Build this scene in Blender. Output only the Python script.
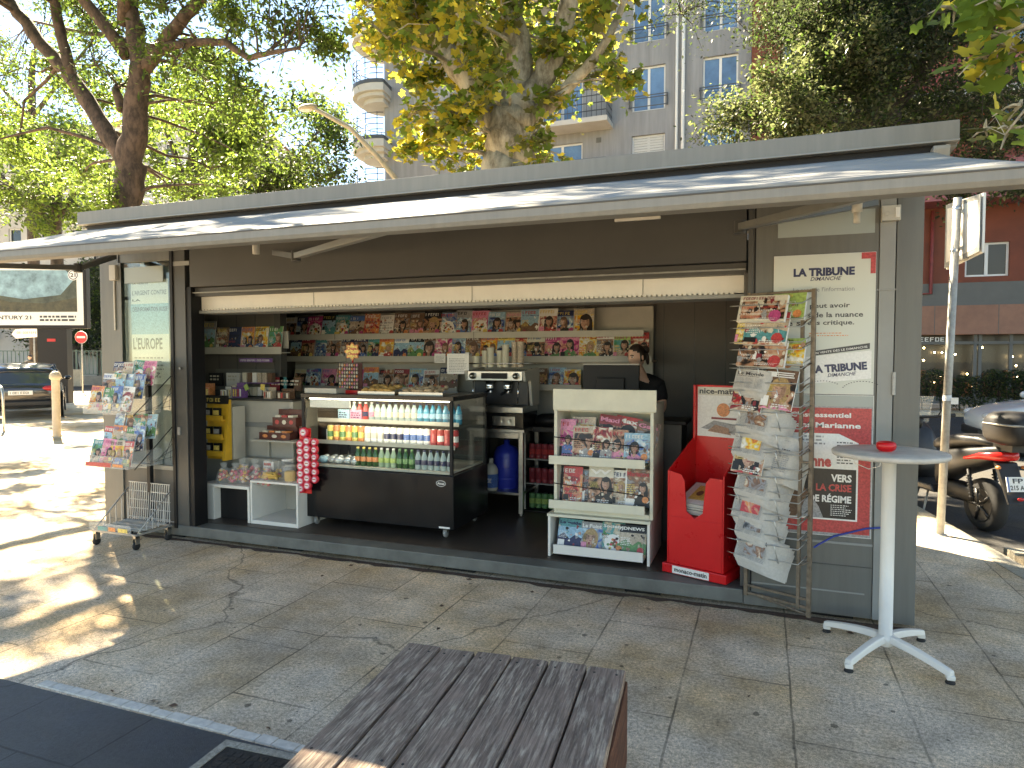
import bpy, math, random
from mathutils import Vector, Matrix
import numpy as np
R_=math.radians
for o in list(bpy.data.objects): bpy.data.objects.remove(o)
SC=bpy.context.scene
COL=SC.collection
# ---------------------------------------------------------------- camera, sky, sun, exposure
FPX=674.0; PITCH=math.atan(27/FPX); YAW=math.atan(252/FPX); CH=1.65
cam=bpy.data.cameras.new('camera'); camo=bpy.data.objects.new('camera',cam); COL.objects.link(camo)
camo.location=(0,0,CH); camo.rotation_euler=(math.pi/2-PITCH,0,YAW)
cam.sensor_width=36; cam.lens=FPX/1024*36; cam.clip_end=2000; cam.clip_start=0.05
SC.camera=camo
SUN_EL=R_(43); SUN_DIR=Vector((-1.16,.80,0)).normalized()       # horizontal direction towards the sun
w=bpy.data.worlds.new('World'); SC.world=w; w.use_nodes=True
nt=w.node_tree; sky=nt.nodes.new('ShaderNodeTexSky'); sky.sky_type='NISHITA'; sky.sun_disc=False
sky.sun_elevation=SUN_EL; sky.sun_rotation=math.atan2(SUN_DIR.x,SUN_DIR.y); sky.air_density=1.0; sky.dust_density=0.0; sky.ozone_density=2; sky.altitude=1000
bg=nt.nodes['Background']; nt.links.new(sky.outputs[0],bg.inputs[0]); bg.inputs[1].default_value=0.052
sl=bpy.data.lights.new('sun','SUN'); sl.energy=5.0; sl.angle=R_(0.55); sl.color=(1,.94,.84)
so=bpy.data.objects.new('sun',sl); COL.objects.link(so)
sd=Vector((SUN_DIR.x*math.cos(SUN_EL),SUN_DIR.y*math.cos(SUN_EL),math.sin(SUN_EL)))
so.rotation_euler=sd.to_track_quat('Z','Y').to_euler(); so.location=sd*40
SC.view_settings.view_transform='Standard'; SC.view_settings.look='None'
SC.view_settings.gamma=1; SC.view_settings.use_curve_mapping=False
SC.view_settings.exposure=3.15
SC.view_settings.use_white_balance=True; SC.view_settings.white_balance_temperature=8300; SC.view_settings.white_balance_tint=8      # the photo is balanced for open shade

# ---------------------------------------------------------------- measuring helper: a point on the plane y=Y or z=Z seen at a pixel
_F=(-math.sin(YAW),math.cos(YAW)); _Rt=(math.cos(YAW),math.sin(YAW))
def _ray(px,py):
    a=(px-512)/FPX; b=-(py-384)/FPX
    fw=math.cos(PITCH)+b*math.sin(PITCH); up=-math.sin(PITCH)+b*math.cos(PITCH)
    return (_F[0]*fw+_Rt[0]*a,_F[1]*fw+_Rt[1]*a,up)
def PY(px,py,Y):
    d=_ray(px,py); t=Y/d[1]; return Vector((d[0]*t,Y,CH+d[2]*t))
def PZ(px,py,Z=0):
    d=_ray(px,py); t=(Z-CH)/d[2]; return Vector((d[0]*t,d[1]*t,Z))

# ---------------------------------------------------------------- materials
MATS={}
def lin(c):
    return tuple(((x/12.92) if x<=.04045 else ((x+.055)/1.055)**2.4) for x in c)
def M(name,rgb=None,rough=.55,metal=0,noise=None,bump=0,bscale=60,trans=0,emit=None,estr=0,spec=.5,alpha=1,coat=0,streak=0):
    """principled with a little noise in colour and bump; rgb is linear base colour"""
    if name in MATS: return name
    m=bpy.data.materials.new(name); m.use_nodes=True; n=m.node_tree; b=n.nodes['Principled BSDF']
    b.inputs['Base Color'].default_value=(*rgb,1); b.inputs['Roughness'].default_value=rough
    b.inputs['Metallic'].default_value=metal; b.inputs['Specular IOR Level'].default_value=spec
    b.inputs['Coat Weight'].default_value=coat
    b.inputs['Transmission Weight'].default_value=trans
    b.inputs['Alpha'].default_value=alpha
    if emit: b.inputs['Emission Color'].default_value=(*emit,1); b.inputs['Emission Strength'].default_value=estr
    if noise or bump:
        tc=n.nodes.new('ShaderNodeTexCoord')
    if noise:
        sc,amt=noise
        t=n.nodes.new('ShaderNodeTexNoise'); t.inputs['Scale'].default_value=sc; t.inputs['Detail'].default_value=6; t.inputs['Roughness'].default_value=.65
        if streak:
            mp=n.nodes.new('ShaderNodeMapping'); mp.inputs['Scale'].default_value=(7,7,.55); n.links.new(tc.outputs['Object'],mp.inputs[0]); n.links.new(mp.outputs[0],t.inputs['Vector'])
        else: n.links.new(tc.outputs['Object'],t.inputs['Vector'])
        r=n.nodes.new('ShaderNodeMapRange'); r.inputs[1].default_value=.3; r.inputs[2].default_value=.7
        r.inputs[3].default_value=1-amt; r.inputs[4].default_value=1+amt
        n.links.new(t.outputs[0],r.inputs[0])
        mx=n.nodes.new('ShaderNodeMix'); mx.data_type='RGBA'; mx.blend_type='MULTIPLY'; mx.inputs[0].default_value=1
        mx.inputs[6].default_value=(*rgb,1); n.links.new(r.outputs[0],mx.inputs[7])
        n.links.new(mx.outputs[2],b.inputs['Base Color'])
        r2=n.nodes.new('ShaderNodeMapRange'); r2.inputs[3].default_value=max(0,rough-.12); r2.inputs[4].default_value=min(1,rough+.12)
        n.links.new(t.outputs[0],r2.inputs[0]); n.links.new(r2.outputs[0],b.inputs['Roughness'])
    if bump:
        t2=n.nodes.new('ShaderNodeTexNoise'); t2.inputs['Scale'].default_value=bscale; t2.inputs['Detail'].default_value=5
        n.links.new(tc.outputs['Object'],t2.inputs['Vector'])
        bp=n.nodes.new('ShaderNodeBump'); bp.inputs['Strength'].default_value=bump; bp.inputs['Distance'].default_value=.01
        n.links.new(t2.outputs[0],bp.inputs['Height']); n.links.new(bp.outputs[0],b.inputs['Normal'])
    MATS[name]=m; return name
def leafmat(name,rgb,trgb,amt=.35):
    m=bpy.data.materials.new(name); m.use_nodes=True; n=m.node_tree; b=n.nodes['Principled BSDF']
    b.inputs['Roughness'].default_value=.5; b.inputs['Specular IOR Level'].default_value=.3
    g=n.nodes.new('ShaderNodeNewGeometry'); 
    tc=n.nodes.new('ShaderNodeTexCoord'); t=n.nodes.new('ShaderNodeTexNoise'); t.inputs['Scale'].default_value=1.3; t.inputs['Detail'].default_value=3
    n.links.new(tc.outputs['Object'],t.inputs['Vector'])
    ad=n.nodes.new('ShaderNodeMath'); ad.operation='ADD'; n.links.new(t.outputs[0],ad.inputs[0]); n.links.new(g.outputs['Random Per Island'],ad.inputs[1])
    r=n.nodes.new('ShaderNodeMapRange'); r.inputs[1].default_value=.3; r.inputs[2].default_value=1.6; r.inputs[3].default_value=1-amt; r.inputs[4].default_value=1+amt
    n.links.new(ad.outputs[0],r.inputs[0])
    outs=[]
    for c in (rgb,trgb):
        mx=n.nodes.new('ShaderNodeMix'); mx.data_type='RGBA'; mx.blend_type='MULTIPLY'; mx.inputs[0].default_value=1
        mx.inputs[6].default_value=(*c,1); n.links.new(r.outputs[0],mx.inputs[7]); outs.append(mx)
    n.links.new(outs[0].outputs[2],b.inputs['Base Color'])
    tr=n.nodes.new('ShaderNodeBsdfTranslucent'); n.links.new(outs[1].outputs[2],tr.inputs[0])
    mix=n.nodes.new('ShaderNodeMixShader'); mix.inputs[0].default_value=.5
    n.links.new(b.outputs[0],mix.inputs[1]); n.links.new(tr.outputs[0],mix.inputs[2])
    n.links.new(mix.outputs[0],n.nodes['Material Output'].inputs[0])
    MATS[name]=m; return name
def glassmat(name,tint=(.9,.95,.93),refl=.08):
    m=bpy.data.materials.new(name); m.use_nodes=True; n=m.node_tree; n.nodes.remove(n.nodes['Principled BSDF'])
    t=n.nodes.new('ShaderNodeBsdfTransparent'); t.inputs[0].default_value=(*tint,1)
    g=n.nodes.new('ShaderNodeBsdfGlossy'); g.inputs['Roughness'].default_value=.02
    lw=n.nodes.new('ShaderNodeLayerWeight'); lw.inputs[0].default_value=.5
    pw=n.nodes.new('ShaderNodeMath'); pw.operation='POWER'; pw.inputs[1].default_value=4; n.links.new(lw.outputs['Facing'],pw.inputs[0])
    ad=n.nodes.new('ShaderNodeMath'); ad.operation='MULTIPLY_ADD'; ad.inputs[1].default_value=.5; ad.inputs[2].default_value=refl; n.links.new(pw.outputs[0],ad.inputs[0])
    x=n.nodes.new('ShaderNodeMixShader'); n.links.new(ad.outputs[0],x.inputs[0]); n.links.new(t.outputs[0],x.inputs[1]); n.links.new(g.outputs[0],x.inputs[2])
    n.links.new(x.outputs[0],n.nodes['Material Output'].inputs[0]); MATS[name]=m; return name

# ---------------------------------------------------------------- mesh collector
_tc={}
def text_geo(s,bold=0.0,shear=0.0):
    k=(s,bold,shear)
    if k in _tc: return _tc[k]
    c=bpy.data.curves.new('t','FONT'); c.body=s; c.offset=bold; c.shear=shear; c.resolution_u=2; c.fill_mode='BOTH'
    o=bpy.data.objects.new('t',c); me=o.to_mesh()
    vs=[(v.co.x,v.co.y) for v in me.vertices]; fs=[tuple(p.vertices) for p in me.polygons]
    o.to_mesh_clear(); bpy.data.objects.remove(o); bpy.data.curves.remove(c)
    xs=[a for a,_ in vs] or [0]; ys=[b for _,b in vs] or [0]
    x0,x1,y0,y1=min(xs),max(xs),min(ys),max(ys)
    vs=[((a-x0)/max(1e-6,x1-x0),(b-y0)/max(1e-6,y1-y0)) for a,b in vs]
    _tc[k]=(vs,fs); return _tc[k]
class G:
    def __init__(s,mtx=None): s.v=[]; s.f=[]; s.m=[]; s.sm=[]; s.mats=[]; s.X=mtx or Matrix()
    def mi(s,m):
        if m not in s.mats: s.mats.append(m)
        return s.mats.index(m)
    def add(s,vs,fs,m,smooth=False):
        b=len(s.v); s.v+=[s.X@Vector(v) for v in vs]; i=s.mi(m)
        for f in fs: s.f.append([b+k for k in f]); s.m.append(i); s.sm.append(smooth)
        return s
    def box(s,x0,y0,z0,x1,y1,z1,m):
        x0,x1=sorted((x0,x1)); y0,y1=sorted((y0,y1)); z0,z1=sorted((z0,z1))
        v=[(x,y,z) for x in (x0,x1) for y in (y0,y1) for z in (z0,z1)]
        return s.add(v,[(0,1,3,2),(4,6,7,5),(0,4,5,1),(2,3,7,6),(0,2,6,4),(1,5,7,3)],m)
    def quad(s,a,b,c,d,m): return s.add([a,b,c,d],[(0,1,2,3)],m)
    def prism(s,pts,axis,a,b,m,smooth=False):
        """polygon pts (2D) extruded along axis from a to b"""
        def P(p,t): return {'x':(t,p[0],p[1]),'y':(p[0],t,p[1]),'z':(p[0],p[1],t)}[axis]
        n=len(pts); v=[P(p,a) for p in pts]+[P(p,b) for p in pts]
        f=[tuple(range(n))[::-1],tuple(range(n,2*n))]+[(i,(i+1)%n,n+(i+1)%n,n+i) for i in range(n)]
        return s.add(v,f,m,smooth)
    def tube(s,pts,r,m,seg=8,caps=True,smooth=True,flat=1.0):
        pts=[Vector(p) for p in pts]; n=len(pts)
        rs=r if isinstance(r,(list,tuple)) else [r]*n
        v=[]; up=None
        for i,p in enumerate(pts):
            d=(pts[min(i+1,n-1)]-pts[max(i-1,0)]).normalized()
            if up is None: up=Vector((0,0,1)) if abs(d.z)<.95 else Vector((1,0,0))
            a=d.cross(up); a=a.normalized() if a.length>1e-4 else Vector((1,0,0)); c=a.cross(d).normalized(); up=c
            for k in range(seg):
                t=2*math.pi*k/seg+(math.pi/seg if seg==4 else 0); v.append(p+a*math.cos(t)*rs[i]+c*math.sin(t)*rs[i]*flat)
        f=[(i*seg+k,i*seg+(k+1)%seg,(i+1)*seg+(k+1)%seg,(i+1)*seg+k) for i in range(n-1) for k in range(seg)]
        if caps: f+=[tuple(range(seg))[::-1],tuple((n-1)*seg+k for k in range(seg))]
        return s.add(v,f,m,smooth and seg>4)
    def lathe(s,prof,m,c=(0,0,0),seg=20,axis='z',smooth=True):
        v=[];n=len(prof)
        for r,h in prof:
            for k in range(seg):
                t=2*math.pi*k/seg; a,b=r*math.cos(t),r*math.sin(t)
                p={'z':(a,b,h),'y':(a,h,b),'x':(h,a,b)}[axis]
                v.append((p[0]+c[0],p[1]+c[1],p[2]+c[2]))
        f=[(i*seg+k,i*seg+(k+1)%seg,(i+1)*seg+(k+1)%seg,(i+1)*seg+k) for i in range(n-1) for k in range(seg)]
        f+=[tuple(range(seg)),tuple((n-1)*seg+k for k in range(seg))]
        return s.add(v,f,m,smooth)
    def ell(s,c,r,m,seg=12,rings=8):
        v=[];
        for i in range(rings+1):
            ph=math.pi*i/rings
            for k in range(seg):
                t=2*math.pi*k/seg; v.append((c[0]+r[0]*math.sin(ph)*math.cos(t),c[1]+r[1]*math.sin(ph)*math.sin(t),c[2]+r[2]*math.cos(ph)))
        f=[(i*seg+k,(i+1)*seg+k,(i+1)*seg+(k+1)%seg,i*seg+(k+1)%seg) for i in range(rings) for k in range(seg)]
        return s.add(v,f,m,True)
    # --- flat print helpers in the plane y = const facing -y: x right, z up
    def rect(s,x0,z0,x1,z1,y,m): return s.add([(x0,y,z0),(x1,y,z0),(x1,y,z1),(x0,y,z1)],[(0,1,2,3)],m)
    def disc(s,x,z,rx,rz,y,m,seg=12,a0=0,a1=2*math.pi):
        return s.add([(x+rx*math.cos(a0+(a1-a0)*k/seg),y,z+rz*math.sin(a0+(a1-a0)*k/seg)) for k in range(seg)],[tuple(range(seg))],m)
    def poly(s,pts,y,m): return s.add([(a,y,b) for a,b in pts],[tuple(range(len(pts)))],m)
    def text(s,t,x0,z0,w,h,y,m,bold=0.0,shear=0.0,rot=0):
        vs,fs=text_geo(t,bold,shear); c,q=math.cos(rot),math.sin(rot)
        return s.add([(x0+a*w*c-b*h*q,y,z0+a*w*q+b*h*c) for a,b in vs],fs,m)
    def lines(s,x0,z0,x1,z1,y,m,n,rng,fill=.55,ragged=.3):
        """small print as rows of dashes"""
        H=(z1-z0)/n
        for i in range(n):
            zb=z1-H*(i+1)+H*(1-fill)/2; x=x0; xe=x1-(x1-x0)*ragged*rng.random()
            while x<xe:
                ww=H*fill*rng.uniform(1.,3.2); s.rect(x,zb,min(x+ww,xe),zb+H*fill,y,m); x+=ww+H*.35
    def build(s,name,parent=None,loc=None,rz=0,bevel=0,local=False,kind=None):
        """verts are world coordinates (shifted to the parent or loc) unless local"""
        if loc is not None: off=Vector(loc)
        elif parent is not None and not local: off=wloc(parent)
        else: off=Vector((0,0,0))
        if local: off=Vector((0,0,0))
        me=bpy.data.meshes.new(name)
        me.from_pydata([tuple(v-off) for v in s.v],[],s.f)
        for m in s.mats: me.materials.append(MATS[m])
        me.polygons.foreach_set('material_index',s.m); me.polygons.foreach_set('use_smooth',s.sm)
        me.update()
        o=bpy.data.objects.new(name,me); COL.objects.link(o)
        if parent is not None: o.parent=parent
        if loc is not None: o.location=Vector(loc)-(wloc(parent) if parent is not None else Vector((0,0,0)))
        if rz: o.rotation_euler.z=rz
        if kind: o['kind']=kind
        if bevel:
            md=o.modifiers.new('b','BEVEL'); md.width=bevel; md.segments=2; md.limit_method='ANGLE'; md.angle_limit=R_(40)
        return o
def wloc(o):
    v=Vector((0,0,0))
    while o is not None: v+=Vector(o.location); o=o.parent
    return v
def tag(o,label,cat,group=None):
    o['label']=label; o['category']=cat
    if group: o['group']=group
    return o
def thing(name,label,cat,loc=(0,0,0),rz=0,group=None):
    o=bpy.data.objects.new(name,None); COL.objects.link(o); o.empty_display_size=.1
    o.location=loc; o.rotation_euler.z=rz; tag(o,label,cat,group); return o
def kids(o): return [c for c in bpy.data.objects if c.parent==o]
def dup(o,loc=None,rz=None,label=None,parent=None):
    c=o.copy(); COL.objects.link(c)
    if loc is not None: c.location=loc
    if rz is not None: c.rotation_euler.z=rz
    if label: c['label']=label
    if parent is not None: c.parent=parent
    for k in kids(o): dup(k,parent=c)
    return c
ORD=['','first','second','third','fourth','fifth','sixth','seventh','eighth','ninth','tenth','eleventh','twelfth','thirteenth','fourteenth','fifteenth','sixteenth','seventeenth','eighteenth','nineteenth','twentieth','twenty-first','twenty-second','twenty-third','twenty-fourth','twenty-fifth','twenty-sixth','twenty-seventh','twenty-eighth']
def nth(i,n,left='left',right='right'):
    """i from 0; ordinal words from the nearer end"""
    if i==0: return 'the first on the '+left
    if i==n-1: return 'the last on the '+right
    return (ORD[i+1]+' from the '+left) if i<n/2 else (ORD[n-i]+' from the '+right)
rng=random.Random(7)
# ---------------------------------------------------------------- base materials
M('grey_paint',(.132,.133,.12),.42,noise=(1.6,.14),streak=1,bump=.05,bscale=30)
M('grey_paint_dark',(.062,.062,.058),.45,noise=(3,.12))
M('grey_paint_light',(.26,.265,.25),.45,noise=(3,.10))
M('parapet_grey',(.20,.20,.18),.55,noise=(3,.10),streak=1)
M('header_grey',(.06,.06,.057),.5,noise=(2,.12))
M('sill_grey',(.125,.13,.118),.5,noise=(6,.28),bump=.1,bscale=20)
M('inner_wall',(.11,.102,.09),.6,noise=(3,.1))
M('black',(.010,.010,.011),.5,spec=.3)
M('black_gloss',(.008,.008,.009),.22,spec=.4,noise=(5,.2))
M('rubber',(.02,.02,.02),.8)
M('white_paint',(.74,.72,.66),.4,noise=(5,.05))
M('cream_board',(.62,.60,.48),.5,noise=(7,.07))
M('off_white',(.44,.425,.37),.5,noise=(6,.08))
M('wire_bright',(.50,.50,.47),.4)
M('steel',(.45,.45,.43),.32,metal=1,noise=(20,.15))
M('sett_stone',(.60,.56,.49),.8,noise=(30,.2))
M('galv',(.34,.34,.32),.5,metal=.3,noise=(15,.25))
M('rusty_steel',(.20,.16,.12),.55,metal=.6,noise=(25,.4))
M('chrome',(.7,.7,.7),.12,metal=1)
M('dark_metal',(.05,.05,.05),.4,metal=.6)
M('red_gloss',(.62,.008,.012),.3,noise=(5,.08))
M('red',(.55,.02,.02),.5)
M('awning_fabric',(.30,.30,.295),.9,noise=(5,.12),bump=.08,bscale=400,spec=.1)
M('awning_under',(.25,.25,.25),.8)
M('clear_plastic',(.85,.88,.85),.1,alpha=.14)
M('floor_brown',(.06,.046,.036),.45,noise=(8,.3),bump=.1)
glassmat('glass'); glassmat('glass_clear',(.96,.98,.97),.01)
M('led',(1,1,1),emit=(1,.97,.88),estr=1.2)
M('lamp_tube',(1,1,1),emit=(1,.93,.75),estr=1.6)
# printing inks
INK=dict(white=(.78,.77,.72),cream=(.62,.58,.45),red=(.55,.03,.03),dark_red=(.28,.02,.03),pink=(.72,.22,.36),magenta=(.5,.04,.2),orange=(.72,.22,.03),
 yellow=(.75,.55,.05),blue=(.06,.16,.45),sky=(.25,.48,.62),teal=(.05,.3,.32),navy=(.02,.03,.10),green=(.08,.26,.07),lime=(.35,.5,.08),
 purple=(.18,.07,.3),brown=(.16,.08,.04),grey=(.3,.3,.3),black=(.015,.015,.016),skin=(.52,.28,.18),tan=(.35,.18,.10),hair=(.03,.018,.012),blond=(.42,.26,.08),beige=(.5,.4,.28),newsprint=(.50,.475,.42),ink=(.05,.05,.055))
for k,c in INK.items():
    l_=.3*c[0]+.6*c[1]+.1*c[2]; c=tuple(v*.82+l_*.18 for v in c); M('ink_'+k,c,.38 if k!='newsprint' else .8,noise=(75,.10 if k in('white','cream','newsprint') else .38))
I=lambda k:'ink_'+k
def photo_mat(name,cols,sc):
    m=bpy.data.materials.new(name); m.use_nodes=True; n=m.node_tree; b=n.nodes['Principled BSDF']; b.inputs['Roughness'].default_value=.3
    tc=n.nodes.new('ShaderNodeTexCoord'); oi=n.nodes.new('ShaderNodeObjectInfo'); ad=n.nodes.new('ShaderNodeVectorMath'); ad.operation='MULTIPLY_ADD'; ad.inputs[1].default_value=(3.7,5.1,2.3)
    n.links.new(oi.outputs['Location'],ad.inputs[0]); n.links.new(tc.outputs['Object'],ad.inputs[2])
    t=n.nodes.new('ShaderNodeTexNoise'); t.inputs['Scale'].default_value=sc; t.inputs['Detail'].default_value=3.5; t.inputs['Distortion'].default_value=1.2; n.links.new(ad.outputs[0],t.inputs['Vector'])
    r=n.nodes.new('ShaderNodeValToRGB'); e=r.color_ramp.elements; pos=[.30,.42,.50,.57,.66,.74][:len(cols)]
    while len(e)<len(cols): e.new(.5)
    for i,(p,c) in enumerate(zip(pos,cols)): e[i].position=p; e[i].color=(*INK[c],1)
    n.links.new(t.outputs[0],r.inputs[0]); n.links.new(r.outputs[0],b.inputs['Base Color']); MATS[name]=m
PH=[('black','hair','tan','skin','beige'),('navy','blue','grey','sky','white'),('hair','dark_red','skin','cream','white'),('black','green','teal','beige','cream'),('brown','orange','yellow','cream','white'),('hair','magenta','pink','skin','white'),('black','grey','brown','tan','cream'),('dark_red','red','skin','orange','cream')]
for i,c in enumerate(PH): photo_mat('photo_print_%d'%i,c,13+2*(i%3))

# ---------------------------------------------------------------- the ground
def ground_mat(name,base,rows,length,x_off=0,joint=.012,jdark=.45,stain=.25,speck=.28,gum=True,swap=True,rough=.85,tint=(1,.93,.82)):
    m=bpy.data.materials.new(name); m.use_nodes=True; n=m.node_tree; L=n.links; b=n.nodes['Principled BSDF']
    b.inputs['Roughness'].default_value=rough; b.inputs['Specular IOR Level'].default_value=.3
    g=n.nodes.new('ShaderNodeNewGeometry'); sx=n.nodes.new('ShaderNodeSeparateXYZ'); L.new(g.outputs['Position'],sx.inputs[0])
    ax=n.nodes.new('ShaderNodeMath'); ax.operation='ADD'; ax.inputs[1].default_value=x_off+100*rows; L.new(sx.outputs[0],ax.inputs[0])
    ay=n.nodes.new('ShaderNodeMath'); ay.operation='ADD'; ay.inputs[1].default_value=100*length; L.new(sx.outputs[1],ay.inputs[0])
    cb=n.nodes.new('ShaderNodeCombineXYZ')
    L.new((ay if swap else ax).outputs[0],cb.inputs[0]); L.new((ax if swap else ay).outputs[0],cb.inputs[1])
    def noise(sc,det=5,rg=.6,vec=None):
        t=n.nodes.new('ShaderNodeTexNoise'); t.inputs['Scale'].default_value=sc; t.inputs['Detail'].default_value=det; t.inputs['Roughness'].default_value=rg
        L.new(vec or g.outputs['Position'],t.inputs['Vector']); return t.outputs[0]
    def mr(x,a,bb,c,d):
        r=n.nodes.new('ShaderNodeMapRange'); L.new(x,r.inputs[0])
        for i,v in enumerate((a,bb,c,d)): r.inputs[i+1].default_value=v
        return r.outputs[0]
    def mul(x,y):
        k=n.nodes.new('ShaderNodeMath'); k.operation='MULTIPLY'
        for i,v in enumerate((x,y)):
            if isinstance(v,(int,float)): k.inputs[i].default_value=v
            else: L.new(v,k.inputs[i])
        return k.outputs[0]
    br=n.nodes.new('ShaderNodeTexBrick'); br.offset=.5; br.inputs['Scale'].default_value=1
    br.inputs['Brick Width'].default_value=length; br.inputs['Row Height'].default_value=rows
    br.inputs['Mortar Size'].default_value=joint*.5; br.inputs['Mortar Smooth'].default_value=.3
    br.inputs['Color1'].default_value=(1.1,1.1,1.1,1); br.inputs['Color2'].default_value=(.88,.88,.88,1); br.inputs['Mortar'].default_value=(1,1,1,1)
    # wobble the joints a little
    wob=n.nodes.new('ShaderNodeTexNoise'); wob.inputs['Scale'].default_value=6
    L.new(g.outputs['Position'],wob.inputs['Vector'])
    vm=n.nodes.new('ShaderNodeVectorMath'); vm.operation='MULTIPLY_ADD'; vm.inputs[1].default_value=(.012,.012,0)
    L.new(wob.outputs['Color'],vm.inputs[0]); L.new(cb.outputs[0],vm.inputs[2]); L.new(vm.outputs[0],br.inputs['Vector'])
    big=mr(noise(.7,6,.62),.3,.7,1-stain,1+stain)
    mid=mr(noise(4,6,.65),.3,.7,1-stain*.6,1+stain*.6)
    sp=mr(noise(55,5,.85),.35,.65,1-speck,1+speck)
    sp2=mr(noise(260,2,.7),.4,.6,1-speck*.7,1+speck*.7)
    jn=mr(mul(br.outputs['Fac'],mr(noise(2.2,3),.3,.62,.15,1)),0,1,1,1-jdark)
    f=mul(mul(mul(big,mid),mul(sp,sp2)),jn)
    if gum:
        for sc,th in ((3.1,.05),(6.5,.04)):
            v=n.nodes.new('ShaderNodeTexVoronoi'); v.inputs['Scale'].default_value=sc; v.inputs['Randomness'].default_value=1; v.voronoi_dimensions='2D'; L.new(g.outputs['Position'],v.inputs['Vector'])
            d2=n.nodes.new('ShaderNodeMath'); d2.operation='ADD'; L.new(v.outputs['Distance'],d2.inputs[0]); L.new(mr(noise(40,2),0,1,-.03,.05),d2.inputs[1])
            sel=n.nodes.new('ShaderNodeSeparateColor'); L.new(v.outputs['Color'],sel.inputs[0])
            th_=mr(sel.outputs[0],.35,1,0.0,th*1.3)
            cmp_=n.nodes.new('ShaderNodeMath'); cmp_.operation='LESS_THAN'; L.new(d2.outputs[0],cmp_.inputs[0]); L.new(th_,cmp_.inputs[1])
            f=mul(f,mr(cmp_.outputs[0],0,1,1,.38))
    # long crack lines
    vc=n.nodes.new('ShaderNodeTexVoronoi'); vc.voronoi_dimensions='2D'; vc.feature='DISTANCE_TO_EDGE'; vc.inputs['Scale'].default_value=.33
    vm2=n.nodes.new('ShaderNodeVectorMath'); vm2.operation='MULTIPLY_ADD'; vm2.inputs[1].default_value=(.5,.5,0)
    wo2=n.nodes.new('ShaderNodeTexNoise'); wo2.inputs['Scale'].default_value=2.2; wo2.inputs['Detail'].default_value=6; L.new(g.outputs['Position'],wo2.inputs['Vector'])
    L.new(wo2.outputs['Color'],vm2.inputs[0]); L.new(g.outputs['Position'],vm2.inputs[2]); L.new(vm2.outputs[0],vc.inputs['Vector'])
    f=mul(f,mr(vc.outputs['Distance'],0,.0045,.4,1))
    # tint between two hues
    hue=n.nodes.new('ShaderNodeMix'); hue.data_type='RGBA'; hue.inputs[6].default_value=(*base,1)
    hue.inputs[7].default_value=(base[0]*tint[0],base[1]*tint[1],base[2]*tint[2],1); L.new(mr(noise(1.1,4),.4,.6,0,1),hue.inputs[0])
    h2=n.nodes.new('ShaderNodeMix'); h2.data_type='RGBA'; h2.blend_type='MULTIPLY'; h2.inputs[0].default_value=.6
    L.new(hue.outputs[2],h2.inputs[6]); L.new(br.outputs['Color'],h2.inputs[7])
    mx=n.nodes.new('ShaderNodeMix'); mx.data_type='RGBA'; mx.blend_type='MULTIPLY'; mx.inputs[0].default_value=1
    L.new(h2.outputs[2],mx.inputs[6]); L.new(f,mx.inputs[7]); L.new(mx.outputs[2],b.inputs['Base Color'])
    bp=n.nodes.new('ShaderNodeBump'); bp.inputs['Strength'].default_value=.35; bp.inputs['Distance'].default_value=.004
    L.new(mul(mul(sp,sp2),jn),bp.inputs['Height']); L.new(bp.outputs[0],b.inputs['Normal'])
    MATS[name]=m; return name
ground_mat('paving',(.60,.50,.385),.515,1.03,x_off=-.15+.515,joint=.012,jdark=.65,stain=.36,speck=.55,tint=(.86,.74,.56))
ground_mat('slate',(.06,.066,.078),.62,.62,x_off=.1,joint=.012,jdark=.6,stain=.2,speck=.2,gum=False,swap=False,rough=.5)
ground_mat('asphalt_mat',(.055,.055,.055),50,50,joint=.0,jdark=0,stain=.2,speck=.35,gum=False)
ground_mat('gravelly',(.14,.12,.09),50,50,joint=0,jdark=0,stain=.4,speck=.6,gum=False)
ground_mat('kerbstone',(.36,.34,.29),.25,.9,joint=.012,stain=.2,speck=.3,gum=False,swap=False)
def sheet(name,pts,z,m,thick=0.0):
    g=G()
    if thick: g.prism([(a,b) for a,b in pts],'z',z-thick,z,m)
    else: g.add([(a,b,z) for a,b in pts],[tuple(range(len(pts)))],m)
    return g.build(name,kind='structure')
sheet('ground',[(-400,-200),(400,-200),(400,600),(-400,600)],-.11,'asphalt_mat')
# pavement slab round the kiosk; its far edge on the right is the kerb
PV=[(-60,-12),(1.95,-12),(1.95,5.2),(1.62,7.25),(1.0,11.5),(-6.5,11.6),(-6.5,22),(-60,22)]
sheet('pavement',PV,0,'paving',.14)
sheet('far_pavement',[(-60,38.5),(-10,38.5),(-10,60),(-60,60)],0.0,'kerbstone',.14)
sheet('shop_pavement',[(-12,23.2),(60,23.2),(60,30),(-12,30)],0.0,'paving',.14)
sheet('kerb',[(1.95,-12),(2.11,-12),(2.11,5.2),(1.78,7.4),(1.16,11.5),(1.0,11.5),(1.62,7.25),(1.95,5.2)],.004,'kerbstone',.145)
sheet('worn_ground_patch',[(2.11,-12),(6,-12),(6,6.35),(2.0,6.75),(2.11,5.2)],-.02,'gravelly',.1)
sheet('gutter_kerb',[(2.0,6.75),(6,6.35),(6,6.5),(1.97,6.92)],.0,'kerbstone',.12)
sheet('dark_slab_path',[(-12,-3),(-1.05,-3),(-1.05,2.245),(-12,2.30)],.004,'slate')
g=G(); r2=random.Random(3); x=-5.2
x=-3.4
while x<-1.05:                        # row of pale stone setts along the slate edge
    ww=r2.uniform(.07,.15); g.box(x,2.25+(-1.05-x)*.011,-.01,x+ww-.004,2.25+r2.uniform(.046,.056)+(-1.05-x)*.011,.007+r2.uniform(0,.002),'sett_stone'); x+=ww
g.build('sett_row',bevel=.002,kind='structure')
M('dirt',(.10,.06,.04),1.0,noise=(25,.5))
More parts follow.
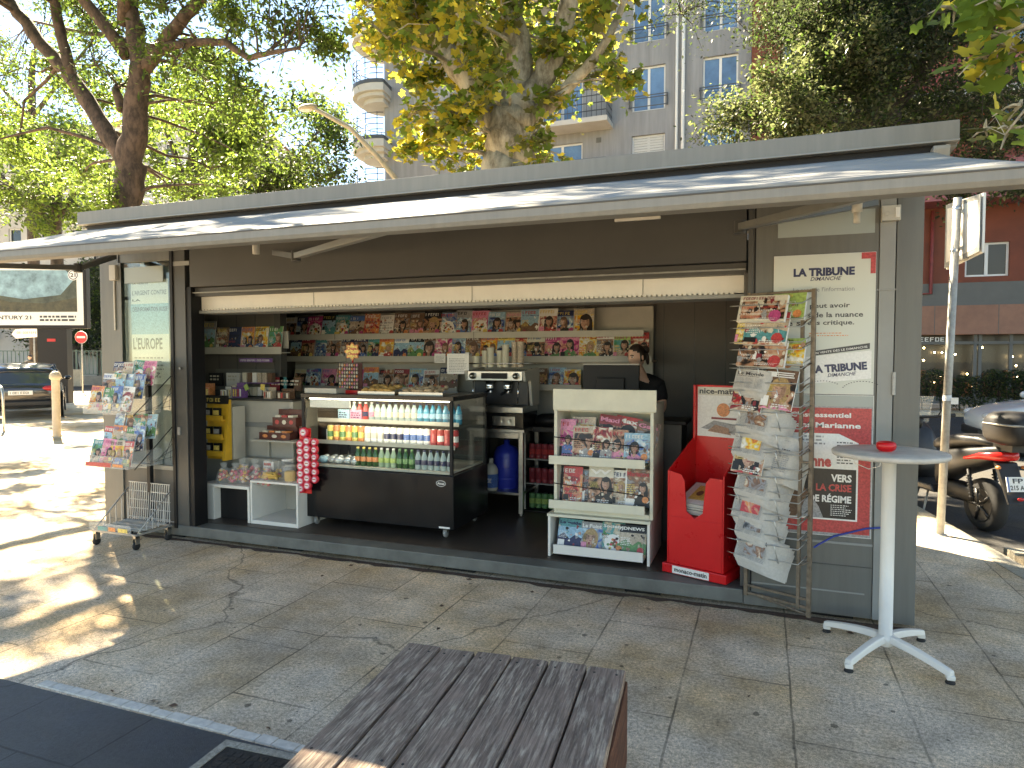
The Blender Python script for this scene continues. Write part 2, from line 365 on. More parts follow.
g=G(); r2=random.Random(9); top=[];bot=[]
for i in range(80): x=-5.8+i*.0843; top.append((x,4.62)); bot.append((x,4.585-r2.uniform(0,.05)-(.05 if x>.3 else 0)*r2.random()))
for i in range(79): g.add([(top[i][0],top[i][1],.003),(bot[i][0],bot[i][1],.003),(bot[i+1][0],bot[i+1][1],.003),(top[i+1][0],top[i+1][1],.003)],[(0,1,2,3)],'dirt')
g.build('dirt_strip',kind='structure')
g=G()
for i in range(26):
    x=r2.uniform(-5.5,2); y=r2.choice([4.5-abs(r2.gauss(0,.05)),r2.uniform(2.4,4.4),2.36]) ; a=r2.uniform(0,6.28); q=r2.uniform(.012,.03)
    g.add([(x+q*math.cos(a),y+q*math.sin(a),.008),(x+q*.5*math.cos(a+1.6),y+q*.5*math.sin(a+1.6),.014),(x-q*math.cos(a),y-q*math.sin(a),.007),(x+q*.5*math.cos(a-1.6),y+q*.5*math.sin(a-1.6),.006)],[(0,1,2,3)],r2.choice(['dirt','bark_l']) if 0 else 'dirt')
o=g.build('leaf_litter',kind='stuff'); o['label']='small dry leaf scraps scattered over the paving'; o['category']='leaf litter'
# dark manhole cover in the slate
M('iron',(.03,.028,.026),.6,metal=.3,noise=(30,.4),bump=.3,bscale=90)
mc=PZ(236,800,0); t=thing('manhole_cover','dark square iron cover with a pale frame let into the black slabs','manhole cover',(mc.x,mc.y,.004),R_(3))
g=G(); g.box(-.26,-.26,0,.26,.26,.006,'iron')
for i in range(12):
    for j in range(12): g.box(-.23+i*.04,-.23+j*.04,.006,-.200+i*.04,-.200+j*.04,.0075,'iron')
g.build('cover_plate',t,local=True)
g=G()
for a in ((-.30,-.30,.30,-.262),(-.30,.262,.30,.30),(-.30,-.262,-.262,.262),(.262,-.262,.30,.262)): g.box(a[0],a[1],0,a[2],a[3],.009,'kerbstone')
g.build('frame',t,local=True)

# ---------------------------------------------------------------- the kiosk
YF=4.61; XL=-5.86; XR=.872; YB=7.0
KL=Vector((-2.49,YF,0))
K=thing('newspaper_kiosk','long grey metal newspaper kiosk with an open front and a pale awning','kiosk',KL)
def kb(name,g,bevel=.004,label=None):
    o=g.build(name,K,bevel=bevel)
    if label: o['label']=label
    return o
g=G(); g.box(XL,YF,.035,-.108,YB,.128,'sill_grey'); g.box(-.108,YF+.07,.035,XR-.05,YB-.01,.128,'sill_grey') 
for x in (-5.2,-3.9,-2.3,-.9,.3): g.box(x,YF+.06,0,x+.25,YF+.3,.035,'black')
kb('platform',g,.006)
g=G(); g.box(-4.93,YF+.16,.129,-.1,YB-.06,.133,'floor_brown'); kb('floor_mat',g,0)
g=G(); g.box(XL+.03,YB-.05,.134,XR-.03,YB,2.78,'inner_wall')
for i in range(22): g.box(XL+.1+i*.3,YB-.056,.2,XL+.11+i*.3,YB-.05,2.7,'grey_paint_dark')
kb('back_wall',g,0)
g=G(); g.box(XR-.04,YF+.06,.035,XR-.005,YB,2.78,'grey_paint'); kb('side_wall',g)
g=G(); g.box(XL+.002,YF+.5,.134,XL+.04,YB,2.78,'grey_paint'); kb('side_wall',g)
g=G(); g.box(-.13,YF+.05,.134,-.09,YB-.06,2.2,'inner_wall'); kb('inner_partition',g)
g=G(); g.box(-5.82,5.80,.134,-4.80,5.84,2.2,'inner_wall'); g.box(-4.80,5.74,.134,-4.72,5.84,2.2,'grey_paint_dark')
for i in range(4): g.box(-5.6+i*.25,5.795,.2,-5.59+i*.25,5.8,2.15,'grey_paint_dark')
kb('inner_partition',g)
g=G(); g.box(XL+.05,YF+.2,2.2,XR-.05,YB-.05,2.23,'off_white'); kb('ceiling',g,0)
# left glazed bay
g=G()
M('bay_grey',(.075,.074,.068),.5,noise=(2,.15),streak=1); g.box(XL,YF,.128,-5.62,YF+.06,2.66,'grey_paint'); g.box(-5.62,YF+.015,.128,-4.99,YF+.06,.62,'bay_grey')
g.box(-5.62,YF+.01,.62,-4.99,YF+.06,.66,'grey_paint_light'); g.box(-5.62,YF+.01,2.52,-4.99,YF+.06,2.66,'grey_paint')
g.box(-4.99,YF-.012,.1,-4.955,YF+.06,2.66,'black'); g.box(-5.625,YF-.006,1.3,-5.585,YF,2.52,'grey_paint')
g.box(XL,YF+.06,.128,XL+.06,YF+.5,.9,'grey_paint_light'); g.box(XL,YF+.44,.9,XL+.06,YF+.5,2.66,'grey_paint_light')
kb('left_bay_frame',g)
g=G(); g.box(-5.62,YF+.03,.66,-4.99,YF+.038,2.52,'glass'); kb('glass_pane',g,0)
g=G(); g.box(XL+.02,YF+.06,.9,XL+.028,YF+.44,2.52,'glass'); kb('glass_pane',g,0)
g=G(); g.box(-5.8,YF+.20,.2,-5.06,YF+.30,2.5,'grey_paint_light'); kb('back_board',g)
g=G(); g.box(-5.70,YF-.035,2.36,-5.62,YF,2.50,'off_white'); g.box(-5.68,YF-.012,1.9,-5.66,YF,2.36,'off_white'); kb('junction_box',g)
# post between bay and opening
g=G(); g.box(-4.955,YF,.128,-4.82,YF+.16,2.66,'grey_paint_dark'); g.box(-4.82,YF+.01,.128,-4.765,YF+.16,2.27,'black')
g.box(-4.955,YF-.003,2.46,-4.765,YF,2.50,'grey_paint_light')
kb('door_post',g)
g=G(); g.box(-4.93,YF-.01,.95,-4.90,YF,1.02,'galv'); kb('latch',g,0)
g=G(); g.lathe([(.012,-.02),(.012,0)],'galv',(-4.88,YF,1.55),10,'y'); kb('lock',g,0)
# header over the opening
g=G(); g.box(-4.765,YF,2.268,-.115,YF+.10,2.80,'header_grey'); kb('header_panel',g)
g=G(); g.box(-4.765,YF+.055,2.19,-.115,YF+.12,2.264,'grey_paint_dark'); g.box(-4.765,YF+.03,2.215,-.12,YF+.055,2.225,'galv')
kb('shutter_guide',g,.002)
g=G(); g.box(-4.765,YF+.13,2.075,-.125,YF+.33,2.262,'white_paint'); g.box(-4.765,YF+.10,2.04,-.125,YF+.34,2.066,'grey_paint_light')
for x in (-3.55,-2.1,-.8): g.box(x,YF+.127,2.08,x+.004,YF+.13,2.26,'grey_paint_dark')
kb('shutter_box',g,.003)
g=G(); x=-4.74
while x<-.2: g.box(x,YF+.112,2.0675,x+.022,YF+.128,2.0815,'white_paint'); x+=.034
kb('perforated_strip',g,0)
g=G(); g.box(-4.74,YF+.30,2.045,-.2,YF+.33,2.07,'off_white'); kb('ceiling_rail',g,0)
g=G(); g.box(-.97,YF-.022,2.572,-.66,YF,2.592,'white_paint'); kb('lamp_strip',g)
# right wall
g=G(); g.box(-.105,YF,.035,.64,YF+.06,2.80,'grey_paint'); g.box(.643,YF-.006,.035,.728,YF+.06,2.80,'grey_paint_light')
g.box(.733,YF-.008,.028,XR,YF+.06,2.80,'grey_paint'); g.box(.728,YF+.01,.035,.733,YF+.06,2.7,'black')
g.box(-.06,YF-.004,.18,.60,YF,.19,'grey_paint_light'); g.box(.06,YF-.006,.485,.64,YF-.001,.50,'grey_paint_light'); g.box(.06,YF-.005,.35,.64,YF-.001,.355,'grey_paint_dark')
g.box(-.105,YF-.012,.128,-.075,YF-.001,2.66,'grey_paint_dark'); g.box(-.068,YF-.006,.128,-.058,YF-.001,2.66,'black')
g.box(.63,YF-.01,2.05,.735,YF-.004,2.06,'grey_paint_light')
kb('right_wall',g,.003)
g=G(); g.box(.645,YF-.045,2.46,.745,YF-.008,2.55,'off_white'); g.box(.715,YF-.05,2.475,.738,YF-.045,2.535,'white_paint'); g.lathe([(.012,-.012),(.012,0)],'off_white',(.672,YF-.04,2.50),10,'y'); kb('alarm_box',g)
g=G(); g.box(.715,YF-.02,.72,.755,YF-.006,.82,'galv'); kb('hinge',g)
g=G(); g.box(.722,YF-.02,1.42,.742,YF-.006,1.56,'galv'); kb('hinge',g)
g=G(); g.rect(.07,2.40,.615,2.545,YF-.003,'grey_pane' if 'grey_pane' in MATS else M('grey_pane',(.33,.37,.35),.25)); g.box(.07,YF-.002,2.40,.615,YF-.001,2.545,'grey_pane'); kb('frosted_pane',g,0)
# roof, parapet
g=G(); g.box(-6.04,YF+.04,2.86,.96,YB+.05,2.89,'black'); g.box(-5.95,YF+.065,2.66,.86,YF+.16,2.859,'black'); g.box(-6.04,YF+.0215,2.70,.98,YF+.039,2.97,'black'); kb('roof',g)  # also holds added black strips that block sky and darken the parapet gap
g=G(); g.box(-6.1,YF-.03,2.905,1.035,YF+.02,3.015,'parapet_grey'); g.box(-6.1,YF-.045,2.892,1.035,YF+.02,2.904,'grey_paint_light')
g.box(.995,YF+.022,2.875,1.035,YB+.1,3.015,'parapet_grey'); g.box(-6.1,YF+.022,2.875,-6.06,YB+.1,3.015,'parapet_grey'); g.box(-6.06,YB+.06,2.875,.995,YB+.1,3.015,'parapet_grey')
kb('parapet',g,.004)
g=G(); g.prism([(YF-.02,2.74),(YF+.10,2.74),(YF+.10,2.87),(YF-.06,2.87),(YF-.06,2.85)],'x',.90,.985,'grey_paint_light'); kb('gutter_end',g)
# awning: cassette, fabric, front bar, folding arms
AX0,AX1=-5.95,.90; AY0,AZ0=YF-.08,2.828; AY1,AZ1=2.86,2.325
g=G(); g.box(AX0,YF-.06,2.67,AX1,YF-.003,2.80,'black'); kb('awning_cassette',g)
g=G(); nx,ny=70,16; V=[]
for j in range(ny+1):
    v=j/ny
    for i in range(nx+1):
        u=i/nx; x=AX0+(AX1-AX0)*u; y=AY0+(AY1-AY0)*v; z=AZ0+(AZ1-AZ0)*v
        z-=.016*math.sin(math.pi*v)*(1+.25*math.sin(u*9))
        z+=.006*math.sin(math.pi*v)*math.sin(u*55+3*v)+.005*math.sin(math.pi*v)*math.sin(u*23-5*v)
        V.append((x,y,z))
g.add(V,[(j*(nx+1)+i,(j+1)*(nx+1)+i,(j+1)*(nx+1)+i+1,j*(nx+1)+i+1) for j in range(ny) for i in range(nx)],'awning_fabric',True)
o=kb('awning_fabric',g,0); md=o.modifiers.new('s','SOLIDIFY'); md.thickness=.003
g=G(); g.prism([(AY1+.03,2.318),(AY1-.045,2.318),(AY1-.06,2.305),(AY1-.062,2.262),(AY1-.05,2.243),(AY1+.03,2.243)],'x',AX0-.02,AX1+.02,'parapet_grey')
g.box(AX0-.02,AY1-.064,2.296,AX1+.02,AY1-.060,2.303,'grey_paint_dark')
kb('awning_front_bar',g,.003)
def arm(sh,el,en):
    g=G(); g.tube([sh,el],.035,'grey_paint_dark',4,smooth=False,flat=.8); g.tube([el,en],.032,'grey_paint',4,smooth=False,flat=.8)
    g.lathe([(.032,-.035),(.032,.035)],'grey_paint_dark',el,10); g.lathe([(.014,-.02),(.018,.0),(.014,.02)],'grey_paint',en,10)
    kb('awning_arm',g,.002)
arm((.60,YF-.10,2.56),tuple(PY(740,227,3.9)),(.40,AY1+.06,2.275))
arm((-3.75,YF-.10,2.50),tuple(PY(296,256,3.8)),(-1.75,AY1+.06,2.275))
arm((-5.55,YF-.10,2.56),tuple(PY(78,268,3.9)),(-5.2,AY1+.06,2.275))
g=G(); p=PY(256,243,3.5); g.tube([p+Vector((0,0,.04)),p-Vector((0,0,.07))],.022,'off_white'); kb('crank_socket',g,0)
g=G(); p=PY(857,212,3.4); g.tube([p+Vector((0,0,.06)),p],.022,'off_white'); g.tube([p,p-Vector((0,0,.05))],.014,'off_white'); kb('crank_socket',g,0)
# posters
def KP(px,py): p=PY(px,py,YF); return p.x,p.z
def P4(a,b,c,d): return 0
y1,y2,y3,y4=YF-.010,YF-.0112,YF-.0122,YF-.0132
g=G(); g.box(.05,YF-.009,1.42,.625,YF-.006,2.285,'ink_white'); g.rect(.052,1.42,.623,2.283,y1,'ink_cream' if 0 else 'ink_white')
M('poster_white',(.60,.62,.55),.35); g.rect(.052,1.422,.623,2.283,y2,'poster_white')
g.poly([(.565,2.283),(.623,2.283),(.623,2.155),(.595,2.155),(.595,2.245),(.545,2.245),(.545,2.283)],y3,I('red'))
g.text('LA TRIBUNE',.165,2.15,.345,.052,y3,I('navy'),.055); g.text('DIMANCHE',.262,2.122,.175,.024,y4,I('navy'),.01,.3)
g.text("Le sens de l'information",.165,2.055,.345,.028,y3,I('grey'),.008)
g.text('peut avoir',.262,1.945,.225,.036,y3,I('ink'),.02); g.text("s de la nuance",.25,1.895,.31,.032,y3,I('ink'),.02); g.text('ens critique.',.25,1.84,.262,.036,y3,I('ink'),.02)
g.text('On',.10,1.945,.1,.036,y3,I('ink'),.02); g.text('le s',.12,1.845,.09,.036,y3,I('ink'),.02)
r3=random.Random(5); g.lines(.26,1.775,.49,1.805,y3,I('orange'),2,r3,.35)
g.poly([(.27,1.655),(.60,1.70),(.60,1.735),(.27,1.685)],y3,I('ink')); g.text('EN VENTE DÈS LE DIMANCHE',.29,1.666,.30,.016,y4,I('white'),.01,0,.137)
g.poly([(.24,1.48),(.61,1.52),(.61,1.69),(.24,1.65)],y3,I('white')); g.text('LA TRIBUNE',.275,1.545,.315,.05,y4,I('navy'),.055,0,.09); g.text('DIMANCHE',.37,1.525,.16,.022,y4-.001,I('navy'),.01,.3,.09)
g.rect(.052,1.422,.20,1.50,y4,I('sky')); g.disc(.14,1.62,.03,.04,y4,I('orange'))
for cx_ in (.24,.46):
    for k in range(14):
        a=math.pi*.15+k*math.pi*.045; g.rect(cx_+.10-.12*math.cos(a),1.43+.07*math.sin(a),cx_+.108-.12*math.cos(a),1.434+.07*math.sin(a),y4,I('ink'))
o=kb('poster',g,0,'tall pale poster for a Sunday newspaper with navy lettering')
g=G(); g.box(.03,YF-.009,.535,.628,YF-.006,1.415,'ink_white'); g.rect(.033,.538,.625,1.412,y1,I('grey')); g.rect(.033,1.345,.625,1.412,y2,'grey_pane')
g.rect(.04,.555,.618,1.335,y2,I('red'))
g.text("C'est essentiel",.16,1.275,.345,.032,y3,I('white'),.03); g.text('dans Marianne',.16,1.21,.40,.034,y3,I('white'),.03)
g.poly([(.09,1.175),(.44,1.175),(.55,1.12),(.55,.635),(.09,.635)],y3,I('white'))
g.lines(.22,1.10,.40,1.165,y4,I('grey'),3,r3,.5); g.lines(.43,.985,.53,1.13,y4,I('ink'),8,r3,.4)
g.text('Marianne',.115,.965,.285,.075,y4,I('red'),.05)
g.rect(.10,.645,.54,.955,y4,I('black')); y5=y4-.001
g.poly([(.10,.645),(.25,.645),(.33,.70),(.25,.83),(.18,.955),(.10,.955)],y5,I('brown')); g.poly([(.20,.645),(.36,.645),(.33,.72),(.27,.80),(.24,.72)],y5-.001,I('grey'))
g.text('VERS',.40,.875,.115,.048,y5,I('white'),.035); g.text('LA CRISE',.315,.815,.20,.046,y5,I('red'),.035); g.text('DE RÉGIME',.275,.745,.24,.055,y5,I('white'),.035)
g.lines(.40,.66,.52,.735,y5,I('white'),6,r3,.35)
o=kb('poster',g,0,'red magazine poster with white capitals on a black cover')
g=G(); g.box(-5.53,YF+.05,1.40,-5.07,YF+.056,2.36,'ink_white'); yy=YF+.049
g.rect(-5.53,1.86,-5.07,2.14,yy,I('sky')); 
for i,(tt,zz,hh,mm,wd) in enumerate((('LA VÉRITÉ',2.32,.02,'grey',.2),("L'ARGENT CONTRE",2.22,.045,'grey',.42),('LA',2.165,.02,'ink',.1),('DÉSINFORMATION RUSSE',2.07,.05,'navy',.43),("L'EUROPE",1.72,.11,'ink',.36))):
    g.text(tt,-5.51,zz,wd,hh,yy-.001,I(mm),.02)
g.lines(-5.5,1.45,-5.1,1.66,yy-.001,I('grey'),6,r3,.4)
kb('poster',g,0,'pale newspaper poster behind the left glass')
g=G(); g.box(-5.56,YF+.012,2.33,-5.09,YF+.02,2.475,'ink_white' if 0 else 'grey_pane'); kb('frosted_pane',g,0)
# blue cable
M('cable_blue',(.02,.05,.3),.5); g=G(); g.tube([(.30,4.42,.50),(.33,4.5,.50),(.42,YF-.02,.535),(.60,YF-.02,.60),(.73,YF-.02,.62)],.006,'cable_blue',6); kb('blue_cable',g,0)

# ================================================================ magazines
GLYPH=[.5,.6,.7,.45,.62]
def fake_title(g,x0,z0,w,h,y,m,r,n=None):
    """letter-like strokes too small to read"""
    n=n or max(3,int(w/h*1.1)); cw=w/n
    for i in range(n):
        x=x0+i*cw; k=r.randrange(4); t=cw*.22
        g.rect(x,z0,x+t,z0+h,y,m)
        if k!=0: g.rect(x+t,z0+h*.82,x+cw*.75,z0+h,y,m)
        if k in (1,2): g.rect(x+t,z0+h*.42,x+cw*.65,z0+h*.58,y,m)
        if k in (2,3): g.rect(x+t,z0,x+cw*.75,z0+h*.16,y,m)
        if k==3: g.rect(x+cw*.6,z0,x+cw*.78,z0+h,y,m)
def portrait(g,cx,cz,s,y,r,hair=None,cloth=None,skin='skin'):
    hair=hair or r.choice(['hair','hair','brown','blond','black']); cloth=cloth or r.choice(['white','black','red','blue','pink','beige','navy','green','grey'])
    k=.0005
    g.disc(cx+s*.04,cz-s*.15,s*.52,s*.75,y,I(hair),12)
    g.poly([(cx-s*1.0,cz-s*2.2),(cx+s*1.0,cz-s*2.2),(cx+s*.85,cz-s*1.15),(cx+s*.3,cz-s*.8),(cx-s*.3,cz-s*.8),(cx-s*.85,cz-s*1.15)],y-k,I(cloth))
    g.poly([(cx-s*.16,cz-s*.95),(cx+s*.16,cz-s*.95),(cx+s*.14,cz-s*.4),(cx-s*.14,cz-s*.4)],y-2*k,I('tan'))
    g.disc(cx,cz-s*.08,s*.36,s*.48,y-3*k,I(skin),12)
    g.disc(cx-s*.02,cz+s*.30,s*.38,s*.22,y-4*k,I(hair),10)
    g.poly([(cx+s*.08,cz+s*.35),(cx+s*.36,cz+s*.1),(cx+s*.30,cz-s*.35),(cx+s*.05,cz-s*.54),(cx+s*.13,cz-s*.1)],y-3.5*k,I('tan'))
    g.rect(cx-s*.2,cz-.01*s,cx-s*.07,cz+s*.035,y-4*k,I('brown')); g.rect(cx+s*.07,cz-.01*s,cx+s*.2,cz+s*.035,y-4*k,I('brown')); g.rect(cx-s*.09,cz-s*.32,cx+s*.09,cz-s*.28,y-4*k,I('dark_red'))
    sgn=r.choice((-1,1)); g.poly([(cx+sgn*s*.2,cz+s*.5),(cx+sgn*s*.55,cz+s*.1),(cx+sgn*s*.6,cz-s*.9),(cx+sgn*s*.34,cz-s*1.1),(cx+sgn*s*.33,cz)],y-4.5*k,I(hair))
BGN={'white':'white','cream':'cream','red':'red','dark_red':'dark red','pink':'pink','magenta':'magenta','orange':'orange','yellow':'yellow','blue':'blue','sky':'pale blue','teal':'teal','navy':'navy','green':'green','lime':'lime green','purple':'purple','brown':'brown','grey':'grey','black':'black','beige':'beige'}
def cover(g,w,h,t,r,bg=None,motif=None,title=None,tcol=None,real=None):
    """magazine standing on z=0, centred on x=0, cover facing -y at y=-t"""
    bg=bg or r.choice(['white','white','cream','red','dark_red','pink','sky','blue','navy','beige','yellow','black','green','teal','grey','orange','magenta','brown'])
    motif=motif or r.choice(['one','one','one','two','food','land','face','text'])
    g.box(-w/2,-t,0,w/2,0,h,I('white')); y=-t-.0006; k=.0006
    g.rect(-w/2,0,w/2,h,y,I(bg)); y-=k
    pm={'white':(2,6),'cream':(0,6),'red':(7,2),'dark_red':(7,0),'pink':(5,),'magenta':(5,),'orange':(4,7),'yellow':(4,),'blue':(1,),'sky':(1,),'teal':(3,1),'navy':(1,6),'green':(3,),'lime':(3,4),'purple':(5,1),'brown':(0,6),'grey':(6,1),'black':(6,0),'beige':(0,4)}[bg]
    if motif!='text' or r.random()<.4:
        e1=r.choice((0,.0,.06))*w; top_=h*r.choice((.72,.78,1.0,.78)); g.rect(-w/2+e1,0 if e1==0 else .1*h,w/2-e1*.3,top_,y,'photo_print_%d'%r.choice(pm)); y-=k
    i0=len(g.v)
    if motif=='one': portrait(g,r.uniform(-.15,.2)*w,h*r.uniform(.5,.62),w*r.uniform(.34,.45),y,r)
    elif motif=='face': portrait(g,r.uniform(-.08,.1)*w,h*.52,w*.62,y,r)
    elif motif=='two': portrait(g,-.2*w,h*.48,w*.32,y,r); portrait(g,.22*w,h*.52,w*.34,y-.0028,r)
    elif motif=='food':
        g.disc(0,h*.36,w*.38,w*.38,y,I('white'),16)
        for i in range(16):
            a=r.uniform(0,6.28); q=r.uniform(0,.26)*w; g.disc(q*math.cos(a),h*.36+q*math.sin(a),w*.07,w*.06,y-.0005-.00003*i,I(r.choice(['orange','yellow','brown','green','red','cream'])),7)
    elif motif=='land':
        g.rect(-w*.5,h*.3,w*.5,h*.75,y,I(r.choice(['sky','sky','beige'])))
        g.poly([(-w*.5,h*.1),(w*.5,h*.1),(w*.5,h*.42),(w*.2,h*.5),(0,h*.36),(-w*.25,h*.55),(-w*.5,h*.4)],y-.0005,I(r.choice(['green','brown','teal','navy'])))
    elif motif=='text':
        for i in range(5): fake_title(g,-w*.42,h*(.62-i*.12),w*r.uniform(.5,.8),h*.07,y,I(r.choice(['red','black','white','navy'])),r)
    pal=['tan','beige','hair','cream','brown','grey','dark_red','white','skin']+[bg]*3
    for i in range(14):
        a=r.uniform(-.48,.48)*w; b=h*(r.uniform(.02,.45) if motif in('one','face','two') else r.uniform(.05,.8)); q=r.uniform(.02,.075)*w
        g.poly([(a+q*r.uniform(.5,1.5)*math.cos(k2),b+q*r.uniform(.5,1.8)*math.sin(k2)) for k2 in (.3,1.5,2.6,3.9,5.2)],y-.0035-.00008*i,I(r.choice(pal)))
    for i in range(i0,len(g.v)):
        v=g.v[i]; g.v[i]=Vector((min(max(v.x,-w/2),w/2),v.y,min(max(v.z,0),h)))
    y-=.0062
    tc=tcol or ('white' if bg in('red','dark_red','navy','black','blue','green','teal','brown','purple','magenta') else r.choice(['red','red','black','magenta','blue','yellow']))
    if real: g.text(real,-w*.44,h*.80,w*.86,h*.13,y,I(tc),.035)
    else: fake_title(g,-w*.42,h*.82,w*r.uniform(.55,.84),h*.11,y,I(tc),r)
    if r.random()<.6: g.rect(-w*.46,h*.06,-w*.46+w*r.uniform(.2,.35),h*r.uniform(.2,.34),y,I(r.choice(['yellow','red','white','pink','black'])))
    if r.random()<.5: g.disc(w*.3,h*.2,w*.13,w*.13,y,I(r.choice(['yellow','red','orange','magenta'])),10)
    g.lines(-w*.44,h*r.uniform(.3,.45),-w*.05,h*.6,y,I(r.choice(['white','white','black','yellow'])),5,r,.42) if motif!='text' else None
    g.lines(-w*.1,h*.04,w*.44,h*.14,y,I(r.choice(['white','yellow','black'])),2,r,.5)
    mo={'one':'a portrait','face':'a close face','two':'two people','food':'food','land':'a landscape','text':'big headlines'}[motif]
    return BGN[bg],mo
def magazine(loc,w,h,rz=0,lean=-.12,r=rng,label='',group='',bg=None,motif=None,real=None,tcol=None,t=.006,roll=0,cat='magazine',name='magazine'):
    g=G(); d=cover(g,w,h,t,r,bg,motif,None,tcol,real)
    o=g.build(name,local=True); o.location=loc; o.rotation_euler=(lean,roll,rz)
    tag(o,label.format(bg=d[0],mo=d[1]),cat,group); return o

# ---- back wall shelving
S=thing('magazine_shelving','long pale wall shelving with magazine rows across the back of the kiosk','shelving',(-3.2,6.6,.134))
def shelf(x0,x1,z,nm='shelf',y0=6.60,y1=6.93,lab=None,seams=()):
    g=G(); g.box(x0,y0,z-.012,x1,y1,z,'off_white'); g.box(x0,y0-.012,z-.02,x1,y0,z+.045,'off_white')
    for s_ in seams: g.box(s_,y0-.0135,z-.02,s_+.005,y0-.012,z+.045,'grey_paint_dark')
    o=g.build(nm,S,bevel=.003); 
    if lab:o['label']=lab
shelf(-5.52,-1.10,1.87,lab='top shelf of the back wall',seams=(-4.65,-2.9)); shelf(-5.45,-1.02,1.615,lab='middle shelf of the back wall',seams=(-4.5,-3.3,-2.85))
shelf(-2.48,-1.72,1.325,lab='short lower shelf beside the coffee machine')
shelf(-5.40,-3.1,1.27,lab='lower shelf behind the chilled counter')
g=G()
for x in (-5.44,-4.1,-2.9,-1.78,-1.06): g.box(x,6.90,.134,x+.04,6.94,2.18,'grey_paint_dark')
g.build('upright',S) if 0 else None
for x in (-5.44,-4.1,-2.9,-1.80,-1.08):
    g=G(); g.box(x,6.90,.134,x+.04,6.94,2.18,'grey_paint_dark'); g.build('upright',S,bevel=.002)
g=G(); g.box(-5.42,6.86,1.0,-1.05,6.90,2.16,'off_white'); g.build('back_panel',S)
def row(x0,x1,z,n,shelfname,y=6.66,w=.215,h=.275,spec={},h_j=.02,group='magazines on the back shelves'):
    for i in range(n):
        x=x0+(x1-x0)*(i+.5)/n+rng.uniform(-.01,.01)
        sp=spec.get(i,{})
        if sp.get('skip'): continue
        magazine((x,y+rng.uniform(0,.03)-.004*(i%2),z),w*rng.uniform(.9,1.05),h+rng.uniform(-h_j,h_j),rz=rng.uniform(-.05,.05),lean=-.2,roll=rng.uniform(-.03,.03),
            label='{bg} magazine with {mo} on the '+shelfname+', '+nth(i,n),group=group,**{k:v for k,v in sp.items() if k in('bg','motif','real','tcol')})
row(-5.46,-1.62,1.872,20,'top shelf',spec={3:dict(bg='black',motif='land',tcol='yellow'),5:dict(bg='blue'),6:dict(bg='red',motif='text',tcol='white'),7:dict(bg='white',motif='text',tcol='grey'),12:dict(bg='grey',motif='one'),13:dict(bg='pink',motif='food',tcol='red'),14:dict(bg='sky',motif='one',tcol='white'),15:dict(bg='beige',motif='two',tcol='pink'),16:dict(bg='sky',motif='land'),17:dict(bg='white',motif='one',tcol='yellow'),18:dict(bg='navy',motif='one',tcol='yellow'),19:dict(bg='beige',motif='face',tcol='yellow')})
row(-5.36,-1.06,1.618,24,'middle shelf',w=.2,spec={0:dict(bg='navy',motif='land'),1:dict(bg='dark_red',motif='one'),2:dict(bg='teal',motif='text'),3:dict(bg='white',motif='one'),15:dict(bg='yellow',motif='land'),16:dict(bg='dark_red',motif='two'),18:dict(bg='magenta',motif='one'),19:dict(bg='pink',motif='one'),20:dict(bg='yellow',motif='one'),21:dict(bg='white',motif='one',tcol='red'),22:dict(bg='lime',motif='one'),23:dict(bg='red',motif='two',tcol='yellow')})
row(-5.32,-3.15,1.275,11,'lower back shelf',w=.21,h=.25)
row(-2.46,-1.74,1.328,4,'short lower shelf',w=.19,h=.21,spec={0:dict(bg='cream',motif='text'),1:dict(bg='brown',motif='two'),2:dict(bg='sky',motif='one'),3:dict(bg='orange',motif='face')})
# loose covers clipped / leaning
def notice(loc,w,h,label,tx=None,rz=0,m='ink_white',gr=None):
    g=G(); g.box(-w/2,-.002,0,w/2,0,h,m)
    r=random.Random(hash(label)%99)
    if tx: g.text(tx,-w*.3,h*.84,w*.6,h*.08,-.003,I('ink'),.02)
    g.lines(-w*.4,h*.1,w*.4,h*.78,-.003,I('grey'),9,r,.4)
    o=g.build('notice',local=True); o.location=loc; o.rotation_euler.z=rz; tag(o,label,'notice',gr); return o
a=PY(458,374,6.0); notice(a,.235,.20,'white printed price list hanging above the coffee machine')
a=PY(440,363,6.45); notice(a,.13,.10,'small white note taped to the middle shelf edge left of the price list')

# ---- left closet: shelf, cupboard, low counters
t=thing('wall_shelf','pale single shelf with comics on the left partition inside the kiosk','shelf',(-5.2,5.72,1.70))
g=G(); g.box(-5.74,5.66,1.69,-4.64,5.80,1.70,'off_white'); g.box(-5.74,5.65,1.68,-4.64,5.66,1.755,'off_white'); g.build('shelf_board',t,bevel=.003)
g=G(); g.box(-5.7,5.785,1.74,-4.66,5.80,1.92,'off_white'); g.build('back_panel',t)
for i,(px,bg,mo) in enumerate(((207,'grey','land'),(221,'white','text'),(233,'navy','text'),(246,'orange','two'),(260,'beige','one'),(274,'green','one'))):
    a=PY(px,346,5.70); magazine((a.x,5.71,1.702),.17,.27 if i else .34,lean=-.15,label='{bg} comic with {mo} on the left wall shelf, '+nth(i,6),group='comics on the left partition shelf',bg=bg,motif=mo)
g=G(); g.box(-5.78,5.40,.134,-4.30,5.79,1.215,'off_white'); 
g.box(-5.78,5.36,1.215,-4.28,5.79,1.235,'grey_paint_dark'); g.box(-5.25,5.385,.95,-4.40,5.40,1.0,'grey_paint_light'); g.box(-4.32,5.37,.134,-4.28,5.40,1.215,'off_white')
o=g.build('tall_counter',bevel=.004); tag(o,'tall off-white counter with a dark top at the left inside the kiosk','counter')
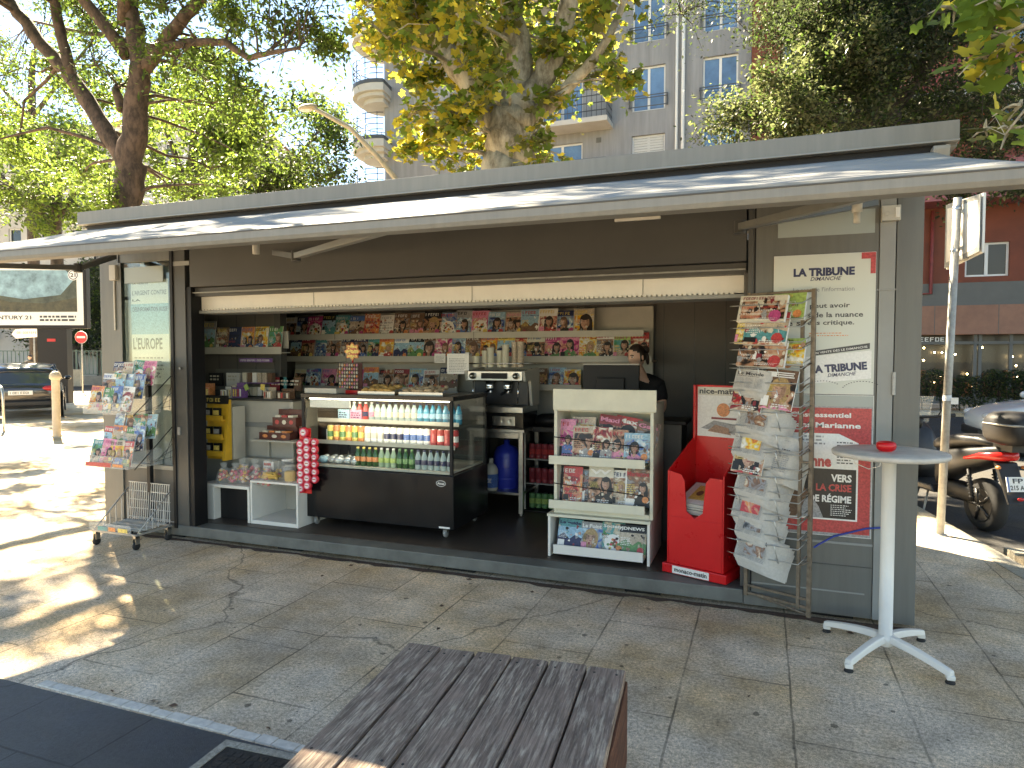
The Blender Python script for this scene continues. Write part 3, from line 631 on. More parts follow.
# low counter with black niche
t=thing('low_counter','low white counter with a dark niche under it at the left end of the platform','counter',(-4.6,4.87,.134))
g=G(); x0,x1=-4.93,-4.375
g.box(x0,4.87,.134,x0+.14,5.36,.44,'white_paint'); g.box(x1-.025,4.87,.134,x1,5.36,.44,'white_paint'); g.box(x0,4.86,.441,x1,5.36,.47,'white_paint'); g.build('carcass',t,bevel=.004)
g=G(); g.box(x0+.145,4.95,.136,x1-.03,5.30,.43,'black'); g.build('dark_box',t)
g=G(); g.box(x0,5.18,.471,x1,5.36,.56,'off_white'); g.box(x0,5.27,.561,x1,5.36,.66,'off_white'); g.build('step_riser',t,bevel=.003)
t=thing('open_cube_shelf','open white cube shelf standing between the low counter and the chilled counter','cube shelf',(-4.1,4.87,.134))
g=G(); x0,x1=-4.365,-3.84
for b in ((x0,.134,x0+.02,.51),(x1-.02,.134,x1,.51),(x0,.511,x1,.53),(x0+.02,.134,x1-.02,.17)): g.box(b[0],4.87,b[1],b[2],5.36,b[3],'white_paint')
g.box(x0+.021,5.33,.171,x1-.021,5.35,.51,'off_white'); g.build('carcass',t,bevel=.003)
# sweets on the low counter
M('plastic_wrap',(.6,.45,.42),.15,noise=(60,.5),spec=.8)
for k,c in enumerate(((.70,.16,.22),(.68,.42,.10),(.66,.52,.42),(.62,.12,.10))): M('sweet%d'%k,c,.35)
def sweet_bag(loc,r,label,s=1.0,grp='bags of sweets on the low counter'):
    g=G()
    for i in range(34):
        a=r.uniform(0,6.28); q=r.random()**.5; z=r.random()
        g.ell((q*.045*math.cos(a)*(1.15-.5*z),q*.035*math.sin(a)*(1.15-.5*z),.012+z*.085),(.013,.012,.012),'sweet%d'%r.randrange(4),6,4)
    o=thing('sweet_bag',label,'sweet bag',loc,r.uniform(-.3,.3),grp); g.build('sweets',o,local=True)
    g=G(); g.lathe([(.03,0),(.058,.012),(.06,.04),(.045,.09),(.018,.118),(.026,.142),(.03,.15)],'clear_plastic',seg=14); g.build('bag_film',o,local=True)
    o.scale=(s,s,s); return o
for i in range(5): sweet_bag((-4.74+i*.125,4.95+.01*(i%2),.471),rng,'clear bag of pink sweets in the front row, '+nth(i,5),1.25)
for i in range(4): sweet_bag((-4.66+i*.15,5.10,.471),rng,'clear bag of mixed sweets in the back row, '+nth(i,4),1.4)
g=G(); g.box(-.06,-.04,0,.06,.04,.10,'ink_white'); g.rect(-.05,.06,.03,.085,-.0405,I('red')); g.lines(-.05,.015,.05,.05,-.0405,I('red'),3,rng,.4)
o=g.build('small_box',loc=(-4.37,5.16,.565),bevel=.002,local=True); tag(o,'small white box with red print behind the sweet bags','box')
# tub of plush / jars
def jar(loc,r_,h,mat_in,label,lid='off_white'):
    o=thing('sweet_jar',label,'jar',loc,0,'jars on the cube shelf')
    g=G(); g.lathe([(r_*.9,.002),(r_*.92,h*.55),(r_*.6,h*.62)],mat_in,seg=12); g.build('contents',o,local=True)
    g=G(); g.lathe([(r_,0),(r_,h*.85),(r_*.85,h*.9)],'clear_plastic',seg=14); g.build('jar_body',o,local=True)
    g=G(); g.lathe([(r_*.88,h*.9),(r_*.88,h),(r_*.5,h*1.01)],lid,seg=14); g.build('lid',o,local=True)
jar((-4.0,4.97,.531),.055,.15,'sweet1','clear jar half full of yellow sweets beside the lollipop stand')
jar((-3.92,5.12,.531),.06,.22,'ink_blue','tall clear jar of blue sweets at the back of the cube shelf','ink_blue')
jar((-4.15,5.12,.531),.06,.17,'ink_grey','clear jar with pale sweets behind the yellow tray','ink_white')
g=G(); g.box(-.10,-.06,0,.10,.06,.012,'clear_plastic'); 
for i in range(30): g.tube([(rng.uniform(-.09,.03),rng.uniform(-.05,.05),.02+.0015*i),(rng.uniform(-.03,.09),rng.uniform(-.05,.05),.02+.0015*i)],.009,'sweet1',5)
o=g.build('sweet_tray',loc=(-4.19,4.95,.531),local=True); tag(o,'tray of yellow sweets on top of the open cube shelf','tray')
M('choc',(.10,.03,.025),.35,noise=(30,.3))
def disp_box(loc,w,h,d,label,rz=0,cols=('orange','cream'),n=4):
    o=thing('chocolate_box',label,'display box',loc,rz,'chocolate boxes in front of the tall counter')
    g=G(); g.box(-w/2,0,0,w/2,d,h*.55,'choc'); g.box(-w/2,d*.8,0,w/2,d,h,'choc'); g.poly([(-w/2,h*.55),(w/2,h*.55),(w/2,h*.9),(0,h*1.05),(-w/2,h*.8)],d*.79,'choc')
    for i in range(3): g.disc(-w*.3+i*w*.3,h*.27,w*.09,h*.14,-.001,I(cols[i%2]),8)
    g.build('carton',o,local=True)
    g=G()
    for i in range(n): g.box(-w*.42+i*w*.84/n,d*.1,h*.5,-w*.42+(i+.8)*w*.84/n,d*.7,h*.68,I(cols[(i+1)%2]))
    g.build('bars',o,local=True)
disp_box((-4.38,5.22,.86),.36,.12,.14,'wide dark chocolate display box, lower one of the pair',0)
disp_box((-4.28,5.24,.985),.26,.16,.12,'dark chocolate display box stacked on the wide one',.05,('red','cream'),3)
g=G(); g.box(-4.62,5.16,.845,-4.10,5.39,.858,'off_white'); 
g.box(-4.60,5.37,.48,-4.57,5.39,.845,'off_white'); g.box(-4.13,5.37,.55,-4.10,5.39,.845,'off_white')
o=g.build('ledge'); tag(o,'small off-white ledge carrying the dark chocolate boxes','ledge')
# white spectacle stand
t=thing('spectacle_stand','tall white revolving stand with pairs of reading glasses left of the chocolate boxes','stand',(-4.92,5.2,.67))
g=G(); g.box(-5.0,5.14,.66,-4.80,5.30,1.17,'off_white'); g.box(-4.94,5.138,1.135,-4.86,5.14,1.15,'black'); g.build('body',t,bevel=.004)
for i in range(12):
    g=G(); xx=-4.945 if i%2 else -4.855; zz=.72+.068*(i//2)
    for s_ in (-1,1): g.tube([(xx+s_*.018+.014*math.cos(a),5.125,zz+.011*math.sin(a)) for a in np.linspace(0,6.28,9)],.0018,'black',4,caps=False)
    g.tube([(xx-.035,5.125,zz),(xx+.035,5.125,zz)],.0015,'black',4); g.build('glasses',t)
# yellow rack
M('yellow_rack',(.62,.36,.03),.45,noise=(10,.12))
t=thing('sunglasses_rack','yellow cardboard rack with hanging blister packs by the left post','display rack',(-4.98,5.05,.70))
g=G(); x0,x1=-5.06,-4.80
g.box(x0-.02,5.10,.66,x1-.03,5.12,1.24,'yellow_rack'); g.prism([(5.02,.66),(5.12,.66),(5.12,1.24),(5.10,1.24)],'x',x1-.03,x1,'yellow_rack'); g.build('back_card',t)
g=G(); g.box(x0-.02,5.06,1.20,x1-.01,5.10,1.28,'black'); fake_title(g,x0+.02,1.22,.17,.035,5.059,I('yellow'),rng); g.build('header_card',t)
for j,zz in enumerate((.70,.86,1.04)):
    g=G(); g.box(x0-.02,5.02,zz,x1-.03,5.04,zz+.05,'yellow_rack'); g.box(x0-.02,5.04,zz,x1-.03,5.10,zz+.01,'yellow_rack'); g.build('pocket',t)
    for i in range(2):
        g=G(); xx=x0+.03+i*.11; g.box(xx-.035,5.045,zz+.02,xx+.04,5.075,zz+.12,'black'); g.box(xx-.03,5.042,zz+.055,xx+.035,5.045,zz+.10,'ink_yellow' if (i+j)%2 else 'ink_grey'); g.build('blister_pack',t)
# things along the tall counter top
names=[('orange','small orange carton display at the left end of the tall counter'),('white','white carton on the tall counter'),('cream','pale carton on the tall counter'),('purple','purple and white carton display on the tall counter'),('beige','beige box of lighters on the tall counter'),('brown','long brown box near the right end of the tall counter')]
for i,(px,wd,hh,c) in enumerate(((206,.17,.14,'orange'),(226,.07,.11,'white'),(232,.05,.13,'cream'),(240,.13,.15,'purple'),(270,.09,.11,'beige'),(286,.15,.10,'brown'))):
    a=PY(px,398,5.45); g=G(); g.box(-wd/2,-.03,0,wd/2,.05,hh*.7,I(c)); g.box(-wd/2,.04,hh*.7,wd/2,.05,hh,I(c))
    for k in range(4): g.rect(-wd*.42+k*wd*.22,hh*.1,-wd*.42+k*wd*.22+wd*.15,hh*.6,-.031,I(rng.choice(['white','red','ink','yellow','cream'])))
    o=g.build('carton',loc=(a.x,5.44,1.236),local=True,bevel=.001); tag(o,names[i][1],'carton')
for i,(px,c) in enumerate(((249,'lime'),(264,'lime'))):
    a=PY(px,395,5.42); g=G(); g.box(-.025,-.002,.0,.025,0,.06,I('yellow' if i else 'lime')); g.tube([(0,0,-.08),(0,0,0)],.003,'black',4)
    o=g.build('price_card',loc=(a.x,5.40,1.32),local=True); o.rotation_euler.y=-.5 if i==0 else .1; tag(o,('tilted' if i==0 else 'upright')+' bright yellow price card above the tall counter','price card')
a=PY(255,340,5.6)
t=thing('tobacco_display','clear two-tier display case with purple strips on the tall counter','display case',(a.x,5.62,1.236))
g=G(); g.box(-.21,-.02,0,.21,.1,.012,'black'); g.box(-.21,-.02,.14,.21,.1,.15,'ink_purple'); g.box(-.21,-.02,.36,.21,-.01,.40,'ink_purple'); fake_title(g,-.19,.37,.38,.018,-.021,I('white'),rng); g.build('frame',t,local=True)
for j in range(2):
    for i in range(6):
        g=G(); g.box(-.19+i*.065,.0,.012+j*.138,-.14+i*.065,.06,.10+j*.15,I(rng.choice(['cream','white','beige','brown']))); g.build('packet',t,local=True)
for i,c in enumerate(('black','white','teal','dark_red','brown')):
    px=(210,228,282,272,289)[i]; a=PY(px,372,5.65); g=G(); g.box(-.09,0,0,.09,.03,.14,I(c)); g.lines(-.07,.05,.07,.12,-.001,I('cream'),2,rng,.5)
    o=g.build('card_box',loc=(a.x,5.72,1.34 if i<2 else 1.30),local=True); tag(o,BGN[c]+' box standing at the back of the tall counter under the comics shelf','box')
g=G(); g.box(-5.6,5.70,1.236,-4.72,5.78,1.30,'grey_paint_dark'); g.box(-5.62,5.77,1.30,-4.75,5.785,1.52,'grey_paint'); o=g.build('counter_riser'); tag(o,'dark grey riser along the back of the tall counter','riser')
g=G(); g.tube([(-4.78,5.6,2.0),(-4.80,5.6,1.9)],.01,'off_white'); g=G(); g.tube([(-5.66,5.60,2.04),(-5.70,5.6,1.9),(-5.68,5.6,1.75),(-5.66,5.6,1.70)],.008,'off_white',6)
o=g.build('hanging_cord'); tag(o,'white cord hanging beside the left partition shelf','cord')

# ================================================================ chilled counter
FX0,FX1,FY0,FY1=-3.90,-2.385,5.0,5.74
t=thing('chilled_counter','black glass-fronted chilled counter on castors full of drinks','chilled counter',(-3.14,5.37,.134))
g=G(); g.box(FX0,FY0,.215,FX1,FY1,.665,'black_gloss'); g.build('base_cabinet',t,bevel=.006)
g=G()
g.disc(-2.50,.60,.045,.026,FY0-.001,'ink_white',20); g.disc(-2.50,.60,.041,.022,FY0-.0018,'ink_black',20); g.text('Atosa',-2.533,.591,.066,.02,FY0-.0026,'ink_white',.03,.2); g.build('badge',t)
g=G(); g.rect(-2.52,.225,-2.42,.24,FY0-.001,'ink_white'); g.build('sticker',t)
g=G(); g.box(FX0,FY0-.0,1.285,FX1,FY1,1.325,'black_gloss'); g.build('top',t,bevel=.004)
for x in (FX0+.01,FX1-.035):
    for y in (FY0+.002,FY1-.03):
        g=G(); g.box(x,y,.666,x+.025,y+.025,1.284,'black'); g.build('corner_post',t)
g=G(); g.box(FX0+.036,FY0+.008,.67,FX1-.036,FY0+.014,1.283,'glass_clear'); g.build('front_glass',t)
for x in (FX0+.012,FX1-.018):
    g=G(); g.box(x,FY0+.03,.67,x+.006,FY1-.032,1.283,'glass_clear'); g.build('side_glass',t)
g=G(); g.box(FX0+.02,FY1-.02,.67,FX1-.02,FY1-.01,1.283,'grey_paint_dark'); g.build('rear_panel',t)
g=G(); g.box(FX0+.04,FY0+.02,.672,FX1-.04,FY1-.025,.69,'off_white'); g.build('deck',t)
for zz,yy in ((.87,FY0+.12),(1.06,FY0+.20)):
    g=G(); g.box(FX0+.04,yy,zz,FX1-.04,FY1-.025,zz+.008,'glass_clear'); g.box(FX0+.04,yy-.006,zz-.004,FX1-.04,yy,zz+.03,'off_white'); g.build('shelf',t)
g=G(); g.box(FX0+.06,FY0+.05,1.272,FX1-.06,FY0+.08,1.284,'led'); g.build('light_strip',t)
g=G(); g.box(FX0+.08,FY0+.03,1.20,FX0+.5,FY0+.04,1.27,'ink_white'); g.build('inner_label',t)
for x in (FX0+.12,FX1-.10):
    for y in (FY0+.06,FY1-.08):
        g=G(); g.lathe([(.03,-.012),(.036,-.008),(.036,.008),(.03,.012)],'galv',(x,y,.172),14,'x'); g.box(x-.018,y-.02,.18,x+.018,y+.02,.214,'steel'); g.build('castor',t,bevel=.002)
# drinks
PETS={}
def can(name,m1,m2,loc,label,grp):
    k=('can',m1,m2)
    if k not in PETS:
        g=G(); g.lathe([(.026,0),(.032,.008),(.032,.045)],I(m1)); g.lathe([(.0321,.045),(.0321,.095)],I(m2)); g.lathe([(.032,.095),(.032,.135),(.026,.147)],I(m1)); g.lathe([(.0255,.147),(.026,.150),(.02,.149)],'steel')
        o=g.build(name,local=True); PETS[k]=o; first=True
    else: o=PETS[k].copy(); COL.objects.link(o)
    o.location=loc; tag(o,label,'can',grp); return o
M('water',(.62,.75,.74),.08,alpha=.55); M('juice_y',(.75,.45,.05),.25); M('blue_drink',(.05,.30,.45),.1,alpha=.8); M('green_glass',(.03,.10,.03),.1); M('clear_green',(.45,.6,.42),.12,alpha=.8)
def bottle(name,body,capm,lab,loc,label,grp,h=.18,r=.028):
    k=('b',body,capm,lab,h,r)
    if k in PETS: o=dup(PETS[k],loc=loc,label=label)
    else:
        o=thing(name,label,'bottle',loc,0,grp); PETS[k]=o
        g=G(); g.lathe([(r*.85,0),(r,.006),(r,h*.62),(r*.55,h*.82),(r*.4,h*.92)],body,seg=12); g.build('bottle_body',o,local=True)
        g=G(); g.lathe([(r*.46,h*.92),(r*.46,h),(r*.3,h*1.005)],capm,seg=10); g.build('cap',o,local=True)
        g=G(); g.lathe([(r*1.02,h*.25),(r*1.02,h*.5)],lab,seg=12); g.build('label_band',o,local=True)
    o['group']=grp; return o
W=FX1-FX0-.12
n=22
for i in range(n):
    x=FX1-.075-i*.062
    if i<7: b=('blue_drink','ink_navy','ink_sky','blue')
    elif i<14: b=('water','ink_navy','ink_cream','clear')
    else: b=('ink_red','ink_white','ink_navy','red') if i in(15,16) else ('water','ink_white','ink_pink','pale')
    if i>17: continue
    bottle('drink_bottle',b[0],b[1],b[2],(x,FY0+.27,1.07),b[3]+' drink bottle on the top chiller tier, '+('the last on the right' if i==0 else ORD[i+1]+' from the right'),'bottles in the chilled counter',.17,.029)
for i in range(20):
    x=FX1-.075-i*.066
    c=[('red','white'),('red','red'),('red','red'),('red','dark_red'),('white','blue'),('white','navy'),('white','cream'),('red','orange'),('white','orange'),('grey','sky')][min(9,i//1 if i<5 else 4+(i-5)//3)] if i<14 else ('yellow','green') if i%2 else ('orange','yellow')
    if i<4: c=('red','red') if i%2 else ('red','white')
    can('drink_can',c[0],c[1],(x,FY0+.19,.88),BGN.get(c[0],c[0])+' and '+BGN.get(c[1],c[1])+' can on the middle chiller tier, '+('the last on the right' if i==0 else ORD[i+1]+' from the right'),'cans in the chilled counter')
for i in range(21):
    x=FX1-.075-i*.060
    if i<6: b=('water','ink_navy','ink_navy','clear water')
    elif i<9: b=('green_glass','ink_green','ink_green','dark green')
    elif i<12: b=('clear_green','ink_white','ink_lime','pale green')
    elif i<16: b=('green_glass','ink_yellow','ink_orange','yellow-capped')
    else: continue
    bottle('drink_bottle',b[0],b[1],b[2],(x,FY0+.09,.691),b[3]+' bottle on the lowest chiller tier, '+('the last on the right' if i==0 else ORD[i+1]+' from the right'),'bottles in the chilled counter',.165,.027)
M('foil',(.55,.6,.62),.2,metal=.5,noise=(50,.4))
for i in range(5):
    g=G(); x=FX0+.12+i*.085
    g.ell((0,0,.035),(.055,.045,.035),'foil' if i else 'ink_sky',10,6); g.ell((.02,.02,.06),(.03,.03,.02),'foil',8,5)
    o=g.build('wrapped_sandwich',loc=(x+.05,FY0+.10+.02*(i%2),.691),local=True,rz=.4*i); tag(o,'shiny wrapped sandwich on the lowest chiller tier, '+nth(i,5),'sandwich','wrapped sandwiches in the chilled counter')
for i in range(3):
    g=G(); g.box(-.06,0,0,.06,.05,.10,'ink_'+['white','sky','pink'][i]); g.lines(-.05,.02,.05,.08,-.001,I('navy'),3,rng,.5); o=g.build('snack_box',loc=(FX0+.16+i*.13,FY0+.24,1.07 if i else .88),local=True); tag(o,['white','pale blue','pink'][i]+' snack box at the left end inside the chilled counter','box')
# on top: white box, trays of pastries, lollipop stand
g=G(); g.box(FX0+.02,FY0+.03,1.326,FX0+.36,FY0+.35,1.372,'off_white'); o=g.build('flat_box',bevel=.004); tag(o,'flat white lid lying on the left end of the chilled counter','box')
M('pastry',(.55,.32,.10),.55,noise=(40,.3),bump=.3); M('pastry2',(.50,.36,.22),.5,noise=(40,.35),bump=.3)
def tray(x0,x1,mat_,label):
    o=thing('pastry_tray',label,'tray',((x0+x1)/2,5.22,1.326))
    g=G(); g.box(x0,5.08,1.327,x1,5.38,1.335,'steel'); 
    for b in ((x0,5.08,x1,5.086),(x0,5.374,x1,5.38)): g.box(b[0],b[1],1.335,b[2],b[3],1.35,'steel')
    g.build('tray_plate',o)
    n=int((x1-x0)/.075)
    for i in range(n):
        for j in range(3):
            g=G(); cx,cy=x0+.05+i*.073,5.13+j*.09; a=rng.uniform(0,3); pts=[]
            for q in range(7):
                u=(q-3)/3; pts.append((cx+.045*u*math.cos(a)-.012*u*u*math.sin(a),cy+.045*u*math.sin(a)+.012*u*u*math.cos(a),1.352+.012*j+rng.uniform(0,.012)))
            g.tube(pts,[.008,.014,.02,.023,.02,.014,.008],mat_,8); g.build('pastry',o)
tray(-3.35,-2.98,'pastry','steel tray of golden croissants on the chilled counter'); tray(-2.94,-2.52,'pastry2','steel tray of sugared pastries at the right of the croissants')
t=thing('lollipop_stand','square lollipop stand with an orange flower sign on the chilled counter','lollipop stand',(-3.50,5.25,1.326))
g=G(); g.box(-3.60,5.17,1.326,-3.42,5.33,1.35,'red_gloss'); g.box(-3.61,5.24,1.35,-3.41,5.25,1.60,'choc'); g.tube([(-3.51,5.245,1.59),(-3.51,5.245,1.66)],.008,'red')
for i in range(8): g.box(-3.615,5.168,1.362+i*.033,-3.405,5.172,1.366+i*.033,'dark_metal')
for i in range(9): g.box(-3.612+i*.0255,5.166,1.36,-3.609+i*.0255,5.169,1.60,'dark_metal')
g.build('frame',t)
g=G()
for i in range(8):
    for j in range(7): g.ell((-3.598+i*.0255,5.176,1.378+j*.033),(.0105,.0105,.0135),I(('orange','cream','beige','pink')[(i*3+j*5)%4]),8,5)
o=g.build('lollipops',t)
cx,cz=-3.51,1.70
g=G(); pts=[(cx+(.072+.011*math.cos(8*a))*math.cos(a),cz+(.072+.011*math.cos(8*a))*math.sin(a)) for a in np.linspace(0,2*math.pi,64,endpoint=False)]
g.prism(pts,'y',5.236,5.25,'ink_orange'); pts=[((a-cx)*.84+cx,(b-cz)*.84+cz) for a,b in pts]; g.poly(pts,5.2345,I('yellow')); g.text('Chupa',cx-.052,cz+.006,.10,.036,5.2335,I('red'),.04); g.text('Chups',cx-.046,cz-.042,.10,.036,5.2335,I('red'),.04); g.build('flower_sign',t)
# red round-disc hanging display
t=thing('sweet_strip_display','red hanging display of round sweets at the left front corner of the chilled counter','display',(-3.80,4.93,.45))
g=G(); g.box(-3.86,4.93,.44,-3.74,4.935,1.02,'red_gloss'); g.tube([(-3.80,4.932,1.0),(-3.80,4.96,1.2)],.003,'dark_metal',4); g.build('card_back',t)
M('tin_red',(.62,.03,.05),.2)
def tin(x,z,y,big=1):
    g=G(); g.lathe([(.038*big,0),(.040*big,-.004),(.040*big,-.026),(.034*big,-.03)],'tin_red',(x,y,z),18,'y'); g.disc(x,z,.028*big,.028*big,y-.0305,'ink_pink',16); g.disc(x,z,.02*big,.02*big,y-.0312,'ink_white',14); g.rect(x-.016,z-.003,x+.016,z+.006,y-.0318,I('red')); g.build('sweet_tin',t)
tin(-3.80,.985,4.93,1.15)
for j in range(7):
    z=.90-j*.066; tin(-3.835,z-.02,4.928); tin(-3.765,z+.01,4.928) 
    if j<6: tin(-3.70,z,4.945,.9)
# interior lights inside the chilled counter
for x in (-3.5,-3.14,-2.75):
    l=bpy.data.lights.new('chiller_lamp','POINT'); l.energy=.35; l.shadow_soft_size=.05; l.color=(1,.97,.9); o=bpy.data.objects.new('chiller_lamp',l); COL.objects.link(o); o.location=(x,FY0+.06,1.25)

# ================================================================ coffee corner
TY0,TY1=5.95,6.50
a=PY(468,432,TY0); TX0=-2.95; TX1=PY(524,432,TY0).x; TZ=.965
t=thing('steel_table','stainless steel work table under the coffee machine','table',((TX0+TX1)/2,(TY0+TY1)/2,.134))
g=G(); g.box(TX0,TY0,TZ-.03,TX1,TY1,TZ,'steel'); g.box(TX0+.05,TY0+.02,TZ-.09,TX1-.05,TY0+.04,TZ-.031,'steel'); g.build('table_top',t,bevel=.003)
g=G(); g.box(TX0+.04,TY0+.04,.33,TX1-.04,TY1-.04,.355,'steel'); g.build('lower_shelf',t,bevel=.002)
for x in (TX0+.02,TX1-.06):
    for y in (TY0+.02,TY1-.06):
        g=G(); g.box(x,y,.16,x+.04,y+.04,TZ-.031,'steel'); g.lathe([(.012,.134),(.02,.14),(.015,.16)],'steel',(x+.02,y+.02,0),10); g.build('leg',t)
# unit below the machine, machine itself
g=G(); g.box(TX0+.25,TY0+.03,TZ+.001,TX1-.02,TY1-.1,TZ+.15,'black_gloss'); g.box(TX1-.33,TY0+.022,TZ+.03,TX1-.1,TY0+.03,TZ+.12,'steel'); 
for i in range(3): g.lathe([(.015,-.01),(.018,0)],'steel',(TX1-.29+i*.07,TY0+.022,TZ+.075),10,'y')
fake_title(g,TX0+.32,TZ+.06,.12,.02,TY0+.028,I('grey'),rng)
o=g.build('knock_box_drawer',bevel=.004); tag(o,'black drawer unit with a steel control plate under the coffee machine','drawer unit')
MZ=TZ+.152; MX0,MX1=TX0+.22,TX1+.0
t=thing('coffee_machine','two-group steel espresso machine with cups stacked on top','coffee machine',((MX0+MX1)/2,6.2,MZ))
g=G(); g.box(MX0+.02,TY0+.02,MZ,MX1-.02,TY1-.08,MZ+.06,'steel'); g.box(MX0+.03,TY0+.20,MZ+.06,MX1-.03,TY1-.08,MZ+.30,'dark_metal'); 
g.prism([(TY0+.05,MZ+.30),(TY0+.02,MZ+.40),(TY1-.08,MZ+.43),(TY1-.08,MZ+.06),(TY0+.25,MZ+.06),(TY0+.2,MZ+.30)],'x',MX1-.03,MX1,'off_white')
g.prism([(TY0+.05,MZ+.30),(TY0+.02,MZ+.40),(TY1-.08,MZ+.43),(TY1-.08,MZ+.06),(TY0+.25,MZ+.06),(TY0+.2,MZ+.30)],'x',MX0,MX0+.03,'off_white')
g.box(MX0+.031,TY0+.03,MZ+.305,MX1-.031,TY1-.09,MZ+.40,'steel'); g.build('machine_body',t,bevel=.006)
g=G(); g.box(MX0+.18,TY0+.02,MZ+.325,MX1-.18,TY0+.029,MZ+.38,'black'); g.build('control_panel',t)
for x in (MX0+.09,MX1-.09):
    g=G(); g.lathe([(.028,-.03),(.032,-.01),(.032,0)],'steel',(x,TY0+.03,MZ+.352),14,'y'); g.build('steam_knob',t)
for x in (MX0+.22,MX1-.22):
    g=G(); g.lathe([(.04,.22),(.045,.24),(.045,.304)],'chrome',(x,TY0+.15,MZ),14); g.build('group_head',t)
    g=G(); g.lathe([(.032,.185),(.035,.19),(.035,.219)],'chrome',(x,TY0+.15,MZ),14); g.tube([(x,TY0+.12,MZ+.205),(x,TY0-.02,MZ+.18)],.014,'black'); g.build('portafilter',t)
for x in (MX0+.08,MX1-.08):
    g=G(); g.tube([(x,TY0+.06,MZ+.30),(x+.01,TY0+.03,MZ+.2),(x,TY0+.05,MZ+.09)],.006,'chrome',6); g.build('steam_wand',t)
g=G()
for y in (TY0+.06,TY1-.12): g.tube([(MX0+.03,y,MZ+.47),(MX1-.03,y,MZ+.47)],.005,'chrome',6)
g.build('cup_rail',t)
for i in range(7):
    n=(2,4,5,4,6,7,7)[i]; x=MX0+.08+i*(MX1-MX0-.16)/6; g=G(); hh=.07+.028*n
    g.lathe([(.028,0),(.03,.01)]+[p for k in range(n) for p in ((.034,.02+k*.028),(.031,.022+k*.028))]+[(.036,hh-.03),(.036,hh-.02)],'cream_board' if i<5 else 'ink_beige',seg=12)
    o=g.build('paper_cups',loc=(x,TY0+.13+.05*(i%2),MZ+.435),local=True); tag(o,'stack of pale paper cups on the coffee machine, '+nth(i,7),'cups','paper cup stacks on the coffee machine')
# things on the lower shelf
M('blue_plastic',(.015,.03,.30),.35)
a=PY(506,480,6.2); g=G(); g.lathe([(.115,0),(.13,.02),(.13,.34),(.10,.40),(.03,.43),(.03,.47),(.02,.475)],'blue_plastic',seg=18)
for z in (.1,.2,.3): g.lathe([(.131,z),(.133,z+.006),(.131,z+.012)],'blue_plastic',seg=18)
o=g.build('water_drum',loc=(a.x,6.22,.356),local=True); tag(o,'tall dark blue plastic drum on the lower shelf of the steel table','drum')
a=PY(491,480,6.05)
t=thing('cleaner_bottle','white-topped bottle with a blue label in front of the blue drum','bottle',(a.x,6.05,.356))
g=G(); g.lathe([(.06,0),(.07,.01),(.07,.20),(.05,.24),(.02,.26)],'off_white'); g.build('bottle_body',t,local=True)
g=G(); g.lathe([(.0708,.03),(.0708,.16)],'ink_blue'); fake_title(g,-.04,.08,.08,.04,-.0725,I('white'),rng); g.build('label_band',t,local=True)
g=G(); g.lathe([(.022,.26),(.022,.30),(.015,.31)],'off_white'); g.build('cap',t,local=True)
g=G(); g.ell((0,0,.10),(.09,.08,.10),'off_white',10,7); g.ell((.05,.02,.17),(.05,.04,.05),'off_white',8,6); a=PY(472,480,6.15)
o=g.build('cleaning_bag',loc=(a.x,6.2,.356),local=True); tag(o,'crumpled pale bag on the lower shelf left of the blue drum','bag')
g=G(); g.tube([(TX1-.35,6.3,.93),(TX1-.30,6.28,.75),(TX1-.34,6.3,.6)],.009,'rubber',6); o=g.build('hose'); tag(o,'black hose hanging under the steel table','hose')
# small glass-door drinks fridge against the back wall
CX0,CX1=-2.22,-1.74
t=thing('drinks_fridge','low dark drinks fridge with lit shelves of red cans left of the white display','fridge',((CX0+CX1)/2,6.4,.134))
g=G(); 
for b in ((CX0,6.2,.15,CX0+.03,6.7,.92),(CX1-.03,6.2,.15,CX1,6.7,.92),(CX0,6.2,.921,CX1,6.7,.97),(CX0,6.2,.135,CX1,6.7,.149),(CX0+.031,6.66,.15,CX1-.031,6.7,.92)): g.box(*b,'black')
g.build('cabinet',t,bevel=.004)
for z in (.40,.64):
    g=G(); g.box(CX0+.035,6.24,z,CX1-.035,6.65,z+.01,'grey_paint_light'); g.build('shelf',t)
g=G(); g.box(CX0+.02,6.185,.16,CX0+.05,6.199,.91,'galv'); g.box(CX1-.05,6.185,.16,CX1-.02,6.199,.91,'galv'); g.build('door_frame',t)
for i in range(6):
    for j,(z,m1,m2,nm) in enumerate(((.65,'dark_red','red','top'),(.41,'dark_red','dark_red','middle'),(.16,'green','lime','bottom'))):
        o=can('drink_can',m1,m2,(CX0+.085+i*.066,6.29,z+.001),BGN[m1]+' can on the '+nm+' shelf of the low fridge, '+nth(i,6),'cans in the low drinks fridge')
g=G(); g.ell((0,0,.05),(.2,.14,.07),'black',12,6); g.ell((.1,.02,.09),(.1,.1,.05),'black',10,6); a=PY(545,420,6.35); o=g.build('black_bag',loc=(-1.98,6.42,.971),local=True); tag(o,'black bag slumped on top of the low drinks fridge','bag')

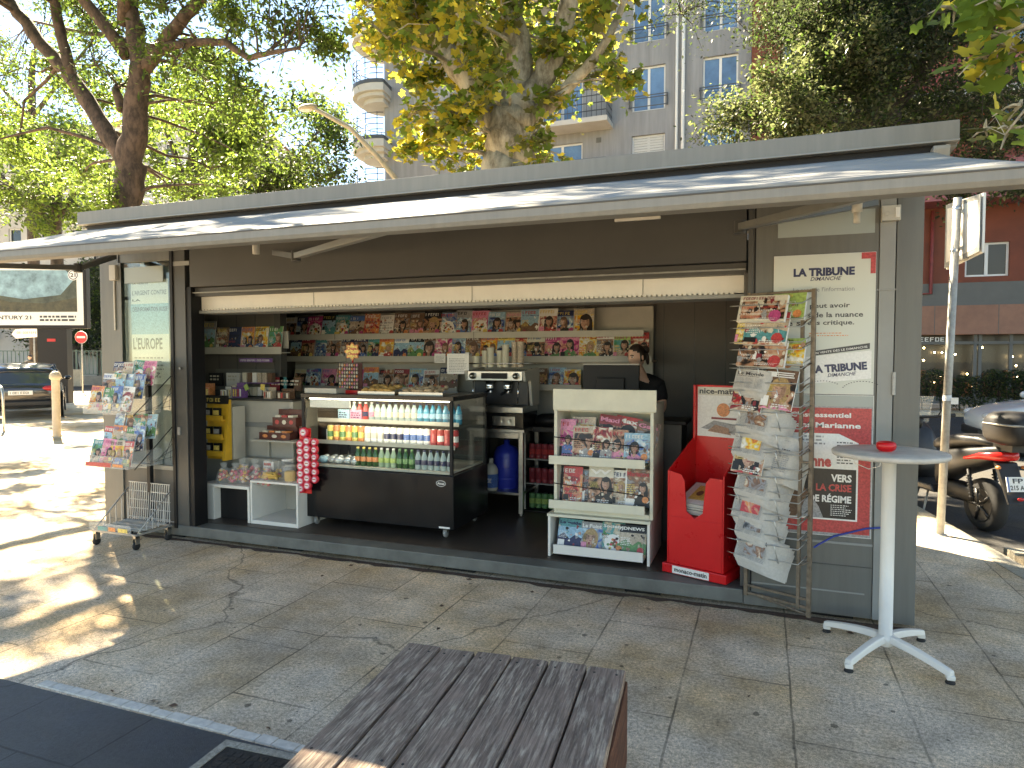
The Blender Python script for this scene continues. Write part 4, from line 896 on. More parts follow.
# ================================================================ till, monitor and the shopkeeper
g=G(); g.box(-1.62,5.60,.134,-.62,5.64,1.10,'grey_paint_dark'); g.box(-1.66,5.56,1.101,-.58,6.0,1.13,'black'); g.box(-1.62,5.641,.134,-1.58,5.98,1.10,'grey_paint_dark'); g.box(-.66,5.641,.134,-.62,5.98,1.10,'grey_paint_dark')
o=g.build('cashier_desk',bevel=.004); tag(o,'dark cashier desk behind the white magazine display','desk')
a=PY(585,365,5.75); b=PY(641,405,5.75)
t=thing('monitor','black till screen seen from behind on the cashier desk','monitor',((a.x+b.x)/2-.02,5.78,1.131))
w_=b.x-a.x; g=G(); g.box(-w_/2,-.02,.10,w_/2,.02,a.z-1.131,'black'); g.box(-w_/4,-.05,.16,w_/4,-.02,.34,'black'); g.build('screen_housing',t,local=True,bevel=.006)
g=G(); g.tube([(0,-.02,.0),(0,-.02,.12)],.03,'black'); g.box(-.12,-.1,0,.12,.08,.015,'black'); g.build('stand',t,local=True)
g=G(); g.box(-w_/2,-.022,a.z-1.131+.001,w_/2,.02,a.z-1.131+.012,'off_white'); g.build('top_edge',t,local=True)
for i,(dx,m_,nm,cat) in enumerate(((.0,'galv','small grey card reader on the cashier desk','card reader'),(.22,'off_white','white receipt pile on the cashier desk','receipts'),(.34,'ink_blue','blue and orange lighter box on the cashier desk','box'))):
    a=PY(608+i*17,404,5.62); g=G(); 
    if i==2: g.box(-.04,0,0,.0,.04,.05,'ink_blue'); g.box(.001,0,0,.04,.04,.05,'ink_orange')
    elif i==0: g.prism([(0,0),(.1,0),(.1,.06),(0,.03)],'x',-.04,.04,m_)
    else:
        for k in range(5): g.box(-.04+.003*k,0,.006*k,.04,.06,.006*k+.005,m_)
    o=g.build(cat.replace(' ','_'),loc=(a.x,5.60,1.131),local=True,bevel=.002); tag(o,nm,cat)

def skinned(name,verts,edges,radii,mats,parent=None,sub=2,root=0):
    me=bpy.data.meshes.new(name); me.from_pydata(verts,edges,[]); 
    for m in mats: me.materials.append(MATS[m])
    o=bpy.data.objects.new(name,me); COL.objects.link(o)
    if parent: o.parent=parent
    sk=o.modifiers.new('s','SKIN'); sk.use_smooth_shade=True
    lay=me.skin_vertices[0].data if me.skin_vertices else None
    if lay is None:
        bm=__import__('bmesh').new(); bm.from_mesh(me); bm.verts.layers.skin.verify(); bm.to_mesh(me); bm.free(); lay=me.skin_vertices[0].data
    for i,r in enumerate(radii): lay[i].radius=r if isinstance(r,tuple) else (r,r); lay[i].use_root=(i==root)
    md=o.modifiers.new('ss','SUBSURF'); md.levels=sub; md.render_levels=sub
    return o
M('skin_body',(.66,.41,.30),.5,noise=(20,.08)); M('skin_dark',(.30,.12,.08),.5); M('hair_dark',(.028,.017,.012),.45,noise=(60,.4),bump=.3,bscale=150)
M('tshirt_black',(.012,.012,.014),.8,noise=(20,.3),bump=.2,bscale=40); M('trousers',(.03,.035,.05),.8); M('jacket_grey',(.10,.09,.08),.8)
def head_mesh(s=1.0):
    """head about .23 high, centre at origin, face towards -y"""
    g=G(); seg,rings=28,22; v=[]
    for i in range(rings+1):
        ph=math.pi*i/rings
        for k in range(seg):
            t=2*math.pi*k/seg; x=math.sin(ph)*math.cos(t); y=math.sin(ph)*math.sin(t); z=math.cos(ph)
            fx=.074*(1-.28*max(0,-z)**1.5); fy=.094*(1-.12*max(0,-z)); px,py,pz=x*fx,y*fy,z*.115
            if y<0:
                front=-y
                py+=0.008*math.exp(-((pz-.012)/.016)**2)*math.exp(-((abs(px)-.030)/.018)**2)*front   # eye sockets
                py-=.024*math.exp(-(px/.0115)**2)*math.exp(-((pz+.018)/.020)**2)*front               # nose
                py-=.008*math.exp(-(px/.03)**2)*math.exp(-((pz+.058)/.010)**2)*front                 # lips
                py-=.010*math.exp(-(px/.028)**2)*math.exp(-((pz+.095)/.016)**2)                      # chin
            v.append((px*s,py*s,pz*s))
    f=[(i*seg+k,(i+1)*seg+k,(i+1)*seg+(k+1)%seg,i*seg+(k+1)%seg) for i in range(rings) for k in range(seg)]
    g.add(v,f,'skin_body',True)
    for sd_ in (-1,1):
        g.ell((sd_*.030*s,-.077*s,.014*s),(.013*s,.008*s,.006*s),'ink_white',10,6); g.ell((sd_*.030*s,-.084*s,.014*s),(.008*s,.003*s,.006*s),'ink_black',8,5)
        g.tube([(sd_*.014*s,-.088*s,.030*s),(sd_*.032*s,-.088*s,.036*s),(sd_*.048*s,-.076*s,.030*s)],.0045*s,'hair_dark',5)
        g.ell((sd_*.074*s,.006*s,-.005*s),(.008*s,.018*s,.030*s),'skin_body',8,6)
    g.tube([(-.022*s,-.084*s,-.058*s),(0,-.094*s,-.055*s),(.022*s,-.084*s,-.058*s)],[.003*s,.0055*s,.003*s],'skin_dark',6)
    return g
def finger_set(o_name,base,dirv,palm_n,parent,s=1.0,matn='skin_body',curl=.5):
    """palm plus four fingers and a thumb as one skinned surface"""
    d=Vector(dirv).normalized(); n=Vector(palm_n).normalized(); sd_=d.cross(n).normalized(); b=Vector(base)
    V=[b,b+d*.045*s]; E_=[(0,1)]; Rr=[(.024*s,.016*s),(.030*s,.015*s)]
    for i,(off,L_) in enumerate(((-.027,.070),(-.009,.078),(.009,.073),(.026,.058))):
        p=b+d*.082*s+sd_*off*s; V.append(p); E_.append((1,len(V)-1)); Rr.append(.0095*s)
        q=p
        for k in range(3):
            ang=curl*(k+1)*.55; dd=(d*math.cos(ang)+n*math.sin(ang)); q=q+dd*L_*s/3; V.append(q); E_.append((len(V)-2,len(V)-1)); Rr.append((.0088-.0009*k)*s)
    p=b+d*.03*s-sd_*.035*s; V.append(p); E_.append((0,len(V)-1)); Rr.append(.011*s)
    for k in range(2):
        p=p+(d*.6-sd_*.55+n*.35).normalized()*.03*s; V.append(p); E_.append((len(V)-2,len(V)-1)); Rr.append((.0105-.001*k)*s)
    return skinned(o_name,[tuple(v) for v in V],E_,Rr,[matn],parent,1)
# woman: head top at pixel (640,346), plane y=6.15
hp=PY(634,359,6.12)
t=thing('person','person with tied-back dark hair and black T-shirt looking down at the till','person',(hp.x+.05,6.2,.134))
o=skinned('body',[(0,0,.86),(0,.01,1.05),(0,.02,1.24),(0,.01,1.36),(-.01,-.02,1.47),(-.015,-.04,1.55),
   (.17,.03,1.34),(.22,-.02,1.14),(.15,-.18,1.02),(.06,-.30,1.04),(-.17,.0,1.33),(-.24,-.06,1.12),(-.24,-.26,1.03),(-.20,-.36,1.05),
   (.09,0,.80),(.10,0,.46),(.10,.03,.06),(.10,-.12,.03),(-.09,0,.80),(-.10,0,.46),(-.10,.03,.06),(-.10,-.12,.03)],
   [(0,1),(1,2),(2,3),(3,4),(4,5),(3,6),(6,7),(7,8),(8,9),(3,10),(10,11),(11,12),(12,13),(0,14),(14,15),(15,16),(16,17),(0,18),(18,19),(19,20),(20,21)],
   [(.15,.11),(.13,.095),(.15,.10),(.12,.075),.05,.05,.062,.045,.037,.024,.062,.045,.037,.024,.09,.06,.04,.035,.09,.06,.04,.035],['skin_body'],t)
def sleeve(name,pts,rr,m,par,caps=True):
    g=G(); g.tube(pts,rr,m,16); o=g.build(name,par,local=True); o.modifiers.new('s','SUBSURF').levels=1; return o
# shirt: its own surface a little outside the body
o=skinned('shirt',[(0,0,.88),(0,.01,1.05),(0,.02,1.24),(0,.01,1.40),(-.015,-.015,1.47),(.17,.03,1.345),(.215,-.01,1.18),(-.17,.0,1.335),(-.235,-.05,1.17)],
   [(0,1),(1,2),(2,3),(3,4),(3,5),(5,6),(3,7),(7,8)],[(.165,.125),(.148,.11),(.165,.115),(.13,.088),(.055,.055),.078,.064,.078,.064],['tshirt_black'],t)
g=G(); fake_title(g,-.07,1.13,.10,.016,-.135,I('grey'),rng); g.build('chest_print',t,local=True)
o=skinned('trousers',[(0,0,.92),(.09,0,.80),(.10,0,.46),(.10,.03,.10),(-.09,0,.80),(-.10,0,.46),(-.10,.03,.10)],[(0,1),(1,2),(2,3),(0,4),(4,5),(5,6)],[(.17,.13),.105,.075,.06,.105,.075,.06],['trousers'],t)
g=head_mesh(1.0); hd=g.build('head',t,local=True); hd.location=(-.03,-.075,1.628); hd.rotation_euler=(R_(14),R_(5),R_(-38))
g=G(); seg,rings=24,14; v=[];f=[]
for i in range(rings+1):
    ph=math.pi*.62*i/rings
    for k in range(seg):
        tt=2*math.pi*k/seg; x,y,z=math.sin(ph)*math.cos(tt),math.sin(ph)*math.sin(tt),math.cos(ph)
        cut=.0
        if y<-.30+.35*abs(x)*0 and z<.62-.25*abs(x): cut=1
        q=.97 if cut else 1.0
        v.append((x*.080*q,y*.101*q+(.03 if cut else .004),z*.122*q+.002))
f=[(i*seg+k,(i+1)*seg+k,(i+1)*seg+(k+1)%seg,i*seg+(k+1)%seg) for i in range(rings) for k in range(seg)]
g.add(v,f,'hair_dark',True); g.ell((0,.120,.035),(.042,.04,.045),'hair_dark',12,8); g.ell((0,.13,-.05),(.022,.02,.07),'hair_dark',10,7)
g.build('hair',hd,local=True)
t.scale=(.935,.935,.935)
finger_set('hand',(.06,-.31,1.035),(-.3,-.9,-.05),(0,0,-1),t); finger_set('hand',(-.20,-.37,1.05),(.1,-.9,-.05),(0,0,-1),t)
for sx in (-.10,.10):
    g=G(); g.ell((sx,-.06,.045),(.05,.13,.045),'black',12,8); g.build('shoe',t,local=True)

# ================================================================ white magazine display
t=thing('magazine_display','cream magazine display cabinet standing on a low box at the front of the kiosk','display cabinet',(-1.12,4.86,.134))
g=G()
g.box(-1.525,4.86,.134,-1.505,5.46,.44,'white_paint'); g.box(-.775,4.86,.134,-.755,5.46,.44,'white_paint'); g.box(-1.53,4.85,.441,-.75,5.46,.462,'cream_board'); g.box(-1.504,5.1,.134,-.776,5.12,.44,'black'); g.build('low_box',t,bevel=.003)
g=G(); g.box(-1.49,4.90,.463,-1.465,5.30,1.25,'cream_board'); g.box(-.765,4.90,.463,-.74,5.42,1.30,'cream_board'); g.box(-1.464,5.26,.463,-.766,5.28,1.25,'cream_board'); g.box(-1.49,5.281,.463,-.766,5.42,1.24,'cream_board')
g.box(-1.464,4.90,.463,-.766,5.25,.50,'cream_board'); g.build('upper_cabinet',t,bevel=.003)
g=G(); g.box(-1.495,4.885,1.251,-.72,4.91,1.41,'cream_board'); g.box(-1.495,4.911,1.24,-.74,4.95,1.25,'cream_board'); g.build('header_board',t,bevel=.003)
for z in (.53,.865):
    g=G(); g.box(-1.51,4.83,z-.02,-.79,4.842,z+.045,'cream_board'); g.box(-1.50,4.843,z-.02,-.80,5.2,z-.008,'cream_board'); g.build('shelf',t,bevel=.002)
g=G(); g.prism([(4.835,.165),(4.835,.235),(4.845,.235),(4.845,.177),(5.08,.177),(5.08,.165)],'x',-1.475,-.80,'white_paint'); g.box(-.803,4.83,.16,-.80,5.08,.36,'clear_plastic'); g.build('bottom_tray',t,bevel=.002)
for z in (.68,1.03):
    g=G(); g.tube([(-1.48,4.845,z+.02),(-.80,4.835,z-.03)],.004,'black',5); g.ell((-.82,4.836,z-.028),(.018,.006,.006),'black',8,5); g.build('retaining_cord',t)
def dm(x,z,w,h,lab,bg,mo,real=None,tc=None,y=4.93,roll=0,lean=-.18):
    return magazine((x,y,z),w,h,lean=lean,roll=roll,label=lab,group='magazines in the cream display cabinet',bg=bg,motif=mo,real=real,tcol=tc)
U='on the upper display shelf'
dm(-1.42,.875,.15,.30,'women\'s magazine with red title block at the left end '+U,'pink','one',None,"red",4.96)
dm(-1.30,.92,.19,.27,'beige magazine with pink title behind the front row '+U,'beige','two',None,'magenta',5.03)
dm(-1.12,.94,.17,.27,'red magazine lying askew behind the front row '+U,'dark_red','face','Maxi','pink',5.04,.12)
dm(-.99,.93,.20,.27,'magazine with a cropped red title behind the front row '+U,'red','face','Maxi','white',5.06,.16)
dm(-.83,.92,.17,.25,'tilted brown magazine with a portrait at the right end '+U,'brown','face','Gala','pink',5.00,.16)
dm(-1.27,.875,.18,.255,'beige cover with dark-haired woman second in the front row '+U,'beige','one',None,'red',4.945)
dm(-1.13,.875,.15,.25,'white cover with two people third in the front row '+U,'white','two',None,'red',4.94)
dm(-1.01,.875,.15,.235,'cream cover with red rounded title, fourth in front row '+U,'cream','one',None,'red',4.945)
dm(-.87,.875,.19,.215,'pale blue cover with a standing woman, front row '+U,'sky','one','','white',4.94)
L2='on the lower display shelf'
dm(-1.45,.543,.10,.27,'black cover with red corner at the left end '+L2,'black','text',None,'white',4.97)
dm(-1.36,.543,.15,.27,'red news magazine with white capitals second '+L2,'red','text',None,'white',4.95)
dm(-1.25,.543,.12,.25,'dark grey magazine with teal title third '+L2,'navy','text',None,'sky',4.97)
dm(-1.14,.543,.19,.28,'cream magazine with a tall white W '+L2,'cream','one','W','white',4.94)
dm(-.99,.543,.15,.26,'pale magazine with red circles in the middle right '+L2,'white','one',None,'navy',4.96)
dm(-.86,.543,.19,.28,'white cover with red title Marianne over a black picture '+L2,'white','one','Marianne','red',4.94)
L3='in the bottom display tray'
dm(-1.375,.182,.19,.235,'turquoise and green cover with dark blue title '+L3,'teal','land','Le guide','navy',4.90,.03,-.32)
dm(-1.20,.182,.17,.225,'dark cover with a man\'s face and white title '+L3,'grey','face','Le Point','white',4.90,.0,-.32)
dm(-1.04,.182,.17,.235,'dark green cover with white title '+L3,'green','food','Society','white',4.90,.0,-.32)
dm(-.89,.182,.20,.23,'black cover with wide white title beside the right edge '+L3,'black','land','JDNEWS','white',4.895,.0,-.32)

# ================================================================ red newspaper bin
t=thing('newspaper_bin','bright red newspaper dispenser with a tall back board at the platform edge','newspaper bin',(-.435,4.735,.134),R_(-20))
g=G(); g.prism([(-.23,-.02),(.24,-.02),(.25,.47),(-.22,.47)],'z',0,.065,'red_gloss'); g.build('base_plinth',t,local=True,bevel=.006)
g=G()
g.prism([(-.19,.0),(.20,.0),(.20,.012),(-.19,.012)],'z',.066,.40,'red_gloss')
g.prism([(-.19,.40),(-.19,.72),(-.10,.70),(-.075,.66),(-.06,.45),(.0,.405),(.06,.45),(.08,.66),(.11,.70),(.20,.70),(.20,.40)],'y',.0,.012,'red_gloss')
g.prism([(.0,.066),(.0,.72),(.42,.93),(.42,.066)],'x',-.202,-.191,'red_gloss'); g.prism([(.0,.066),(.0,.72),(.42,.93),(.42,.066)],'x',.201,.212,'red_gloss')
g.box(-.19,.013,.40,.20,.42,.41,'red_gloss'); g.build('box_body',t,local=True,bevel=.002)
g=G(); g.box(-.202,.421,.066,.212,.445,1.31,'red_gloss'); g.box(-.202,.39,.90,-.185,.42,1.31,'red_gloss'); g.box(.195,.39,.90,.212,.42,1.31,'red_gloss'); g.build('back_board',t,local=True,bevel=.004)
g=G(); g.rect(-.18,.93,.19,1.295,.4195,'ink_white'); g.rect(-.18,1.235,.19,1.295,.4185,'ink_cream'); g.text('nice-matin',-.165,1.245,.30,.04,.4175,'ink_ink',.03)
g.disc(.02,1.13,.05,.05,.418,'ink_orange',20); g.rect(-.07,1.06,.12,1.075,.4175,I('dark_red')); g.poly([(-.15,.99),(.14,.95),(.17,1.02),(-.05,1.05)],.418,'ink_grey'); g.poly([(-.1,.97),(.08,.95),(.06,1.0),(-.04,1.02)],.4175,'ink_tan'); g.build('poster',t,local=True)
g=G(); g.rect(-.15,.006,.12,.058,-.0215,'ink_white'); g.text('monaco-matin',-.135,.018,.24,.03,-.0225,'ink_ink',.03); g.build('name_sticker',t,local=True)
t2=thing('newspaper_pile','pile of yellow-fronted newspapers inside the red bin','newspapers',(-.435+.0765,4.735+.205,.60),R_(-20))
for i in range(9):
    g=G(); a=rng.uniform(-.01,.01); g.box(-.155+a,-.17+a,i*.009,.16+a,.17,i*.009+.008,'ink_newsprint')
    if i==8:
        g.add([(-.15,-.16,.0815),(.155,-.16,.0815),(.155,.16,.0815),(-.15,.16,.0815)],[(0,1,2,3)],I('white')); g.add([(-.10,-.10,.0825),(.14,-.10,.0825),(.14,.12,.0825),(-.10,.12,.0825)],[(0,1,2,3)],I('yellow'))
        for k in range(3): g.add([(-.05+k*.06+.025*math.cos(q),.0+.04*math.sin(q),.0835) for q in np.linspace(0,6.28,12)],[tuple(range(12))],I('brown'))
    g.build('newspaper',t2,local=True)
t2.rotation_euler.x=.28

# ================================================================ newspaper rack, swung out from the wall
t=thing('newspaper_rack','tall grey steel wire rack of newspapers hanging in front of the right-hand wall','rack',(-.09,4.60,0),R_(-24))
LW=.40
g=G(); 
for x in (.0,LW): g.box(x-.012,-.012,.10 if x==0 else .06,x+.012,.012,2.06,'rusty_steel')
g.box(LW-.075,-.01,.10,LW-.055,.01,2.05,'rusty_steel')
for z in (.11,.16,1.0,2.04): g.box(.0,-.008,z,LW,.008,z+.016,'rusty_steel')
g.tube([(0,.01,.12),(LW,.01,.07)],.009,'rusty_steel',6); g.build('frame',t,local=True,bevel=.002)
tiers=[(1.86,'cream'),(1.72,'red'),(1.585,'cream'),(1.47,'news'),(1.33,'mag'),(1.20,'news'),(1.06,'news'),(.95,'gold'),(.80,'news'),(.66,'news'),(.53,'news'),(.38,'news')]
for i,(z,k) in enumerate(tiers):
    g=G(); z=z-.0
    for dz in (.02,.11):
        g.tube([(LW-.01,0,z+dz+.04),(LW-.03,-.10,z+dz),(-.03,-.14,z+dz),(-.07,-.13,z+dz)],.0035,'steel',5)
    for x in (.0,.12,.24): g.tube([(x,0,z-.02),(x,-.07,z-.015),(x+.0,-.14,z+.12)],.003,'steel',5)
    g.tube([(LW-.06,0,z-.01),(LW-.02,-.05,z+.01),(LW+.0,0,z+.03)],.005,'rusty_steel',5)
    g.build('wire_pocket',t,local=True)
# the papers (each a thing, placed in the rack's frame)
RA=R_(-24); RB=Vector((-.09,4.60,0))
def rk(x,y,z): return RB+Vector((x*math.cos(RA)-y*math.sin(RA),x*math.sin(RA)+y*math.cos(RA),z))
def newspaper(loc,w,h,label,title=None,pic=None,rz=0,lean=.3,roll=0,folds=7,serif=0,mastcol='ink'):
    g=G(); r=random.Random(int(loc[2]*1000))
    nx_=8
    for L in range(folds):
        V=[];off=L*.007
        for j in range(5):
            for i in range(nx_+1):
                u=i/nx_; v_=j/4; V.append((-w/2+w*u*(1-.28*max(0,u-.68))+r.uniform(-.001,.001)+off*.6,off-.016*math.sin(u*3.1)+.010*math.sin(v_*5+L)*u+max(0,u-.68)*.34*(1+.25*math.sin(L*1.7+v_*3)),h*v_-off*1.2-.012*u*u*(1-v_)))
        F=[(j*(nx_+1)+i,j*(nx_+1)+i+1,(j+1)*(nx_+1)+i+1,(j+1)*(nx_+1)+i) for j in range(4) for i in range(nx_)]
        g.add(V,F,I('newsprint'),True)
        n0=len(V); g.add([(a,b+.004,c) for a,b,c in V],[f[::-1] for f in F],I('newsprint'),True)
    y=-.0225; w0=w; w=w*.74; X_=g.X; g.X=Matrix.Translation((-w0*.12,0,0))
    if title: g.text(title,-w*.40,h*.70,w*.78,h*.17,y,I(mastcol),.012 if serif else .03)
    g.lines(-w*.42,h*.62,w*.40,h*.68,y,I('ink'),1,r,.4); g.lines(-w*.42,h*.86,w*.4,h*.9,y,I('grey'),1,r,.4)
    for c_ in range(3): g.lines(-w*.42+c_*w*.29,h*.06,-w*.42+c_*w*.29+w*.25,h*(.58 if c_!=1 or not pic else .26),y,I('grey'),10 if c_!=1 or not pic else 4,r,.45,.12)
    if pic:
        g.rect(-w*.22,h*.24,w*.34,h*.66,y-.001,'photo_print_%d'%{'grey':6,'yellow':4,'red':7}[pic])
    o=g.build('newspaper',local=True); o.location=loc; o.rotation_euler=(-lean,roll,RA+rz); 
    return tag(o,label,'newspaper','newspapers in the tall rack')
for i,(z,k) in enumerate(tiers):
    p=rk(.14,-.115,z); pl=['topmost','second','third','fourth','fifth','sixth','seventh','eighth','ninth','tenth','eleventh','lowest'][i]+' pocket of the wire rack'
    if k=='cream':
        magazine(rk(.13,-.12,z),.30,.17,rz=RA,lean=-.3,roll=.03,t=.025,label='{bg} paperback booklet in the '+pl,group='booklets in the tall rack',bg='cream',motif='text',tcol='dark_red',cat='booklet',name='booklet',real=None)
        magazine(rk(.27,-.06,z+.01),.2,.17,rz=RA,lean=-.3,t=.02,label='olive booklet tucked behind in the '+pl,group='booklets in the tall rack',bg='lime',motif='text',cat='booklet',name='booklet')
    elif k=='red':
        magazine(rk(.15,-.12,z),.27,.21,rz=RA,lean=-.28,roll=.05,t=.02,label='red booklet with white corner in the '+pl,group='booklets in the tall rack',bg='red',motif='land',tcol='white',cat='booklet',name='booklet')
        magazine(rk(.00,-.125,z+.01),.08,.19,rz=RA,lean=-.28,roll=.05,t=.01,label='yellow edged booklet left of the red one, '+pl,group='booklets in the tall rack',bg='yellow',motif='text',cat='booklet',name='booklet')
    elif k=='mag':
        for q,dx in enumerate((.04,.23)): magazine(rk(dx,-.13-.005*q,z-.02+.02*q),.2,.25,rz=RA,lean=-.3,roll=.08,t=.012,label=('left' if q==0 else 'right')+' one of two magazines with a big white letter, '+pl,group='magazines in the tall rack',bg='brown' if q else 'dark_red',motif='face',real='E',tcol='white')
    elif k=='gold':
        magazine(rk(.06,-.15,z-.03),.2,.22,rz=RA,lean=-.3,roll=.06,t=.008,label='gold cover with a red-haired portrait in the '+pl,group='magazines in the tall rack',bg='beige',motif='face',tcol='yellow')
        newspaper(rk(.24,-.09,z-.02),.22,.24,'folded newspaper behind the gold magazine, '+pl,None,None,roll=.15)
    else:
        tt={3:('Le Monde',None),5:(None,'grey'),6:(None,'yellow'),8:(None,'grey'),9:("L'EUROPE",'red'),10:(None,'grey'),11:('LA STAMPA','grey')}[i]
        newspaper(rk(.10+.012*((i*7)%3),-.135,z-.03+.012*((i*5)%3)),(.30,.27,.31)[i%3],(.165,.15,.17)[i%3] if i!=3 else .13,'folded newspaper'+(' headed '+tt[0] if tt[0] else ' with a '+('dark' if tt[1]=='grey' else 'yellow')+' picture')+' in the '+pl,tt[0],tt[1],roll=.07+.03*(i%3),rz=-.06*(i%2),serif=1)

# ================================================================ bar table with the red ashtray
t=thing('bar_table','tall white round bar table on a four-star foot in front of the red poster','table',(.650,4.165,0))
g=G(); g.lathe([(.27,1.105),(.283,1.108),(.288,1.118),(.288,1.128),(.283,1.135),(.1,1.137)],M('table_top',(.50,.47,.42),.5,noise=(12,.18)),seg=48); g.build('table_top',t,local=True)
g=G(); g.lathe([(.035,.10),(.035,1.08),(.10,1.095),(.12,1.104)],'white_paint',seg=24); g.build('column',t,local=True)
for k,a in enumerate((140,51,-45,-126)):
    g=G(); ca,sa=math.cos(R_(a)),math.sin(R_(a)); P=[]
    for u in np.linspace(0,1,8): P.append((.03+.34*u,.115-.055*u**1.6-.0))
    V=[]; 
    for r_,z in P:
        hw=.026-.004*(r_/.37); th=.035-.01*(r_/.37)
        for s_,dz in ((-hw,-th),(-hw*.75,.006),(hw*.75,.006),(hw,-th)): V.append((r_*ca-s_*sa,r_*sa+s_*ca,z+dz))
    F=[(i*4+q,(i+1)*4+q,(i+1)*4+(q+1)%4,i*4+(q+1)%4) for i in range(7) for q in range(4)]+[(0,1,2,3),(31,30,29,28)]
    g.add(V,F,'white_paint',False)
    r_=.36; g.box(r_*ca-.02,r_*sa-.02,.02,r_*ca+.02,r_*sa+.02,.045,'white_paint')
    o=g.build('leg',t,local=True,bevel=.006)
    f=G(); f.lathe([(.022,0),(.024,.006),(.016,.02)],'rubber',(r_*ca,r_*sa,0),12); fo=f.build('glide',o,local=True)
g=G(); g.lathe([(.03,.055),(.05,.07),(.05,.10),(.045,.12)],'white_paint',seg=20); g.build('hub',t,local=True)
g=G(); g.tube([(-.18,0,1.10),(-.17,.0,1.06),(-.1,0,1.03),(-.045,0,1.05),(-.04,0,1.10)],.003,'chrome',6); g.build('wire_hook',t,local=True)
g=G(); g.lathe([(.028,0),(.046,.012),(.05,.03),(.047,.045),(.036,.053),(.030,.050),(.030,.038),(.02,.034)],'red_gloss',seg=28)
o=g.build('ashtray',loc=(.628,4.13,1.138),local=True); tag(o,'shiny red round ashtray on the white bar table','ashtray')

# ================================================================ postcard/magazine stand on castors, left
t=thing('rolling_magazine_stand','wire rack on castors with clear trays of magazines at the left corner','magazine stand',(-5.25,4.43,0))
X0,X1,Y0,Y1=-5.50,-4.99,4.20,4.57
g=G(); 
for a,b in (((X0,Y0),(X1,Y0)),((X1,Y0),(X1,Y1)),((X1,Y1),(X0,Y1)),((X0,Y1),(X0,Y0))): g.tube([(*a,.13),(*b,.13)],.011,'galv',4,smooth=False)
for x in (X0,X1): g.tube([(x,Y0+.02,.14),(x,Y1,.45)],.006,'galv',6)
g.build('base_frame',t)
for x in (X0+.02,X1-.02):
    for y in (Y0+.02,Y1-.02):
        g=G(); g.lathe([(.028,-.014),(.034,-.009),(.034,.009),(.028,.014)],'rubber',(x,y,.034),14,'x'); g.prism([(y-.02,.05),(y+.02,.05),(y+.025,.11),(y-.02,.12)],'x',x-.018,x-.015,'steel'); g.prism([(y-.02,.05),(y+.02,.05),(y+.025,.11),(y-.02,.12)],'x',x+.015,x+.018,'steel'); g.box(x-.018,y-.02,.10,x+.018,y+.02,.122,'steel'); g.build('castor',t)
g=G(); g.box(-5.265,4.56,.14,-5.225,4.60,1.60,'black'); g.build('mast',t,bevel=.003)
g=G()
for i in range(19):
    x=X0+.02+i*(X1-X0-.04)/18; g.tube([(x,Y0+.03,.16),(x,Y0+.05,.15),(x,Y1-.03,.16),(x,Y1,.50)],.004,'wire_bright',4)
for j in range(5): g.tube([(X0,Y1-.02*0-.01+.01*(j>0),.18+.08*j),(X1,Y1-.01,.18+.08*j)],.0045,'wire_bright',4)
for j in range(4): g.tube([(X0,Y0+.1+j*.1,.155),(X1,Y0+.1+j*.1,.155)],.004,'wire_bright',4)
for x in (X0,X1):
    for k in range(7): g.tube([(x,Y0+.05+k*.06,.15),(x,Y0+.05+k*.06,.18+.045*k)],.004,'wire_bright',4)
g.build('wire_basket',t)
g=G(); g.box(X0,Y0-.03,.145,X1-.02,Y0-.026,.215,'clear_plastic'); g.rect(X0+.1,.15,X0+.21,.185,Y0-.031,I('teal')); g.rect(X0+.23,.15,X0+.31,.185,Y0-.031,I('orange')); g.rect(X0+.34,.15,X0+.45,.185,Y0-.031,I('yellow')); g.build('front_lip',t)
for zz,nm in ((1.16,'upper_tray'),(.70,'lower_tray')):
    g=G(); g.box(X0-.02,Y0-.05,zz,X1-.02,Y0-.045,zz+.10,'clear_plastic'); g.box(X0-.02,Y0-.045,zz,X1-.02,4.50,zz+.005,'clear_plastic'); g.box(X1-.02,Y0-.05,zz,X1-.015,4.5,zz+.14,'clear_plastic'); g.box(X0-.02,Y0-.045,zz,X0-.015,4.5,zz+.14,'clear_plastic')
    g.tube([(X0-.02,Y0-.05,zz+.10),(X1-.02,Y0-.05,zz+.10),(X1-.02,4.5,zz+.35)],.003,'galv',5); g.tube([(X1-.0,Y0,zz-.01),(X1,4.6,zz+.32),(X1,4.6,zz-.02)],.005,'dark_metal',5)
    for k in range(5): g.tube([(X1,Y0+.05+k*.08,zz+.02),(X1,4.6,zz+.05+.06*k)],.002,'dark_metal',4)
    if zz<1: g.rect(X0,.71,X0+.30,.745,Y0-.052,I('red')); g.rect(X0+.32,.715,X0+.44,.74,Y0-.052,I('orange'))
    g.build(nm,t)
for zz,T in ((1.18,'upper'),(.72,'lower')):
    for j in range(3):
        n=4
        for i in range(n):
            bgs=['orange','sky','beige','white','teal','green','navy','red','lime','pink','blue','cream']; bg=bgs[(i*5+j*3+(T=='lower')*4)%12]
            magazine((X0+.055+i*.12+rng.uniform(-.01,.01)+.02*j,Y0+.0+j*.10,zz+.11*j+rng.uniform(-.01,.01)),.155,.215,rz=rng.uniform(-.12,.08),lean=-.22,roll=rng.uniform(-.06,.06),
              label=bg.replace('sky','pale blue')+' magazine, '+['front','middle','back'][j]+' row, '+T+' rolling tray, '+nth(i,n),group='magazines on the rolling stand',bg=bg,motif=rng.choice(['one','land','two','food']))

